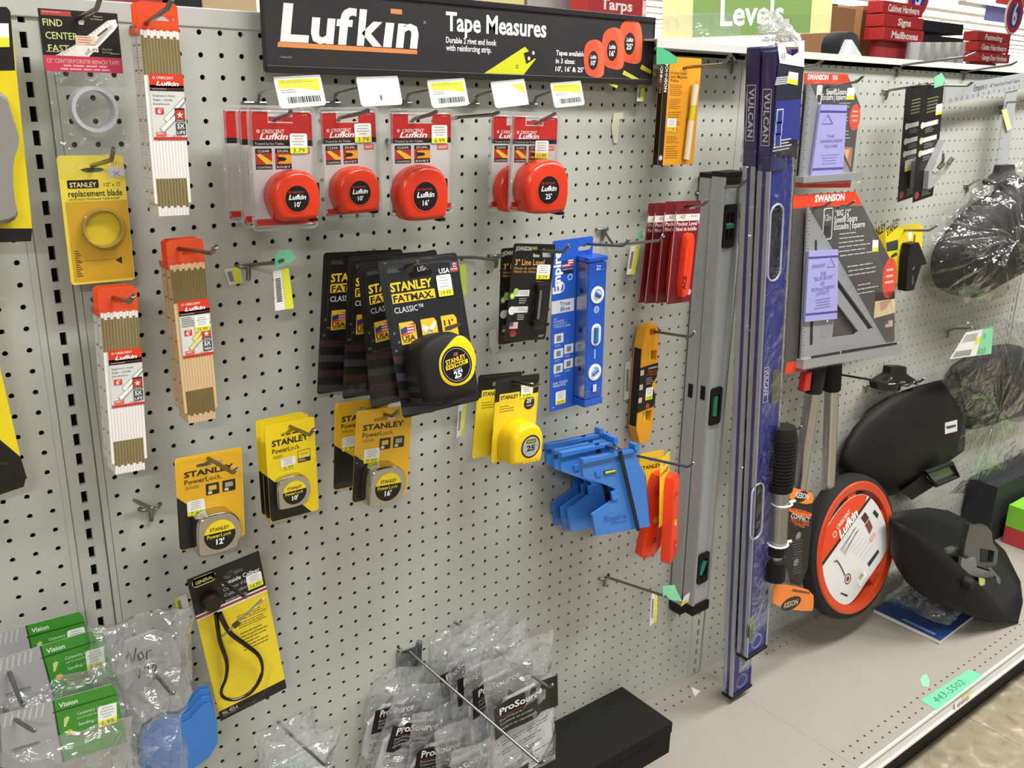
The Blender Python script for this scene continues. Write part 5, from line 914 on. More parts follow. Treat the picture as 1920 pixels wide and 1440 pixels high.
# ---------------------------------------------------------------- speed squares
def square_card(label, TL, TR, BL, d, big):
    c = Card('speed_square_pack', label, 'square', TL, TR, BL, d, 'carded speed squares', free=True); w, h = c.w, c.h
    L = lambda *p: [px_in(c, *a) for a in p]
    fr = lambda pts: [(x*w, -z*h) for x, z in pts]
    if big: out = L((1487, 366), (1603, 359), (1676, 500), (1677, 658), (1470, 702)); red = L((1487, 366), (1603, 359), (1616, 384), (1486, 391))
    else: out = L((1508, 137), (1588, 139), (1613, 200), (1606, 250), (1594, 352), (1491, 352)); red = L((1508, 137), (1588, 139), (1592, 156), (1506, 158))
    m = M(w, h); m.ext(out, -.03, 0, '4c4846', back='c8c6c2'); m.flat(red, -.036, 'd8401f')
    bot = L((1475, 680), (1676, 642), (1677, 658), (1470, 702)) if big else L((1494, 334), (1595, 336), (1594, 352), (1491, 352)); m.flat(bot, -.036, 'd8401f')
    t = -.042
    def T(s, u, v, hh, col, u2, **k):
        (x, z), (x2, z2) = L((u, v))[0], L((u2, v))[0]; m.text(s, x/w, -z/h, hh, t, col, maxw=abs(x2-x)/w, **k)
    if big:
        T('SWANSON', 1527, 379, .52, 'f6f0ec', 1582, bold=.05)
        for i, (s, u2, hh) in enumerate((('"BIG 12"', 1593, .45), ("Speed® Square", 1606, .5), ('Escuadra | Équerre', 1620, .5))): T(s, 1563+2*(i == 0), 405+13*i, hh, 'e4e2e0', u2, bold=.02)
        x, z = L((1551, 420))[0]; m.tube([(a, t, b) for a, b in rrect(x-.6, x+.6, z-1.2, z+1.2, .2)], .05, 'd8d6d4', 5, closed=True); m.text('12in', x/w, -(z+.25)/h, .5, t, 'e0dedc', 'C', maxw=.9/w); m.flat(rrect(x-.45, x+.45, z-1.0, z-.1, .1), t, '2c2a28')
        for i, (a, b) in enumerate(((1573, 1618), (1573, 1620), (1572, 1645), (1572, 1648), (1572, 1640), (1574, 1650), (1588, 1660), (1590, 1662), (1590, 1662), (1608, 1645), (1607, 1655), (1607, 1652))):
            v = 438+8.2*i+(12 if i > 5 else 0)+(10 if i > 8 else 0); (x, z), (x2, _) = L((a, v), (b, v)); m.lines(x/w, x2/w, -z/h, -z/h+.018, 1, t, 'c4c2c0')
        x, z = L((1667, 521))[0]; m.flat(circ(x, z, 1.15, 24, 1.75), t, 'd04a34'); m.lines((x-.7)/w, (x+.7)/w, -(z+.8)/h, -(z-.8)/h, 3, t-.004, 'eac0b4', 'C')
        P = L((1641, 549), (1677, 546), (1677, 586), (1637, 597)); m.flat(P, t, '33261f'); P = L((1640, 565), (1677, 560), (1677, 586), (1637, 597)); m.flat(P, t-.004, 'c8b48a'); P = L((1648, 566), (1671, 561), (1660, 580), (1650, 583)); m.flat(P, t-.008, 'b08a76'); P = L((1659, 602), (1673, 600), (1673, 612), (1659, 614)); m.flat(P, t, 'b89a98'); P = L((1659, 602), (1665, 601), (1665, 607), (1659, 608)); m.flat(P, t-.003, '454a6a')
    else:
        T('SWANSON', 1513, 149, .36, 'f6f0ec', 1552, bold=.05); P = L((1560, 141), (1570, 141), (1570, 150), (1560, 150)); m.flat(P, t, 'b0a4b0')
        T('Speed® Square', 1548, 177, .40, 'e8e6e4', 1586, bold=.02); T('Escuadra | Équerre', 1540, 187, .40, 'e8e6e4', 1585, bold=.02); x, z = L((1535, 178))[0]; m.flat(rrect(x-.35, x+.35, z-.7, z+.7, .12), t, 'd0cecc'); m.flat(rrect(x-.22, x+.22, z-.55, z, .08), t-.003, '3a3836')
        for i in range(12): (x, z), (x2, _) = L((1573-i*.3, 193+6.6*i), (1600-(i*5) % 12, 193+6.6*i)); m.lines(x/w, x2/w, -z/h, -z/h+.02, 1, t, 'c4c2c0')
        x, z = L((1602, 220))[0]; m.flat(circ(x, z, .75, 20, 1.0), t, 'd04a34'); m.lines((x-.5)/w, (x+.5)/w, -(z+.5)/h, -(z-.5)/h, 3, t-.004, 'eac0b4', 'C'); P = L((1575, 275), (1598, 276), (1594, 315)); m.flat(P, t, 'a87a58'); P = L((1580, 280), (1592, 280), (1588, 300)); m.flat(P, t-.003, 'cfae86')
    m.build('backing_card', c.root)
    # the aluminium square: a right triangle frame with a thick lip along the bottom
    q = M(); M1 = 'b:a9aaac'; o = .25
    if big: tri = L((1507, 386), (1660, 652), (1494, 684)); win = L((1560, 565), (1602, 620), (1597, 626), (1553, 632)); slit = L((1561, 520), (1630, 614), (1622, 618), (1561, 535)); lip = L((1492, 672), (1678, 640), (1676, 658), (1490, 690)); ks = L((1520, 450), (1526, 452), (1524, 640), (1512, 644))
    else: tri = L((1508, 152), (1590, 330), (1492, 336)); win = L((1530, 250), (1556, 300), (1528, 304)); slit = None; lip = L((1491, 330), (1600, 322), (1597, 336), (1490, 342)); ks = None
    hs = [list(reversed(win))]+([list(reversed(slit))] if slit else [])
    q.ext(tri, -.36, -.2, M1, hs); n = 46; (x0, z0), (x1, z1), (x2, z2) = tri
    for i in range(1, n):       # graduations along the two edges
        u = i/n; a, b = x0+(x2-x0)*u, z0+(z2-z0)*u; ln = .35 if i % 4 == 0 else .18; q.flat([(a+.05, b), (a+.05+ln, b), (a+.05+ln, b-.04), (a+.05, b-.04)], -.368, '2a2a2a')
        a, b = x0+(x1-x0)*u, z0+(z1-z0)*u; q.flat([(a-.08, b-.02), (a-.08-ln*.7, b-.02-ln*.5), (a-.08-ln*.7, b-.06-ln*.5), (a-.08, b-.06)], -.368, '2a2a2a')
    sq = q.build('metal_square', c.root, bevel=.02); q = M(); q.ext(lip, -.75, -.05, M1); q.build('lip', sq, bevel=.04)
    if big:
        q = M(); sl = L((1505, 665), (1560, 656), (1560, 661), (1505, 670)); q.flat(sl, -.76, 'r:26272a'); sl = L((1562, 655), (1667, 639), (1667, 644), (1562, 661)); q.flat(sl, -.76, 'r:26272a'); sl = L((1512, 600), (1517, 600), (1516, 645), (1511, 646)); q.flat(sl, -.37, 'r:1c1c1e'); sl = L((1520, 450), (1524, 450), (1524, 470), (1520, 470)); q.flat(sl, -.37, 'r:1c1c1e'); q.build('slots', sq)
        q = M(); x, z = px_in(c, 1551, 613, .5); q.lathe([(.7, .2), (.75, 0), (.5, -.25), (0, -.3)], x, z, 'clear', 16, -.4); q.build('clear_stud', c.root, smooth=True)
    bk = L((1504, 470), (1559, 467), (1557, 596), (1497, 602)) if big else L((1526, 196), (1575, 197), (1567, 328), (1508, 331))
    q = M(w, h); q.ext(bk, -.62, -.42, 'a9a4dc'); (ax, az), (bx_, bz_), (cx_, cz_), (dx, dz) = bk; y = -.63
    def B(u, v): return ((ax*(1-u)+bx_*u)*(1-v)+(dx*(1-u)+cx_*u)*v, (az*(1-u)+bz_*u)*(1-v)+(dz*(1-u)+cz_*u)*v)
    for v in (.08, .88): q.flat([B(0, v), B(1, v), B(1, v+.03), B(0, v+.03)], y, '4a4696')
    rows = (("SWANSON'S", .25, .12, .55), ('THE', .36, .4, .6), ('"BLUE BOOK"', .43, .2, .85), ('OF', .50, .42, .55), ('ROOF and STAIRWAY', .58, .15, .9), ('LAYOUTS', .64, .3, .72)) if big else (('THE', .46, .35, .6), ('SWANSON SPEED®', .53, .15, .9), ('SQUARE', .60, .3, .75))
    for s, v, a, b in rows: (x, z), (x2, _) = B(a, v), B(b, v); q.text(s, x/w, -z/h, .30 if big else .22, y, '5a54a0', maxw=(x2-x)/w)
    for i in range(4): (x, z), (x2, _) = B(.2, .70+.04*i), B(.85, .70+.04*i); q.lines(x/w, x2/w, -z/h, -z/h+.02, 1, y, '7a74b8', 'C')
    tr = [B(.62, .24), B(.88, .24), B(.75, .12)] if big else [B(.12, .26), B(.5, .26), B(.3, .14)]; q.tube([(a, y, b) for a, b in tr], .03, '6a64b0', 5, closed=True); q.build('blue_booklet', c.root)
    s = M(w, h); st = L((1635, 450), (1646, 450), (1645, 471), (1634, 472)) if big else L((1588, 165), (1602, 164), (1600, 187), (1585, 187)); s.flat(st, -.06, 'f2f2ee'); s.flat([st[3], st[2], (st[2][0]*.65+st[1][0]*.35, st[2][1]*.65+st[1][1]*.35), (st[3][0]*.65+st[0][0]*.35, st[3][1]*.65+st[0][1]*.35)], -.064, 'dbe03c'); s.build('price_sticker', c.root)
    q = M(); cov = L((1505, 388), (1606, 384), (1676, 640), (1676, 660), (1490, 692)) if big else L((1507, 155), (1592, 155), (1600, 325), (1597, 340), (1489, 344)); q.flat(cov, -.80, 'clear'); q.tube([(a, -.7, b) for a, b in cov], .07, 'clear', 6, closed=True); q.build('clear_shell', c.root, smooth=True)
    return c
square_card('smaller speed square pack with blue booklet, top right of the blue box levels', (1508, 137), (1588, 139), (1491, 352), 2.6, False)
square_card('large speed square pack with blue booklet and dark grey card', (1487, 366), (1603, 359), (1470, 702), 3.0, True)
peg_hook('wire hook holding the smaller speed square pack', *z3(1440, 0, (330, 490)), 2.8, *z3(1440, 0, (500, 460), (535, 430)), 6.0, rpx=(1525, 172))
peg_hook('left of the two wire hooks holding the large speed square', *z3(1280, 300, (740, 268)), 3.1, *z3(1280, 300, (800, 260), (835, 235)), 5.0, rpx=(1500, 388))
peg_hook('right of the two wire hooks holding the large speed square', *z3(1280, 300, (875, 260)), 3.1, *z3(1280, 300, (935, 252), (968, 232)), 5.0, rpx=(1545, 388))
peg_hook('short wire hook at the top just right of the blue box levels', (1500, 128), 1.0, (1530, 122), (1543, 114), 3.6, rpx=(1478, 130))
# ---------------------------------------------------------------- far right of the board
for k, (TL, TR, BL, d, lab) in enumerate(((z3(1440, 0, (775, 490))[0], z3(1440, 0, (865, 480))[0], z3(1440, 0, (745, 1125))[0], 2.2, 'rear black carded angle finder, left of its twin'), (z3(1440, 0, (865, 480))[0], z3(1440, 0, (992, 470))[0], z3(1440, 0, (836, 1132))[0], 3.8, 'front black carded angle finder with green tape above it'))):
    c = Card('carded_angle_finder', lab, 'angle finder', TL, TR, BL, d, 'black carded angle finders', w=3.5, h=9.6); w, h = c.w, c.h; m = c.m()
    m.ext([(0, 0), (w, 0), (w, -.50*h), (.55*w, -.72*h), (.97*w, -.80*h), (.93*w, -h), (0, -h)] if k else [(0, 0), (w, 0), (w, -h), (0, -h)], -.03, 0, '171615', back='cfcdc9'); y = -.036
    for z in (.32, .45, .56): m.rect(.12, .86, z, z+.04, y, 'd8d8d4'); m.lines(.3, .75, z+.055, z+.10, 3, y, '9a9a96'); m.flat(circ(.16*w, -(z+.02)*h, .28, 14), y-.003, 'c4cf9a' if z > .4 else 'd8d8d4')
    m.flat([(.16*w+.36*math.cos(math.radians(60*i)), -.945*h+.34*math.sin(math.radians(60*i))) for i in range(6)], y, '9a3a44'); m.lines(.4, .85, .91, .975, 4, y, 'c4c4c0'); m.lines(.3, .8, .12, .26, 5, y, '8a8a5a'); m.build('backing_card', c.root)
    s = c.m(); s.sticker(*((.70, .98, .19, .28) if k else (.2, .55, .64, .74)), -.06, ''); s.build('price_sticker', c.root)
    q = M(); G = 'g:a2a3a2'; q.ext([(.40*w, -.74*h), (.95*w, -.50*h), (.98*w, -.52*h), (.55*w, -.75*h), (.60*w, -.82*h), (1.45*w, -.715*h), (1.45*w, -.75*h), (.62*w, -.90*h), (.40*w, -.90*h)] if k else [(.5*w, -.90*h), (.5*w, -.66*h), (.9*w, -.58*h), (.95*w, -.90*h)], -.5, -.05, G); q.build('angle_body', c.root, bevel=.03)
    if k:
        for x, z in ((.86, .72), (1.28, .705)): q = M(); q.tube([(x*w-.3, -.6, -z*h-.2), (x*w+.1, -.8, -z*h+.25)], .2, 'g:6a6a5a', 8); q.build('vial_knob', c.root, smooth=True)
        q = M(); q.tube([(.95*w, -.5, -.74*h), (.80*w, -.9, -.66*h), (.72*w, -1.0, -.60*h)], [.14, .12, .10], 'g:77787a', 8); q.build('pivot_arm', c.root, smooth=True)
peg_hook('wire hook with T clip holding the black angle finder cards', *z3(1440, 0, (870, 480)), 3.0, *z3(1440, 0, (1125, 482), (1152, 460)), 7.5, rpx=z3(1440, 0, (660, 510))[0])
c = Card('drywall_square', 'large grey T-square with inch marks hanging at the top right', 'square', *z3(1440, 0, (995, 490), (1432, 480), (990, 572)), 1.6, w=14.6, h=1.5); w, h = c.w, c.h
q = M(w, h); q.box(0, w+12, -.1, 0, -h, 0, 'b:c2c4c6'); y = -.11; q.text('Empire', .345, .55, .55, y, '4a4d54', maxw=.13, bold=.02); q.lathe([(.2, 0), (.14, 0)], .50*w, -.4*h, '4a4d54', 16, y); q.text('48" Heavy-Duty Drywall T-Square', .55, .52, .35, y, '5a5d64', maxw=.40)
for i in range(14): q.text(str(15-i), .07+.068*i, .92, .32, y, '4a4d54', 'C')
q.build('head', c.root); q = M(); x, z = px_in(c, 1893, 175); x2, z2 = px_in(c, 1890, 330); q.box(x-.8, x+1.5, -.02, .08, z-19, z+.3, 'b:c2c4c6')
for i in range(18): q.box(x-.7, x-.35, -.03, -.025, z-1.2-i, z-1.15-i, '4a4d54')
q.build('blade', c.root)
peg_hook('wire hook holding up the T-square', *z3(1440, 0, (1345, 575)), 1.6, *z3(1440, 0, (1420, 572), (1445, 560)), 4.0, rpx=z3(1440, 0, (1310, 600))[0])
peg_hook('long empty wire hook under the top rail above the angle finders', *z3(1440, 0, (760, 365)), .6, *z3(1440, 0, (1100, 322), (1165, 296)), 9.0, rpx=z3(1440, 0, (722, 382))[0])
peg_hook('long empty wire hook under the top rail above the T-square', *z3(1440, 0, (1150, 395)), .8, *z3(1440, 0, (1365, 365), (1400, 345)), 8.0, rpx=z3(1440, 0, (1098, 405))[0])
peg_hook('short wire hook below the T-square, left of the upper bagged shield', (1838, 336), 1.0, (1846, 336), (1850, 335), 2.5, rpx=(1812, 347))
# yellow carded clips with a black pivot
for k, (TL, TR, BL, d, lab) in enumerate((((1636, 433), (1729, 418), (1640, 508), 1.4, 'rear yellow carded square, its right part bare yellow'), ((1659, 432), (1688, 426), (1690, 520), 2.5, 'front yellow carded square with a black plastic holder'))):
    c = Card('carded_square', lab, 'square', TL, TR, BL, d, 'yellow carded squares'); L = lambda *p: [px_in(c, *a) for a in p]
    m = M(c.w, c.h); o = L((1630, 434), (1722, 418), (1729, 425), (1728, 490), (1690, 500), (1640, 480)) if k == 0 else L((1659, 432), (1690, 426), (1700, 440), (1700, 520), (1685, 545), (1661, 470)); m.ext(o, -.03, 0, 'e6cf1f'); t = -.04
    (x, z), (x2, _) = L((1642 if k == 0 else 1663, 443), (1660 if k == 0 else 1687, 440)); m.text('STANLEY' if k else 'NLEY', x/c.w, -z/c.h, .75, t, '2a2512', maxw=abs(x2-x)/c.w, bold=.04, rot=6)
    if k: m.flat(L((1661, 455), (1683, 449), (1683, 468), (1662, 472)), t, '3c4438'); m.flat(L((1669, 480), (1680, 472), (1682, 478), (1671, 484)), t, '4a4a30')
    else: m.flat(L((1713, 440), (1716, 440), (1714, 462), (1711, 463)), t, '6a5f18')
    m.build('backing_card', c.root)
    if k:
        q = M(); q.ext(L((1690, 455), (1705, 452), (1721, 492), (1710, 495), (1696, 541), (1681, 543), (1685, 480)), -.9, -.1, 'r:161616'); q.build('plastic_holder', c.root, bevel=.06); q = M(); q.flat(L((1693, 514), (1695, 514), (1695, 530), (1692, 531)), -.91, '5a5a50'); q.flat(L((1692, 503), (1697, 495), (1697, 500), (1693, 504)), -.91, '6a6a62'); q.build('slot', c.root); s = M(); s.flat(L((1700, 437), (1708, 434), (1709, 445), (1703, 452)), -.08, 'efe6da'); s.build('price_sticker', c.root)
peg_hook('wire hook holding the yellow carded squares', (1697, 432), 2.6, (1742, 432), (1757, 423), 6.0, rpx=(1660, 440))
# ---------------------------------------------------------------- measuring wheels
WC, WYAW, WTILT, WR = Vector((55.0, -4.6, 9.64)), -.012, .194, 6.3
nrm = Vector((math.sin(WYAW)*math.cos(WTILT), -math.cos(WYAW)*math.cos(WTILT), math.sin(WTILT))); xa = nrm.cross(Vector((0, 0, 1))).normalized()*-1; ya = -nrm; za = xa.cross(ya)
r = empty('measuring_wheel', WC, (xa, ya, za), 'orange measuring wheel with black tyre and folded silver handle poles', 'measuring wheel')
OW = 'g:c8431f'; q = M(); q.lathe([(WR, -.1), (WR+.45, .1), (WR+.6, .6), (WR+.55, 1.3), (WR+.2, 1.6), (WR-.3, 1.6), (WR-.25, .2), (WR, -.1)], 0, 0, 'r:1e1e1e', 64); q.build('tyre', r, smooth=True, ang=45)
q = M(); q.lathe([(WR, -.08), (WR-.15, -.2), (WR-.85, -.1), (WR-.95, .2), (WR-.95, 1.2), (WR-.2, 1.3), (WR, .1), (WR, -.08)], 0, 0, OW, 64); q.build('rim', r, smooth=True, ang=45)
for i in range(5):
    a = math.radians(20+72*i); q = M(); ca, sa = math.cos(a), math.sin(a); q.ext([(ca*.8-sa*.8, sa*.8+ca*.8), (ca*.8+sa*.8, sa*.8-ca*.8), (ca*5.5+sa*.6, sa*5.5-ca*.6), (ca*5.5-sa*.6, sa*5.5+ca*.6)], .1, .6, OW); q.build('spoke', r, bevel=.08)
def wp(u, v, o=.12):
    D = ray(u, v); P0 = WC+nrm*o; t = (P0-CX).dot(nrm)/D.dot(nrm); P = CX+D*t-WC; return P.dot(xa), P.dot(za)
Z = lambda *p: [wp(1490+a/4.5, 860+b/4.5) for a, b in p]
q = M(); disc = smooth_loop(Z((640, 315), (560, 295), (450, 350), (340, 480), (250, 640), (215, 800), (222, 940), (260, 1100), (340, 1210), (420, 1240), (495, 1220), (640, 1000), (780, 800), (798, 680), (780, 560), (720, 410)), 2)
q.ext(disc, -.02, .03, 'd4d2d0'); q.flat(smooth_loop(Z((640, 318), (560, 298), (450, 352), (340, 482), (252, 642), (218, 800), (224, 905), (330, 790), (480, 570)), 1), -.03, 'd4421f'); q.flat(Z((640, 318), (655, 330), (232, 925), (220, 905)), -.035, '2a2220'); t = -.045
(x, z), (x2, z2) = Z((395, 680), (545, 470)); a = math.degrees(math.atan2(z2-z, x2-x)); L_ = math.hypot(x2-x, z2-z); q.w = q.h = 1.0; q.text('Lufkin', x, -z, .85, t, 'f4ece8', rot=a, maxw=L_, bold=.05, sh=.2)
(x, z), (x2, z2) = Z((370, 605), (480, 455)); q.text('CRESCENT', x, -z, .42, t, 'f4e8e4', rot=a, maxw=math.hypot(x2-x, z2-z), bold=.02); x, z = Z((345, 640))[0]; q.lathe([(.30, 0), (.22, 0)], x, z, 'f4e8e4', 16, t)
(x, z), (x2, z2) = Z((385, 740), (470, 615)); q.text('Trusted by the Trades', x, -z, .22, t, 'd8d4d0', rot=a, maxw=math.hypot(x2-x, z2-z))
def slant(p0, p1, hh, col, dash=False):
    (x, z), (x2, z2) = Z(p0, p1); dx, dz = x2-x, z2-z; l = math.hypot(dx, dz); nx, nz = dz/l*hh, -dx/l*hh; q.flat([(x, z), (x2, z2), (x2+nx, z2+nz), (x+nx, z+nz)], t, col)
for i in range(4): slant((390+12*i, 770+14*i), (525+10*i-25*(i % 2), 575+12*i), .10, '7a7a78')
for i in range(5): slant((470+26*i, 770+20*i), (560+26*i, 650+18*i), .09, 'b8b8b6')
for pts, col in ((((565, 500), (600, 450), (635, 500), (600, 550)), '4a2c28'), (((600, 560), (635, 510), (665, 580), (640, 640)), '7a4030'), (((665, 460), (680, 430), (715, 470), (705, 505)), '2a2a2a'), (((620, 885), (710, 765), (720, 790), (635, 915)), '3a3a3a'), (((390, 1140), (400, 1130), (455, 1150), (450, 1168)), '2a2a2a'), (((530, 1020), (600, 940), (620, 990), (555, 1090)), 'ecebe8'), (((540, 1010), (575, 955), (590, 985), (560, 1030)), 'd6da4a'), (((635, 680), (670, 620), (695, 640), (655, 712)), 'd4a8a4')): q.flat(Z(*pts), t, col)
P = Z((340, 870), (360, 858), (385, 890), (410, 940), (430, 985)); q.tube([(a_, t-.02, b_) for a_, b_ in P], .05, '3a3a3a', 5); x, z = Z((455, 1015))[0]; q.lathe([(.52, 0), (.40, 0)], x, z, '8a3a24', 20, t); q.flat(circ(x, z, .28, 5), t, '8a3a24'); q.build('printed_disc', r)
def wl(P): P = P-WC; return (P.dot(xa), P.dot(ya), P.dot(za))
for k, (p0, p1, d0, d1) in enumerate(((((1526, 722), (1494, 935), 3.6, 3.2)), (((1560, 718), (1552, 920), 2.6, 2.4)))):
    q = M(); q.tube([wl(at(*p0, d0)), wl(at(*p1, d1))], .62, 'm:c3c3c2', 14); q.build('pole', r, smooth=True, ang=50)
    q = M(); e = at(*p0, d0); u = (at(*p0, d0)-at(*p1, d1)).normalized(); q.tube([wl(e-u*.6), wl(e+u*2.2), wl(e+u*2.6)], [.78, .82, .6], 'r:191919', 12); q.build('pole_joint', r, smooth=True, ang=50)
q = M(); e = at(1510, 712, 4.2); q.hexa([wl(e+Vector(v)) for v in ((-.5, -.3, -.9), (.4, -.3, -.9), (.4, .3, -.9), (-.5, .3, -.9), (-.4, -.3, .7), (.4, -.3, .7), (.4, .3, .7), (-.4, .3, .7))], 'g:b8261a'); q.build('latch', r, bevel=.08)
peg_hook('long wire hook holding the folded silver wheel handle', (1562, 700), 2.0, (1660, 717), (1671, 710), 7.0, rpx=(1548, 696))
# compact measuring wheel on its card
c = Card('compact_measuring_wheel', 'compact measuring wheel tied to an orange and black card, black rubber grip', 'measuring wheel', (1476, 912), (1524, 924), (1462, 1136), 5.6); L = lambda *p: [px_in(c, *a) for a in p]
m = M(c.w, c.h); K = lambda *p: L(*[(1430+a/3.6, 760+b/3.6) for a, b in p])
m.ext(smooth_loop(K((165, 545), (325, 580), (343, 605), (335, 700), (290, 1225), (150, 1190), (160, 640)), 1), -.03, 0, '171514'); y = -.037; t = -.043
m.flat(smooth_loop(K((168, 547), (325, 583), (342, 608), (332, 675), (166, 640)), 1), y, 'f08c34'); m.flat(K((166, 640), (332, 675), (331, 690), (165, 655)), y-.002, '171514'); m.flat(smooth_loop(K((172, 685), (330, 720), (326, 760), (175, 722)), 1), y, 'ee6a26')
(x, z) = K((258, 615))[0]; m.flat(circ(x, z, .95, 20, .5), t, '15120f')
def KT(s, p, q_, hh, col, **k): (x, z), (x2, z2) = K(p, q_); m.text(s, x/m.w, -z/m.h, hh, t-.004, col, maxw=abs(x2-x)/m.w, rot=math.degrees(math.atan2(z2-z, x2-x)), **k)
KT('KESON', (215, 618), (305, 634), .45, 'f4ece4', bold=.03); KT('COMPACT', (183, 757), (312, 790), .42, 'd8d4d0', bold=.03); KT('MEASURING', (182, 785), (311, 816), .36, 'c8642e', bold=.03); KT('WHEEL', (205, 808), (285, 826), .36, 'c8642e', bold=.03); KT('FEET & INCHES', (190, 705), (312, 735), .24, '3a2416')
for i in range(14):
    (x, z), (x2, _) = K((195, 905+18*i), (262+(i*7) % 12, 905+18*i)); m.lines(x/m.w, x2/m.w, -z/m.h, -z/m.h+.012, 1, t, '7a7876', 'C')
for p in ((238, 880), (222, 1060)): x, z = K(p)[0]; m.flat(circ(x, z, .36, 16), t, '8a8886')
m.build('backing_card', c.root)
q = M(c.w, c.h); o = smooth_loop(K((30, 1185), (150, 1190), (290, 1230), (292, 1340), (272, 1368), (15, 1335), (18, 1210)), 1); q.ext(o, -.8, -.72, 'f08430'); y = -.81; x, z = K((138, 1310))[0]; q.flat(circ(x, z, 1.45, 24, .62), y, '171412'); q.text('KESON', x/c.w, -(z-.25)/c.h, .5, y-.006, 'd8b498', 'C', maxw=2.0/c.w, bold=.03); q.flat(K((150, 1212), (265, 1235), (262, 1248), (140, 1228)), y, '7a3c18'); q.build('foot_card', c.root)
q = M(); e0, e1, e2, e3 = [(x, -.75, z) for x, z in (px_in(c, *p, .75) for p in ((1471, 800), (1463, 918), (1458, 1020), (1452, 1085)))]
q.tube([e0, tuple(.9*a+.1*b for a, b in zip(e0, e1)), e1], [.85, 1.02, .95], 'r:161616', 14)
for i in range(14): f = .15+.055*i; p = [a+(b-a)*f for a, b in zip(e0, e1)]; p2 = [a+(b-a)*(f+.025) for a, b in zip(e0, e1)]; q.tube([p, p2], 1.08, 'r:1d1d1d', 14)
q.build('grip', c.root, smooth=True, ang=50); q = M(); q.tube([e1, e2], .74, 'm:a9a9a8', 16); q.build('shaft', c.root, smooth=True, ang=50); q = M(); q.tube([e2, [a+(b-a)*.3 for a, b in zip(e2, e3)]], .66, 'r:1a1a1a', 14); q.build('collar', c.root, smooth=True); q = M(); q.tube([[a+(b-a)*.3 for a, b in zip(e2, e3)], [a+(b-a)*.45 for a, b in zip(e2, e3)]], .5, 'm:c0c0be', 14); q.build('collar_ring', c.root, smooth=True); q = M(); q.tube([[a+(b-a)*.45 for a, b in zip(e2, e3)], e3], .85, 'r:151515', 14); q.build('hub', c.root, smooth=True)
for p in ((1464, 943), (1457, 1019)): x, z = px_in(c, *p, .75); q = M(); q.tube([(x+.86*math.cos(i*.524), -.75-.86*math.sin(i*.524), z+.1*math.sin(i*.9)) for i in range(12)], .09, 'f0f0ee', 6, closed=True); q.tube([(x+.8, -.9, z), (x+1.4, -1.1, z+.15)], .13, 'f0f0ee', 6); q.build('zip_tie', c.root, smooth=True)
peg_hook('short wire hook behind the black rubber grip of the compact wheel', (1478, 803), 2.4, (1495, 805), (1503, 800), 4.6, rpx=(1458, 800))
# ---------------------------------------------------------------- face shields
def loft_shell(rows, d, bulge, n=14, th=.12, prof=None):
    """rows of (left pixel, right pixel); the sheet bulges towards the aisle between them"""
    vs = []; N = len(rows)
    for j, (a, b) in enumerate(rows):
        A, B = at(*a, d), at(*b, d)
        for i in range(n+1): u = i/n; P = A.lerp(B, u); s = math.sin(math.pi*u)**.7; P = P+Vector((0, -bulge*s*(.2+.8*math.sin(math.pi*(.12+.86*j/max(1, N-1)))), 0)); vs.append(P)
    return vs, [(j*(n+1)+i, j*(n+1)+i+1, (j+1)*(n+1)+i+1, (j+1)*(n+1)+i) for j in range(N-1) for i in range(n)]
SHB = 'r:0d0d0d'; S2 = lambda a, b: (1560+a/5.144, 680+b/5.144)
r = empty('face_shield', at(1690, 800, 2.0), None, 'black curved face shield with white sticker hanging on the right pegboard', 'face shield', 'black face shields'); O = at(1690, 800, 2.0)
bound_t = [S2(*p) for p in ((65, 1000), (90, 860), (140, 740), (220, 610), (330, 490), (450, 395), (560, 330), (680, 270), (830, 220), (1010, 175), (1195, 140))]
bound_b = [S2(*p) for p in ((90, 1110), (150, 1180), (240, 1240), (350, 1285), (450, 1295), (560, 1285), (700, 1235), (840, 1150), (980, 1050), (1120, 960), (1272, 850))]
q = M(); vs, fs = loft_shell(list(zip(bound_t, bound_b)), 1.0, 2.0); q.add([tuple(v-O) for v in vs], fs, SHB); o = q.build('shell', r, smooth=True, ang=80); md = o.modifiers.new('s', 'SOLIDIFY'); md.thickness = .12*IN
def spt(a, b, out): P = at(*S2(a, b), out)-O; return tuple(P)
q = M(); P = [spt(a, b, 3.9) for a, b in ((1090, 580), (1208, 550), (1208, 660), (1090, 690))]; q.add(P, [(0, 1, 2, 3)], 'dcdcda'); P = [spt(a, b, 3.92) for a, b in ((1100, 615), (1195, 595), (1195, 615), (1115, 640))]; q.add(P, [(0, 1, 2, 3)], '3a3a3a'); q.build('sticker', r)
q = M(); P = [spt(a, b, 3.0) for a, b in ((900, 1060), (1000, 1180), (1215, 1090), (1150, 970))]; q.tube(P, .28, 'r:161616', 6, closed=True); q.build('window_frame', r); q = M(); P = [spt(a, b, 2.9) for a, b in ((910, 1065), (1000, 1175), (1205, 1088), (1145, 985))]; q.add(P, [(0, 1, 2, 3)], 'g:4a4a4a'); q.build('window_pane', r)
q = M(); P0 = [spt(a, b, 2.6) for a, b in ((670, 1245), (770, 1325), (985, 1190), (890, 1075))]; P1 = [spt(a, b, 1.2) for a, b in ((650, 1230), (760, 1318), (975, 1180), (880, 1065))]; q.hexa(P1+P0, 'r:141414'); q.build('lens_flap', r)
q = M(); P = [spt(a, b, 1.5) for a, b in ((430, 190), (560, 110), (570, 40), (720, 40), (720, 110), (800, 160), (830, 220), (720, 180), (660, 180), (600, 280), (440, 260))]; cxm = sum(p[0] for p in P)/len(P)
q.ext([(p[0], p[2]) for p in P], P[0][1], P[0][1]+.8, 'r:1a1a1a'); q.build('headgear_strap', r, bevel=.1)
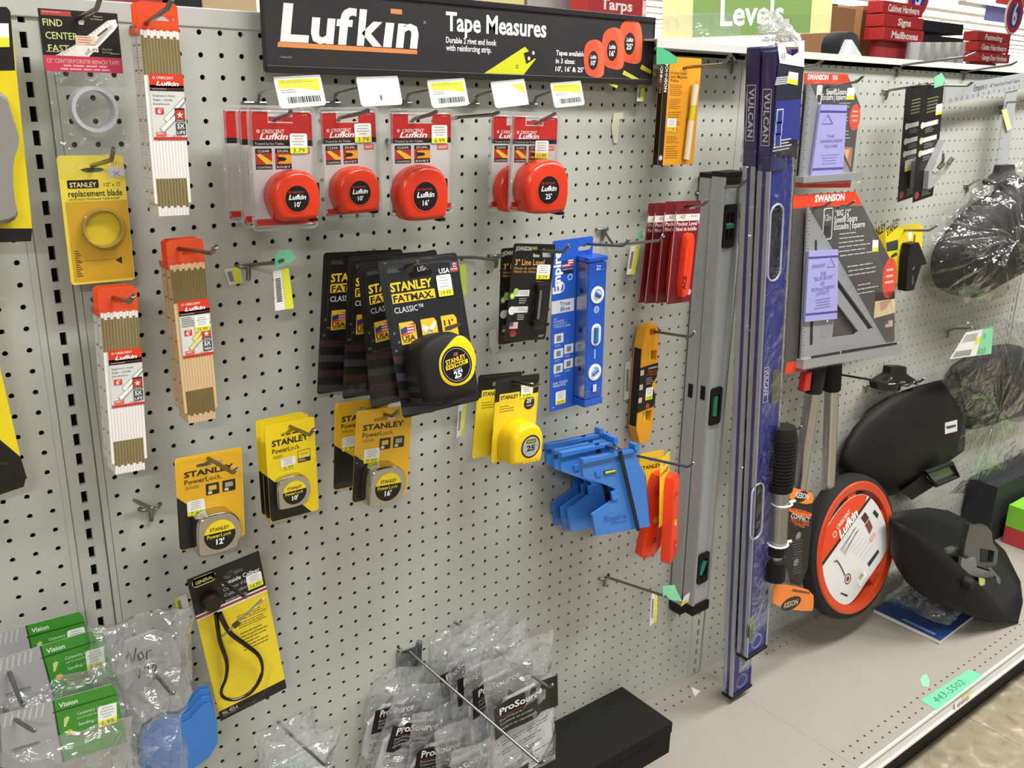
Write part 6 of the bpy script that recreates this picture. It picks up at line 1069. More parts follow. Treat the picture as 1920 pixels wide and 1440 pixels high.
for lab, a, b, e, rp in (('wire hook in front of the headgear strap of the hanging face shield', (620, 205), (730, 225), (790, 190), (330, 215)), ('second wire hook beside the headgear strap of the hanging face shield', (800, 190), (850, 180), (890, 155), (640, 200))):
    peg_hook(lab, S2(*a), 2.0, S2(*b), S2(*e), 5.0, rpx=S2(*rp))
# the shield lying open on the base shelf
S6 = lambda a, b: (1640+a/5.143, 940+b/5.143)
O = atz(1790, 1130, 0); r = empty('face_shield', O, None, 'black face shield lying open on the base shelf, grey headgear inside', 'face shield', 'black face shields')
near = [at(*S6(*p), d) for p, d in (((150, 170), 7.0), ((330, 270), 8.2), ((540, 400), 9.4), ((720, 530), 10.4), ((900, 690), 11.3), ((1060, 850), 12.2), ((1200, 1010), 12.9), ((1330, 1120), 13.5), ((1385, 1190), 13.8))]
low = [at(*S6(*p), d) for p, d in (((150, 600), 6.0), ((180, 760), 6.6), ((240, 930), 7.6), ((340, 1040), 8.8), ((500, 1110), 9.9), ((680, 1140), 10.8), ((860, 1158), 11.8), ((1100, 1185), 12.9), ((1370, 1197), 13.75))]
far = [at(*S6(*p), d) for p, d in (((140, 150), 5.0), ((300, 85), 3.6), ((500, 60), 3.2), ((700, 90), 3.4), ((860, 170), 4.0), ((1060, 300), 5.2), ((1250, 480), 7.2), ((1400, 780), 10.5), ((1425, 980), 12.5))]
vs = []; n = 18
for a, b, c_ in zip(near, low, far):
    for i in range(n+1):
        u = i/n; m1 = a*(1-u)**2+c_*u*u; ctrl = b+(b-(a+c_)*.5)*.55
        P = a*(1-u)**2+ctrl*(2*u*(1-u))+c_*u*u; P.z = max(P.z, .15); P.y = min(P.y, -.6); vs.append(tuple(P-O))
q = M(); q.add(vs, [(j*(n+1)+i, (j+1)*(n+1)+i, (j+1)*(n+1)+i+1, j*(n+1)+i+1) for j in range(len(near)-1) for i in range(n)], SHB); o = q.build('shell', r, smooth=True, ang=80); md = o.modifiers.new('s', 'SOLIDIFY'); md.thickness = .12*IN
q = M(); P = [at(*S6(*p), d)-O for p, d in (((690, 480), 8.5), ((760, 455), 7.6), ((850, 455), 7.0), ((980, 540), 7.5), ((1100, 640), 8.5), ((1190, 740), 9.5), ((1205, 860), 10.4), ((1190, 960), 11.0))]; q.tube([tuple(p) for p in P], [.35]*len(P), 'g:55554f', 8, flat=.4); q.build('headband', r, smooth=True)
q = M(); pl = [(850, 560), (880, 380), (920, 220), (1020, 240), (1080, 235), (1130, 300), (1140, 400), (1190, 470), (1180, 600), (1150, 680), (980, 620)]; P = [at(*S6(*p), 8.6)-O for p in pl]; hl = [at(*S6(*p), 8.6)-O for p in ((1015, 450), (1155, 480), (1140, 590), (1010, 600))]; q.ext([(p.x, p.z) for p in P], P[0].y, P[0].y+.6, 'g:3b3b39', [list(reversed([(p.x, p.z) for p in hl]))]); q.build('ratchet_strap', r, bevel=.08)
q = M(); P = [at(*S6(*p), 9.2)-O for p in ((840, 540), (910, 570), (975, 545), (985, 640), (1150, 690), (1195, 720), (1080, 740), (990, 730), (880, 690), (830, 620))]; q.ext([(p.x, p.z) for p in P], P[0].y, P[0].y+.3, 'g:6e6e68'); q.build('headgear_bracket', r, bevel=.05)
q = M(); P = [at(*S6(*p), 9.6)-O for p in ((1010, 735), (1065, 750), (1060, 850), (1010, 800))]; q.ext([(p.x, p.z) for p in P], P[0].y, P[0].y+.1, 'dfe08a'); q.build('paper_tag', r)
q = M(); e = at(*S6(890, 785), 11.6)-O; q.lathe([(.0, -.55), (.45, -.55), (.55, -.3), (.6, .2)], e.x, e.z, 'r:131313', 14, e.y); q.build('pivot_knob', r, smooth=True, ang=50)
# ---------------------------------------------------------------- shelf clutter at the right
B0, B1, B2 = atz(1480+925/3.27, 960+785/3.27, .5), atz(1640, 1140, .5), atz(1640+860/5.14, 940+1165/5.14, .5)
r = empty('book', Vector((B0.x, B0.y, 0)), None, 'blue softcover book lying flat on the base shelf under the open face shield', 'book'); q = M(); ex = (B2-B0); ey = Vector((0, 1, 0))*(B1-B0).length; ex.z = 0; ex = Vector((7.5, .3, 0))
def quad(a, z): return (a.x, a.y, z)
cs = [Vector((0, 0, 0)), ex, ex+ey, ey]; q.hexa([quad(v, .04) for v in cs]+[quad(v, .46) for v in cs], 'e6e0d2'); q.build('pages', r); q = M(); q.hexa([quad(v, 0) for v in cs]+[quad(v, .05) for v in cs], '24407e'); q.hexa([quad(v+Vector((-.04, -.04, 0)), .45) for v in cs]+[quad(v+Vector((-.04, -.04, 0)), .5) for v in cs], '24407e'); q.build('cover', r); q = M(); q.w = q.h = 1
q.add([(.35, .8, .505), (.75, .8, .505), (.75, 4.2, .505), (.35, 4.2, .505)], [(0, 1, 2, 3)], '7f8fb6'); q.build('cover_print', r)
q = sheet(0, 5.5, 0, 6.5, 0, 'bag', 12, 14, .5, 21); o = q.build('plastic_bag', None); o.rotation_euler = (math.radians(90), 0, math.radians(8)); o.location = W(62.6, -4.2, 1.15); tag(o, 'crumpled clear plastic bag lying on the blue book', 'bag')
c0 = atz(1876, 1032, 0)
r = empty('hardware_box', (88.2, -4.4, 0), None, 'bright green and red cardboard box at the right end of the base shelf', 'box'); q = M(); q.box(0, 9, -6.5, 0, 2.2, 4.9, '7cc234'); q.build('green_sleeve', r, bevel=.04); q = M(); q.box(.05, 9, -6.4, 0, 0, 2.2, 'b8343c'); q.build('red_base', r, bevel=.04); q = M()
for i in range(4): q.box(1.6+i*.25, 5, -6.52, -6.505, 3.0+i*.35, 3.2+i*.35, '1a1a1a')
q.build('printed_stripes', r)
r = empty('black_carton', (89, -.3, 5.2), None, 'black carton behind the green box at the right edge', 'box'); q = M(); q.hexa([(-3, 0, -5.2), (12, 0, -5.2), (12, -3.4, -5.2), (-3, -3.4, -5.2), (-3, 0, 2.2), (12, 0, 2.2), (12, -3.4, 2.2), (-3, -3.4, 2.2)], 'r:26262a'); q.build('carton', r, bevel=.06)
# bagged shields at the right edge
def bagged(label, pts, d, film, top, tagged, dk=1.0):
    O = at(*pts[0], d); r = empty('bagged_face_shield', O, None, label, 'face shield', 'face shields in clear bags')
    P = [at(*p, d)-O for p in pts]; q = M(); o = smooth_loop([(p.x, p.z) for p in P], 2); q.puff(o, [(1, .6), (1.0, 0), (.82, -1.2*dk), (.5, -2.0*dk), (.2, -2.3*dk)], 'r:0f1010'); q.build('shield', r, smooth=True, ang=70)
    P = [at(*p, d+.4)-O for p in film]; x0, x1 = min(p.x for p in P), max(p.x for p in P); o = [(p.x, p.z) for p in P]
    rnd = random.Random(len(pts)); q = M(); cx = sum(a for a, _ in o)/len(o); cz = sum(b for _, b in o)/len(o); rings = [(1, 1.0), (1, .2), (.93, -.8), (.8, -2.0), (.62, -2.7), (.42, -3.0), (.2, -3.1)]; dense = []
    for i in range(len(o)):
        a, b = o[i], o[(i+1) % len(o)]
        for k in range(4): dense.append((a[0]+(b[0]-a[0])*k/4, a[1]+(b[1]-a[1])*k/4))
    n = len(dense); vs = []
    for k, y in rings: vs += [(cx+(a-cx)*k+rnd.uniform(-.28, .28)*(k < .99), y*(dk if y < 0 else .6)+rnd.uniform(-.5, .5)*dk, cz+(b-cz)*k+rnd.uniform(-.28, .28)*(k < .99)) for a, b in dense]
    vs.append((cx, rings[-1][1]*dk, cz)); fs = [(l*n+i, l*n+(i+1) % n, (l+1)*n+(i+1) % n, (l+1)*n+i) for l in range(len(rings)-1) for i in range(n)]+[((len(rings)-1)*n+i, (len(rings)-1)*n+(i+1) % n, len(vs)-1) for i in range(n)]
    tri = [];
    for f in fs: tri += [f] if len(f) == 3 else [f[:3], (f[0], f[2], f[3])]
    q.add(vs, tri, 'wrap'); q.build('clear_bag', r)
    if top:
        q = M(); P = [at(*p, d+.2)-O for p in top]; q.ext([(p.x, p.z) for p in P], P[0].y, P[0].y+.6, 'r:2c2c2c'); q.build('headgear_strap', r, bevel=.1)
    if tagged:
        q = M(); A = [at(*p, d+3.8*dk)-O for p in tagged]; q.add([tuple(a) for a in A], [(0, 1, 2, 3)], 'e4e4e0'); a, b, c_, e = A; f = lambda u, v: tuple((a*(1-u)+b*u)*(1-v)+(e*(1-u)+c_*u)*v+Vector((0, -.02, 0)))
        q.add([f(.62, 0), f(1, 0), f(1, 1), f(.62, 1)], [(0, 1, 2, 3)], '86cf9e'); q.add([f(.48, .3), f(.6, .25), f(.6, .5), f(.48, .55)], [(0, 1, 2, 3)], 'e4dc3a')
        for i in range(14): u = .05+.03*i; q.add([f(u, .72), f(u+.015, .72), f(u+.015, .95), f(u, .95)], [(0, 1, 2, 3)], '3a3a3a'); q.add([f(u+.02, .1), f(u+.03, .1), f(u+.03, .4), f(u+.02, .4)], [(0, 1, 2, 3)], '4a4a48')
        for s, u, v in (('10', .68, .40), ('4253', .64, .95)):
            vs, fs, wd = glyphs(s, 0, 0, 1); q.add([f(u+p*.07, v-w_*.22) for p, w_ in vs], fs, '4a6a54')
        q.build('price_label', r)
    return r
S5 = lambda *p: [(1740+a/4, 280+b/4) for a, b in p]
bagged('black face shield in a clear bag at the right edge, upper one', S5((340, 430), (520, 330), (650, 245), (760, 200), (900, 300), (900, 800), (720, 930), (560, 1010), (370, 1130), (140, 1080), (70, 980), (60, 830), (110, 700), (210, 580)), 2.3, S5((430, 235), (560, 190), (760, 60), (940, 200), (940, 1000), (700, 1090), (440, 1200), (250, 1130), (50, 1050), (35, 850), (70, 690), (200, 520), (330, 380)), S5((450, 240), (530, 180), (545, 120), (650, 115), (660, 180), (690, 200), (600, 260), (460, 270)), None)
S8 = lambda *p: [(1700+a/3.6, 560+b/3.6) for a, b in p]
bagged('black face shield in a clear bag below the upper one, green and white price label', S8((290, 500), (420, 400), (560, 330), (800, 300), (900, 500), (900, 780), (720, 800), (560, 860), (380, 900), (340, 700)), 1.0, S8((240, 540), (290, 230), (500, 130), (680, 140), (900, 180), (930, 900), (700, 1250), (560, 1330), (300, 1320), (310, 1150), (350, 800)), None, S8((400, 228), (583, 193), (570, 372), (290, 408)), .6)
peg_hook('wire hook carrying the lower bagged face shield', (1790, 616), 1.4, (1816, 616), (1822, 614), 4.0, rpx=(1776, 620))
# black box on the long shelf
r = empty('cardboard_box', (24.0, -2.85, 0), None, 'plain matte black box lying on the base shelf below the hooks', 'box'); q = M(); q.box(-7, 5.2, -2.85, 2.65, 0, 2.3, 'k:1d1d1d'); q.build('tray', r, bevel=.03); q = M(); q.box(-7.05, 5.26, -2.91, 2.7, 1.9, 2.86, 'k:1e1e1e'); q.build('lid', r, bevel=.04)
# ---------------------------------------------------------------- plastic bags at the bottom
def goods_bag(label, cat, name, TL, TR, BL, d, group, band, text, seed, art, h=None):
    c = Card(name, label, cat, TL, TR, BL, d, group, h=h); w, h = c.w, c.h
    q = sheet(0, w, -h, 0, 0, 'bag', 10, 16, min(.34, .085*w), seed, th=.12); q.build('clear_bag', c.root)
    art(c, w, h, seed); return c
def felt_art(c, w, h, seed):
    q = M(w, h); n = 8; rnd = random.Random(seed)
    ys = [-.66-.10*math.sin(i*1.3+seed) for i in range(n+1)]
    zs = [rnd.uniform(-.1, .1) for i in range(n+1)]
    def wav(fx): i = min(n-1, int(fx*n)); u = fx*n-i; return ys[i]*(1-u)+ys[i+1]*u, zs[i]*(1-u)+zs[i+1]*u
    vs = []
    for i in range(n+1): x = (.03+.94*i/n)*w; y, dz = wav(i/n); vs += [(x, y, -.30*h+dz), (x, y, -.53*h+dz)]
    q.add(vs, [(2*i, 2*i+1, 2*i+3, 2*i+2) for i in range(n)], '161514')
    for s, hh, z, mw, col in (('ProSource', .48, .375, .62, 'f0eeec'), ('Furniture', .17, .425, .3, 'c8c6c4'), ('Cushions to protect', .17, .455, .46, 'c8c6c4'), ('Gliders to reposition', .17, .49, .5, 'c8c6c4')):
        vs, fs, wd = glyphs(s, 0, .035 if hh > .3 else 0, 1); k = mw*w/wd; q.add([(.12*w+a*k, wav((.12*w+a*k)/w)[0]-.035, -z*h+b*hh+wav((.12*w+a*k)/w)[1]) for a, b in vs], fs, col)
    q.add([(.12*w, wav(.12)[0]-.03, -.385*h), (.55*w, wav(.5)[0]-.03, -.385*h), (.55*w, wav(.5)[0]-.03, -.392*h), (.12*w, wav(.12)[0]-.03, -.392*h)], [(0, 1, 2, 3)], '7a2c2c'); q.build('printed_label', c.root)
    q = M(w, h)
    for k in range(5): q.lines(.12, .85, .57+.07*k, .61+.07*k, 2, -.66, '5a5a5a'); q.flat(circ(.08*w, -(.58+.07*k)*h, .05, 8), -.66, '2a2a2a')
    q.build('bag_print', c.root)
    q = M(); q.ext(smooth_loop([(.06*w, -.94*h), (.94*w, -.95*h), (.93*w, -.34*h), (.07*w, -.33*h)], 1), -.2, .1, 'r:d2d3d4'); q.build('backing_sheet', c.root)
    for i in range(4): q = M(); q.lathe([(.42, 0), (.42, -.14), (0, -.16)], (.3+.38*(i % 2))*w, -(.64+.17*(i//2))*h, 'r:dcdcda', 18, -.22); q.build('felt_pad', c.root, smooth=True, ang=40)
FG = 'bagged furniture pads'
for k, (TL, TR, BL, d) in enumerate((((800, 1203), (908, 1152), (846, 1372), 1.4), ((838, 1196), (952, 1160), (878, 1400), 2.6), ((866, 1216), (990, 1178), (908, 1425), 3.8), ((905, 1243), (1033, 1203), (962, 1465), 5.2))):
    goods_bag(('rearmost bag of furniture pads on the upper of the two bag hooks', 'second bag of furniture pads from the board on the upper bag hook', 'third bag of furniture pads from the board, behind the front one, upper hook', 'front bag of furniture pads on the upper bag hook, left of the black box')[k], 'bag', 'furniture_pad_bag', TL, TR, BL, d, FG, None, None, 31+k, felt_art)
for k, (TL, TR, BL, d) in enumerate((((702, 1262), (800, 1256), (684, 1450), .9), ((738, 1288), (852, 1300), (716, 1490), 2.1), ((776, 1338), (890, 1322), (774, 1535), 3.2), ((815, 1372), (935, 1325), (828, 1570), 4.4), ((850, 1412), (985, 1370), (868, 1620), 5.6))):
    goods_bag(('rearmost bag of furniture pads on the zinc plate hook, at the left of the heap', 'second bag of furniture pads from the board on the zinc plate hook', 'middle bag of furniture pads on the zinc plate hook', 'fourth bag of furniture pads from the board on the zinc plate hook', 'front bag of furniture pads on the zinc plate hook, cut by the bottom edge')[k], 'bag', 'furniture_pad_bag', TL, TR, BL, d, FG, None, None, 51+k, felt_art)
h_ = peg_hook('long wire hook on a zinc plate, lower of the two holding furniture pad bags', (800, 1250), 1.6, (1012, 1432), (1020, 1428), 9.0, rpx=(766, 1220), clip=False)
q = M(); Zn = 'n:b9bdbc'; q.box(-.95, .95, -.14, -.04, -1.7, .25, Zn); q.box(-.95, -.5, -.2, -.05, -.4, .32, Zn); q.box(.5, .95, -.2, -.05, -.4, .32, Zn); q.build('zinc_plate', h_, bevel=.03)
for x in (-.75, .75): q = M(); q.tube([(x, -.05, .45), (x, -.3, .5)], .14, Zn, 8); q.build('plate_lug', h_, smooth=True)
peg_hook('upper of the two wire hooks holding furniture pad bags', (872, 1178), 1.0, (1028, 1288), (1036, 1284), 7.0, rpx=(850, 1165), clip=False)
def safety_art(c, w, h, seed):
    q = M(w, h); q.ext([(.12*w, -.96*h), (.92*w, -.96*h), (.92*w, -.36*h), (.12*w, -.36*h)], -.12, .05, 'dfe6e2'); y = -.125; q.rect(.14, .90, .38, .52, y, 'b9d2cc'); q.rect(.17, .87, .39, .51, y-.003, 'e6efec'); q.text('SAFETY', .22, .49, .34, y-.006, '24585a', maxw=.55, bold=.04); q.lines(.18, .85, .56, .9, 8, y, '7a9a98'); q.build('card_insert', c.root)
for k, (TL, TR, BL, d, lab) in enumerate((((474, 1380), (590, 1333), (520, 1560), 1.4, 'rear clear bag with safety card at the bottom edge, left of the furniture pads'), ((500, 1392), (630, 1386), (520, 1580), 2.8, 'front clear bag with safety card at the bottom picture edge'))):
    goods_bag(lab, 'bag', 'safety_kit_bag', TL, TR, BL, d, 'clear bags with safety cards', None, None, 71+k, safety_art)
peg_hook('wire hook holding the clear bags with safety cards', (550, 1382), 2.0, (610, 1436), (616, 1432), 4.6, rpx=(520, 1352), clip=False)
# clear bag with blue sanding sheets and a handwritten note
c = Card('sanding_sheet_bag', 'crumpled clear bag of blue sheets with handwritten note, left of the caliper', 'bag', (170, 1180), (330, 1160), (225, 1440), 3.0); w, h = c.w, c.h
q = sheet(-.1, w+.7, -1.25*h, .1, 0, 'bag', 12, 14, .6, 91, th=.2); q.build('clear_bag', c.root); L = lambda *p: [px_in(c, *a, .0) for a in p]
q = M(); q.ext(smooth_loop(L((205, 1215), (315, 1170), (345, 1250), (365, 1310), (290, 1370), (250, 1380)), 1), -.1, .1, 'r:9b9c9b'); q.build('grey_sheet', c.root)
rnd = random.Random(4)
for k in range(6):
    d = 5*k; P = L((255, 1382-d), (300, 1352-d), (340, 1352-d), (385, 1300-d), (400, 1335-d*.8), (402, 1400-d*.6), (330, 1450), (262, 1462)); q = M(); q.ext(smooth_loop(P, 1), -.3+.1*k-.2, -.24+.1*k-.2, ('r:3f78bd', 'r:366cb0')[k % 2]); q.build('blue_sheet', c.root)
q = M(1, 1)
def pen(m, pts, y, r, col): m.tube([(a, y, b) for a, b in pts], r, col, 5)
for pts in (((238, 1245), (240, 1222), (250, 1242), (255, 1215)), ((262, 1238), (258, 1228), (265, 1222), (270, 1232), (262, 1238)), ((275, 1236), (275, 1222), (284, 1219)), ((263, 1252), (261, 1272)), ((272, 1250), (270, 1262), (280, 1260)), ((278, 1248), (279, 1270)), ((288, 1246), (284, 1256), (290, 1262), (293, 1248), (288, 1246))): pen(q, [px_in(c, *p, .8) for p in pts], -.8, .035, '3c3a3e')
q.build('handwriting', c.root)
peg_hook('wire hook sticking through the clear bag of blue sheets', (290, 1262), 3.0, (320, 1300), (325, 1300), 5.5, rpx=(262, 1210), clip=False)
# green sanding packs
for k, (TL, TR, BL, d, lab) in enumerate((((-40, 1195), (125, 1156), (-30, 1260), 1.4, 'rearmost green sanding sheet pack, highest of the three at the lower left'), ((-20, 1240), (152, 1190), (0, 1345), 2.8, 'middle green sanding sheet pack of the three at the lower left'), ((0, 1340), (205, 1305), (25, 1440), 4.6, 'front green sanding sheet pack in the lower left corner'))):
    c = Card('sanding_sheet_pack', lab, 'sanding sheets', TL, TR, BL, d, 'green sanding sheet packs', h=3.4, w=(4.6, 4.9, 5.0)[k]); w, h = c.w, c.h; m = c.m(); a = .42
    m.ext([(0, -h), (0, 0), (.93*w, 0), (.97*w, -.1*h), (1.06*w, -h)], -.03, 0, 'a3a3a4'); y = -.036
    m.art([(a, .0), (.93, .0), (.97, .1), (1.06, 1), (a+.07, 1)], y, '3f8c2c'); m.art([(a, .175), (.975, .175), (.98, .19), (a, .20)], y-.003, '1d4a1c'); m.art([(a, .0), (a+.012, 0), (a+.08, 1), (a+.062, 1)], y-.004, '23401f')
    m.text('Vision', a+.05, .14, .24, y-.004, 'eef2ea', maxw=.16, bold=.02); m.text('Carpentry / Menuiserie', a+.20, .33, .16, y-.004, 'dfe8da', maxw=.36); m.text('Sanding / Ponçage', a+.21, .50, .16, y-.004, 'dfe8da', maxw=.32); m.lines(a+.2, a+.45, .37, .42, 1, y-.004, '9ac08c')
    m.art([(a+.09, .32), (a+.12, .30), (a+.14, .33), (a+.10, .46), (a+.085, .45)], y-.004, 'c8d088'); m.flat(circ((a+.13)*w, -.56*h, .16, 12), y-.004, 'd8b23a'); m.rect(a+.20, a+.50, .60, .74, y-.004, '76802a'); m.lines(a+.21, a+.48, .62, .72, 2, y-.006, '4a5418')
    for i in range(7): m.art([(.04+.05*i, .02), (.055+.05*i, .02), (.03+.05*i, .2), (.015+.05*i, .2)], y, 'c2c2c4')
    m.flat(rrect(.08*w, .30*w, -.62*h, -.55*h, .08), y, '77777a'); m.build('header_card', c.root)
    s = c.m(); s.sticker(.80, .97, .30 if k else .25, .62 if k else .55, -.05, '6.99'); s.build('price_sticker', c.root)
    q = sheet(0, w*1.1, -1.9*h, -.55*h, -.1, 'bag', 10, 8, .35, 101+k, th=.15); q.build('clear_bag', c.root); q = M(); q.box(.02*w, 1.0*w, -.05, .15, -1.85*h, -1.0*h, 'r:9d9a93'); q.build('sheet_stack', c.root)
peg_hook('wire hook through the middle green sanding pack at the left edge', (18, 1262), 2.9, (40, 1318), (44, 1322), 4.2, rpx=(-8, 1225), clip=False)
peg_hook('wire hook through the front green sanding pack with bright round tip', (30, 1350), 4.7, (60, 1369), (64, 1370), 6.0, rpx=(-30, 1300), clip=False)
# ---------------------------------------------------------------- loose labels and tape
def scrap(name, label, cat, pts, d, col, art=None, curl=0.0, group=None, deck=False):
    P = [(atz(*p, .03) if deck else at(*p, d)) for p in pts]; O = P[0]; r = M()
    n = len(P); r.add([tuple(p-O) for p in P]+[tuple(p-O+(Vector((0, 0, -.02)) if deck else Vector((0, .03, 0)))) for p in P], [tuple(range(n)), tuple(range(2*n-1, n-1, -1))]+[(i, n+i, n+(i+1) % n, (i+1) % n) for i in range(n)], col)
    if art: art(r, [p-O for p in P])
    o = r.build(name); o.location = W(*O); tag(o, label, cat, group); return o
def quadf(P, u, v, off): a, b, c_, e = P[:4]; return tuple((a*(1-u)+b*u)*(1-v)+(e*(1-u)+c_*u)*v+off)
def bar_art(yel):
    def f(r, P):
        o = Vector((0, -.012, 0))
        if yel: r.add([quadf(P, yel[0], 0, o), quadf(P, yel[1], 0, o), quadf(P, yel[1], 1, o), quadf(P, yel[0], 1, o)], [(0, 1, 2, 3)], 'dede3a')
        for i in range(12): v = .2+.05*i; r.add([quadf(P, .12, v, o*2), quadf(P, .42, v, o*2), quadf(P, .42, v+.025, o*2), quadf(P, .12, v+.025, o*2)], [(0, 1, 2, 3)], '3a3a3a')
    return f
GT = '7fd3a3'
scrap('tape_strip', 'green tape bit on the empty hook left of the large black tape measures', 'tape', ((516, 480), (524, 470), (545, 468), (556, 484), (540, 494), (516, 503)), 2.6, GT)
scrap('shelf_label', 'yellow-edged barcode label below the green tape left of the large black tape measures', 'label', ((512, 508), (541, 503), (551, 578), (516, 583)), 2.4, 'eceae4', bar_art((.55, 1)))
scrap('shelf_label', 'torn yellow and white label beside the empty hook, left of the green tape', 'label', ((420, 504), (450, 500), (456, 530), (430, 536)), .1, 'd8d6c4', bar_art((.5, .9)))
peg_hook('wire hook with green tape on it, left of the large black tape measures', (470, 496), .3, (520, 492), (530, 488), 2.4, rpx=(462, 497))
scrap('shelf_label', 'green-yellow label strip right of the front large black tape measure', 'label', ((862, 497), (874, 496), (875, 552), (866, 557)), .3, 'c9e05a')
scrap('shelf_label', 'narrow yellow barcode label left of the solid yellow tape measures', 'label', ((860, 760), (875, 755), (868, 815), (856, 822)), .5, 'e6e4dc', bar_art((.6, 1)))
scrap('tape_strip', 'green tape scrap under the front large black tape measure', 'tape', ((862, 745), (892, 738), (887, 745), (868, 752)), 5.0, '58b98a')
scrap('paper_scrap', 'torn white paper remnant stuck left of the line levels', 'paper', ((917, 622), (930, 615), (931, 640), (936, 655), (925, 665), (918, 648)), .1, 'cfcfc6')
scrap('paper_scrap', 'faded cream tape remnant stuck on the board under the banner right end', 'paper', ((1151, 212), (1169, 210), (1168, 222), (1162, 224), (1158, 268), (1151, 268), (1147, 240)), .1, 'd0cfb4')
scrap('shelf_label', 'yellow barcode label at the right end under the banner', 'label', ((1197, 157), (1210, 157), (1206, 190), (1194, 190)), .6, 'e8e6de', bar_art((.5, 1)))
scrap('shelf_label', 'yellow barcode label left of the red pocket levels', 'label', ((1183, 462), (1200, 459), (1190, 514), (1175, 515)), .8, 'eceae0', bar_art((.55, 1)))
scrap('tape_strip', 'small green tape bit above the yellow barcode label by the red pocket levels', 'tape', ((1196, 436), (1203, 432), (1206, 446), (1195, 449)), .9, GT)
scrap('shelf_label', 'white barcode label with faded print left of the yellow torpedo level', 'label', ((1173, 680), (1187, 674), (1189, 745), (1170, 750)), .12, 'd8d6ce', bar_art(None))
scrap('shelf_label', 'white sticker overlapping the faded barcode label by the yellow torpedo level', 'label', ((1182, 672), (1194, 668), (1201, 705), (1192, 712)), .2, 'd2d0c8', bar_art(None))
peg_hook('empty wire hook below the orange levels with green tape at its tip', (1138, 1082), .4, (1245, 1117), (1252, 1120), 5.2, rpx=(1132, 1082))
scrap('tape_strip', 'green tape flag hanging on the lowest wire hook, over the aluminium levels', 'tape', ((1243, 1099), (1265, 1097), (1270, 1110), (1280, 1128), (1258, 1125), (1243, 1118)), 5.3, GT)
scrap('shelf_label', 'yellow barcode label below the lowest wire hook beside the aluminium levels', 'label', ((1222, 1110), (1233, 1112), (1231, 1165), (1218, 1174)), 4.1, 'e6e4dc', bar_art((.6, 1)))
scrap('shelf_label', 'barcode label peeking out left of the caliper card', 'label', ((328, 1122), (350, 1115), (356, 1142), (334, 1152)), .4, 'e0dfd8', bar_art((.0, .3)))
scrap('tape_strip', 'folded green tape covering the corner of the orange pocket level cards', 'tape', ((1231, 88), (1240, 89), (1258, 99), (1270, 108), (1270, 119), (1231, 121)), 3.0, '4fb07c')
scrap('tape_strip', 'green tape bit above the front black angle finder card', 'tape', ((1752, 145), (1766, 137), (1772, 148), (1768, 160), (1752, 165)), 6.0, '86d8a8')
scrap('shelf_label', 'yellow label strip hanging from the hook under the T-square', 'label', ((1878, 206), (1887, 204), (1897, 240), (1889, 246)), 1.8, 'e4e4a0')
scrap('tape_strip', 'small green tape drop stuck on the right base shelf', 'tape', ((1730, 1266), (1738, 1264), (1743, 1278), (1741, 1288), (1730, 1287), (1725, 1275)), 0, '8fd8a8', deck=True)
def note(r, P):
    up = Vector((0, 0, .012))
    for s, x0, x1 in (('443-5502', .12, .72),):
        vs, fs, wd = glyphs(s, .15, -.012, 1.05); r.add([quadf(P, x0+a/wd*(x1-x0), .72-b*.46, up) for a, b in vs], fs, '3c6a58')
scrap('tape_note', 'long green tape with a handwritten number on the right base shelf edge', 'tape', ((1726, 1313), (1816, 1255), (1842, 1266), (1756, 1332)), 0, '6fc49a', note, deck=True)
P_ = [Vector(v) for v in ((51.0, -16.02, -.42), (54.0, -16.02, -.42), (54.0, -16.16, -1.12), (51.0, -16.16, -1.12))]
o = M(); o.add([tuple(p-P_[0]) for p in P_], [(0, 1, 2, 3)], 'e4e2dc')
for i in range(7): u = .15+.1*i; o.add([quadf([p-P_[0] for p in P_], u, .45, Vector((0, -.01, 0))), quadf([p-P_[0] for p in P_], u+.05, .45, Vector((0, -.01, 0))), quadf([p-P_[0] for p in P_], u+.05, .9, Vector((0, -.01, 0))), quadf([p-P_[0] for p in P_], u, .9, Vector((0, -.01, 0)))], [(0, 1, 2, 3)], '5a5a56')
o.add([quadf([p-P_[0] for p in P_], a, b, Vector((0, -.008, 0))) for a, b in ((.4, 0), (1, 0), (1, .35), (.4, .35))], [(0, 1, 2, 3)], 'd8d05a'); o = o.build('price_tag'); e = atz(1809, 1305, -.6); o.location = W(atz(1790, 1318, -.45).x, P_[0].y, P_[0].z); tag(o, 'small price tag in the channel of the right base shelf, below the green note', 'price tag')
scrap('paper_scrap', 'tiny white paper scrap on the base shelf left of the dark blue levels', 'paper', ((1296, 1288), (1303, 1291), (1314, 1296), (1308, 1300), (1303, 1306), (1299, 1298)), 0, 'e6e4de', deck=True)
# ---------------------------------------------------------------- signs on top of the fixture and the store beyond
c = Card('department_sign', 'green and yellow sign reading Levels on top of the fixture', 'sign', (1243, -40), (1560, -30), (1242, 74), -.6, w=19.2); w, h = c.w, c.h
b = at(1242, 74, -.6); t = M(w, h); t.ext([(0, -h), (w, -h), (w, 0), (0, 0)], -.04, 0, 'dccf90'); t.rect(.155, .86, 0, .985, -.046, '72904e'); x, z = px_in(c, 1349, 48); x2, z2 = px_in(c, 1467, 48)
t.text('Levels', x/w, -z/h, 1.62, -.054, 'f6f6ee', maxw=(x2-x)/w, bold=.03); t.build('sign_panel', c.root)
q = M(); q.flat([(0, -h), (.42*w, -h), (.42*w, -h+1.6), (0, -h+1.6)], -.1, 'haze'); q.flat([(.42*w, -h), (w, -h), (w, -h+1.4), (.42*w, -h+1.4)], -.09, 'clear'); q.build('clear_holder', c.root)
STOREY = 66.0
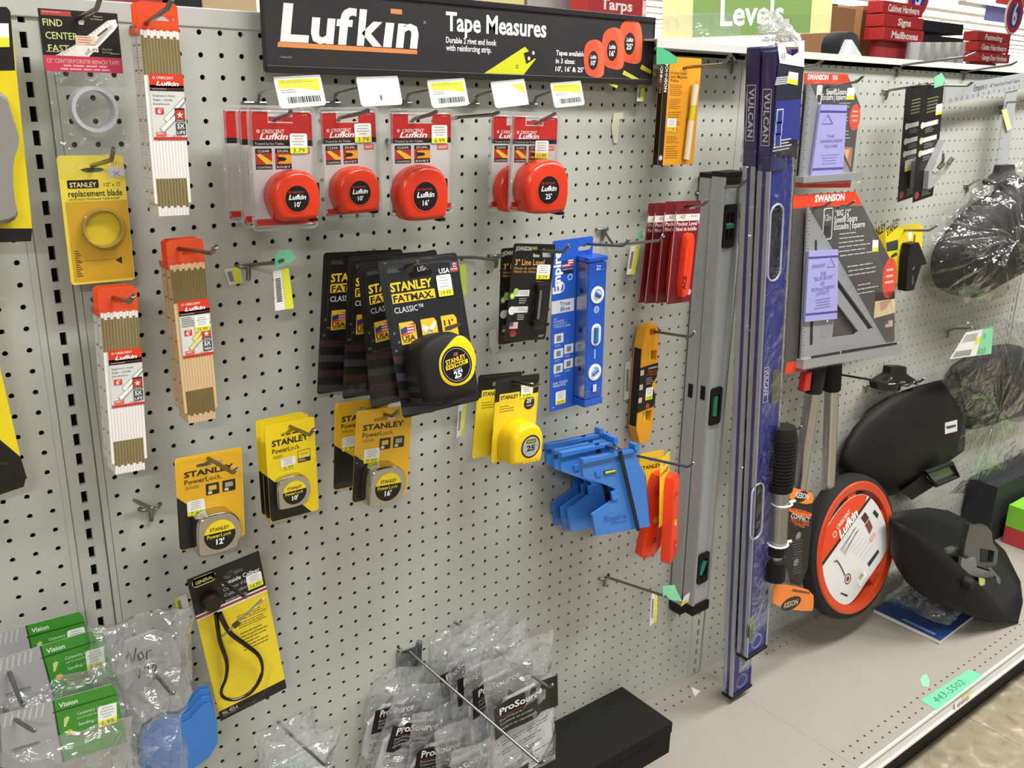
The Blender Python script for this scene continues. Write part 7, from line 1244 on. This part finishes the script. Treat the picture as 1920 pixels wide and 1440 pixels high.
m = M(); m.box(-160, 260, STOREY, STOREY+30, FLOOR, 50.2, 's:a9a8a4'); o = m.build('wall_far_1'); o.location = W(0, 0, FLOOR); o['kind'] = 'structure'; o.location = (0, 0, -FLOOR*IN)
m = M(); m.box(-300, 1500, 640, 646, FLOOR, CEIL, 'r:d6d4d2'); o = m.build('wall_far_2'); o.location = (0, 0, -FLOOR*IN); o['kind'] = 'structure'
m = M(); m.box(1500, 1506, -300, 646, FLOOR, CEIL, 'r:d6d4d2'); o = m.build('wall_right_far'); o.location = (0, 0, -FLOOR*IN); o['kind'] = 'structure'
def far_box(name, label, cat, u0, v0, u1, v1, d, depth, col, group=None, parts=None, base=None):
    A, B = at(u0, v1, d), at(u1, v0, d); x0, x1 = sorted((A.x, B.x)); z0, z1 = sorted((A.z, B.z))
    if base is not None: z0 = base
    r = empty(name, (x0, -d, z0), None, label, cat, group); q = M(x1-x0, z1-z0); q.box(0, x1-x0, 0, depth, 0, z1-z0, col); q.build('body', r, bevel=.15)
    return r, x1-x0, z1-z0
D0 = -STOREY; BZ = 50.2
far_box('goods_box', 'red carton beyond the fixture above the bench tape', 'box', 60, -40, 302, 14, D0-3, 14, 'b03038', base=BZ)
far_box('goods_box', 'black carton beyond the fixture right of the topmost folding rules', 'box', 322, -50, 372, 16, D0-3, 12, 'r:2a2c30', base=BZ)
r, w, h = far_box('goods_box', 'plain brown cardboard carton beyond the fixture, left of the banner', 'box', 380, -60, 478, 22, D0-3, 14, 'd6b98e', base=BZ); q = M(w, h); q.rect(.35, .55, .80, .95, -.02, '8a7358'); q.build('printed_mark', r)
far_box('goods_box', 'pale yellow carton beyond the fixture above the banner', 'box', 855, -60, 985, 10, D0-7, 10, 'e6dc8c', base=BZ)
far_box('goods_box', 'light grey carton beyond the fixture above the banner, right of the yellow one', 'box', 990, -60, 1092, 14, D0-7, 10, 'b9babc', base=BZ)
def aisle_sign(label, u0, v0, u1, v1, d, rows, post, side=None):
    A, B = at(u0, v1, d), at(u1, v0, d); x0, x1 = sorted((A.x, B.x)); z0, z1 = sorted((A.z, B.z)); w, h = x1-x0, z1-z0; n = len(rows)
    r = empty('aisle_sign', (x0, -d, z0), None, label, 'sign', 'red aisle signs')
    for i, s in enumerate(rows):
        q = M(); a, b = h-(i+1)*h/n+.1, h-i*h/n-.1; q.box(-.1*w, w, -.5*(i+1), 3, a, b, 'b02a2c'); p = q.build('sign_plate', r, bevel=.12); q = M(1, 1); vs, fs, wd = glyphs(s, 0, .04, 1.0); k = min(.86*w/wd, .75*(b-a)); q.add([(w*.47-wd*k*.5+x*k, -.5*(i+1)-.03, (a+b)/2-.3*(b-a)+z*(b-a)*.55) for x, z in vs], fs, 'f2ece8'); q.build('lettering', p)
    if side:
        for i, s in enumerate(side):
            q = M(1, 1); a, b = h-(i+1)*h/n+.1, h-i*h/n-.1; q.hexa([(w+.1, -.5, a), (w*1.5, 3.5, a), (w*1.5, 3.9, a), (w+.1, 0, a), (w+.1, -.5, b), (w*1.5, 3.5, b), (w*1.5, 3.9, b), (w+.1, 0, b)], 'a8302e'); p = q.build('side_plate', r); q = M(1, 1); vs, fs, wd = glyphs(s, 0, .03, 1.0); k = .36*w/wd; q.add([(w*1.08+x*k, -.55+4.0*(w*.08+x*k)/(w*.5), (a+b)/2-.2*(b-a)+z*(b-a)*.35) for x, z in vs], fs, 'f0dcd8'); q.build('lettering', p)
    if post: q = M(); q.box(w*.05, w*.9, 1, 2.5, BZ-z0, 0, 'b83a40'); q.build('post', r)
    return r, w, h
aisle_sign('red aisle sign with Tarps and Sprayers behind the right end of the banner', 1100, -42, 1200, 62, D0, ('Ladders', 'Tarps', 'Sprayers'), True, ('Tools', 'Masks', 'Duct Tape'))
r, w, h = aisle_sign('red aisle sign listing Cabinet Hardware, Signs and Mailboxes', 1650, 10, 1728, 76, D0, ('Cabinet Hardware', 'Signs', 'Mailboxes'), True)
r2, w2, h2 = aisle_sign('red aisle sign listing Fastening, Gate Hardware and Garage Door Hardware', 1826, 64, 1890, 116, D0-8, ('Fastening', 'Gate Hardware', 'Garage Door Hardware'), True)
def number_disc(label, u, v, d, R, txt, n):
    P = at(u, v, d); r = empty('aisle_number', P, None, label, 'sign', 'round aisle number signs'); q = M(); q.lathe([(0, -.1), (R, -.1), (R, .3), (0, .3)], 0, 0, 'ece6ea', 32); q.build('rim', r, smooth=True, ang=40); q = M(1, 1); q.flat(circ(0, 0, R*.93, 32), -.12, 'b8283a'); q.flat(circ(0, -.05*R, R*.62, 24), -.14, '2a3a9a'); q.text(txt, 0, .5*R, R*1.1, -.17, 'f6f4f6', 'C', bold=.05, sx=.7); q.build('number', r)
    q = M(); q.box(-.3, .3, .1, .5, -R*2.2, -R*.8, 'b02a2c'); q.build('stem', r)
number_disc('round red and blue aisle number six above the Fastening sign', 1902, 28, D0-8, 4.6, '6', 6); number_disc('round aisle number five cut by the top edge above the Mailboxes sign', 1722, -8, D0, 4.4, '5', 5)
far_box('goods_box', 'tall brown carton with silver tape right of the Levels sign', 'box', 1545, 16, 1606, 98, D0-2, 12, '9a6f4c', base=BZ)
far_box('goods_box', 'brown carton behind the Cabinet Hardware sign, left side', 'box', 1608, 14, 1652, 98, D0-6, 12, 'a8794f', base=BZ)
far_box('goods_box', 'dark narrow carton between the Levels sign and the brown cartons', 'box', 1556, 8, 1572, 92, D0-17, 6, '3a342c', base=BZ)
r, w, h = far_box('wall_shelf', 'two black shelf strips beyond the fixture between the two red signs', 'shelf', 1728, 46, 1808, 58, D0-2, 8, 'r:222226'); q = M(); q.box(0, w, -.4, 8, -3.4, -.7, 'r:242428'); q.build('lower_strip', r); q = M(); q.box(w*.3, w*.7, 3, 5, BZ-at(1728, 58, D0-2).z, -3.4, 's:8a8a8a'); q.build('stand', r)
for i, (u, lab) in enumerate(((1722, 'first silver hardware pack'), (1741, 'second silver hardware pack'), (1760, 'third silver hardware pack'), (1779, 'fourth silver hardware pack'), (1797, 'fifth silver hardware pack'))):
    far_box('hardware_pack', lab+' from the left in the row between the red signs', 'pack', u, 80, u+15, 106, D0+4, 3, 'g:b4b4b4', 'silver hardware packs', base=BZ)
r = empty('metal_bracket', at(1588, 98, -2), None, 'light grey folded metal bracket lying on the top shelf right of the Levels sign', 'bracket'); q = M(); q.hexa([(-.6, 0, 0), (.5, 0, 0), (.5, .5, 0), (-.6, .5, 0), (-.1, 0, 1.4), (.6, 0, 1.4), (.6, .3, 1.4), (-.1, .3, 1.4)], 's:c6c6c4'); q.hexa([(.5, 0, 0), (2.6, 0, 0), (2.6, .3, 0), (.5, .3, 0), (.6, 0, 1.3), (.7, 0, 1.3), (.7, .3, 1.3), (.6, .3, 1.3)], 's:b4b4b2'); q.build('plate', r); r.location.z = W(0, 0, 53.02).z
r = empty('black_holder', at(1592, 95, -6), None, 'black rounded plastic holder on the top shelf behind the metal bracket', 'holder'); q = M(); q.puff(smooth_loop([(-1.6, 0), (1.6, 0), (1.5, 2.5), (-1.4, 2.6)], 2), [(.95, 2), (1, 1.6), (1, .4), (.95, 0)], 'r:1d1f22'); q.build('body', r, smooth=True, ang=50); r.location.z = W(0, 0, 53.0).z
# hanging department banners and ceiling lights far across the store
for i, (u0, v0, u1, v1, d, col, lab) in enumerate(((1846, 8, 1900, 38, -300, '4a4aa0', 'blue hanging banner far across the store, left of the aisle number six'), (1868, -14, 1990, 6, -200, 'c02c34', 'red hanging banner far across the store at the top right corner'), (1700, -16, 1800, 2, -200, '6a5ab0', 'violet hanging banner far across the store above the Mailboxes sign'))):
    A, B = at(u0, v1, d), at(u1, v0, d); r = empty('hanging_banner', (A.x, A.y, A.z), None, lab, 'banner', 'hanging banners'); q = M(); q.box(0, B.x-A.x, 0, .6, 0, B.z-A.z, col); q.build('banner_cloth', r); q = M(); q.tube([((B.x-A.x)*.3, .3, B.z-A.z), ((B.x-A.x)*.3, .3, CEIL-A.z)], .2, 'm:9a9a9a', 5); q.build('wire', r)
for yy in range(60, 640, 36):
    for xx in range(90, 1500, 150):
        u = Vector((xx, yy, CEIL-3))-CX; a = [sum(RR[i][j]*u[j] for j in range(3)) for i in range(3)]
        if a[2] <= 0: continue
        pu, pv = 960+FPX*a[0]/a[2], 720+FPX*a[1]/a[2]
        if not (-120 < pu < 2080 and -40 < pv < 140): continue
        r = empty('ceiling_light', (xx, yy, CEIL), None, 'long fluorescent ceiling light over the store aisle', 'ceiling light', 'fluorescent ceiling lights'); q = M(); q.box(-70, 70, -9, 9, -2.5, 0, 's:e8e8e4'); q.build('housing', r); q = M(); q.box(-69, 69, -8.4, 8.4, -3.4, -2.5, 'e:ffffff'); q.build('diffuser', r)
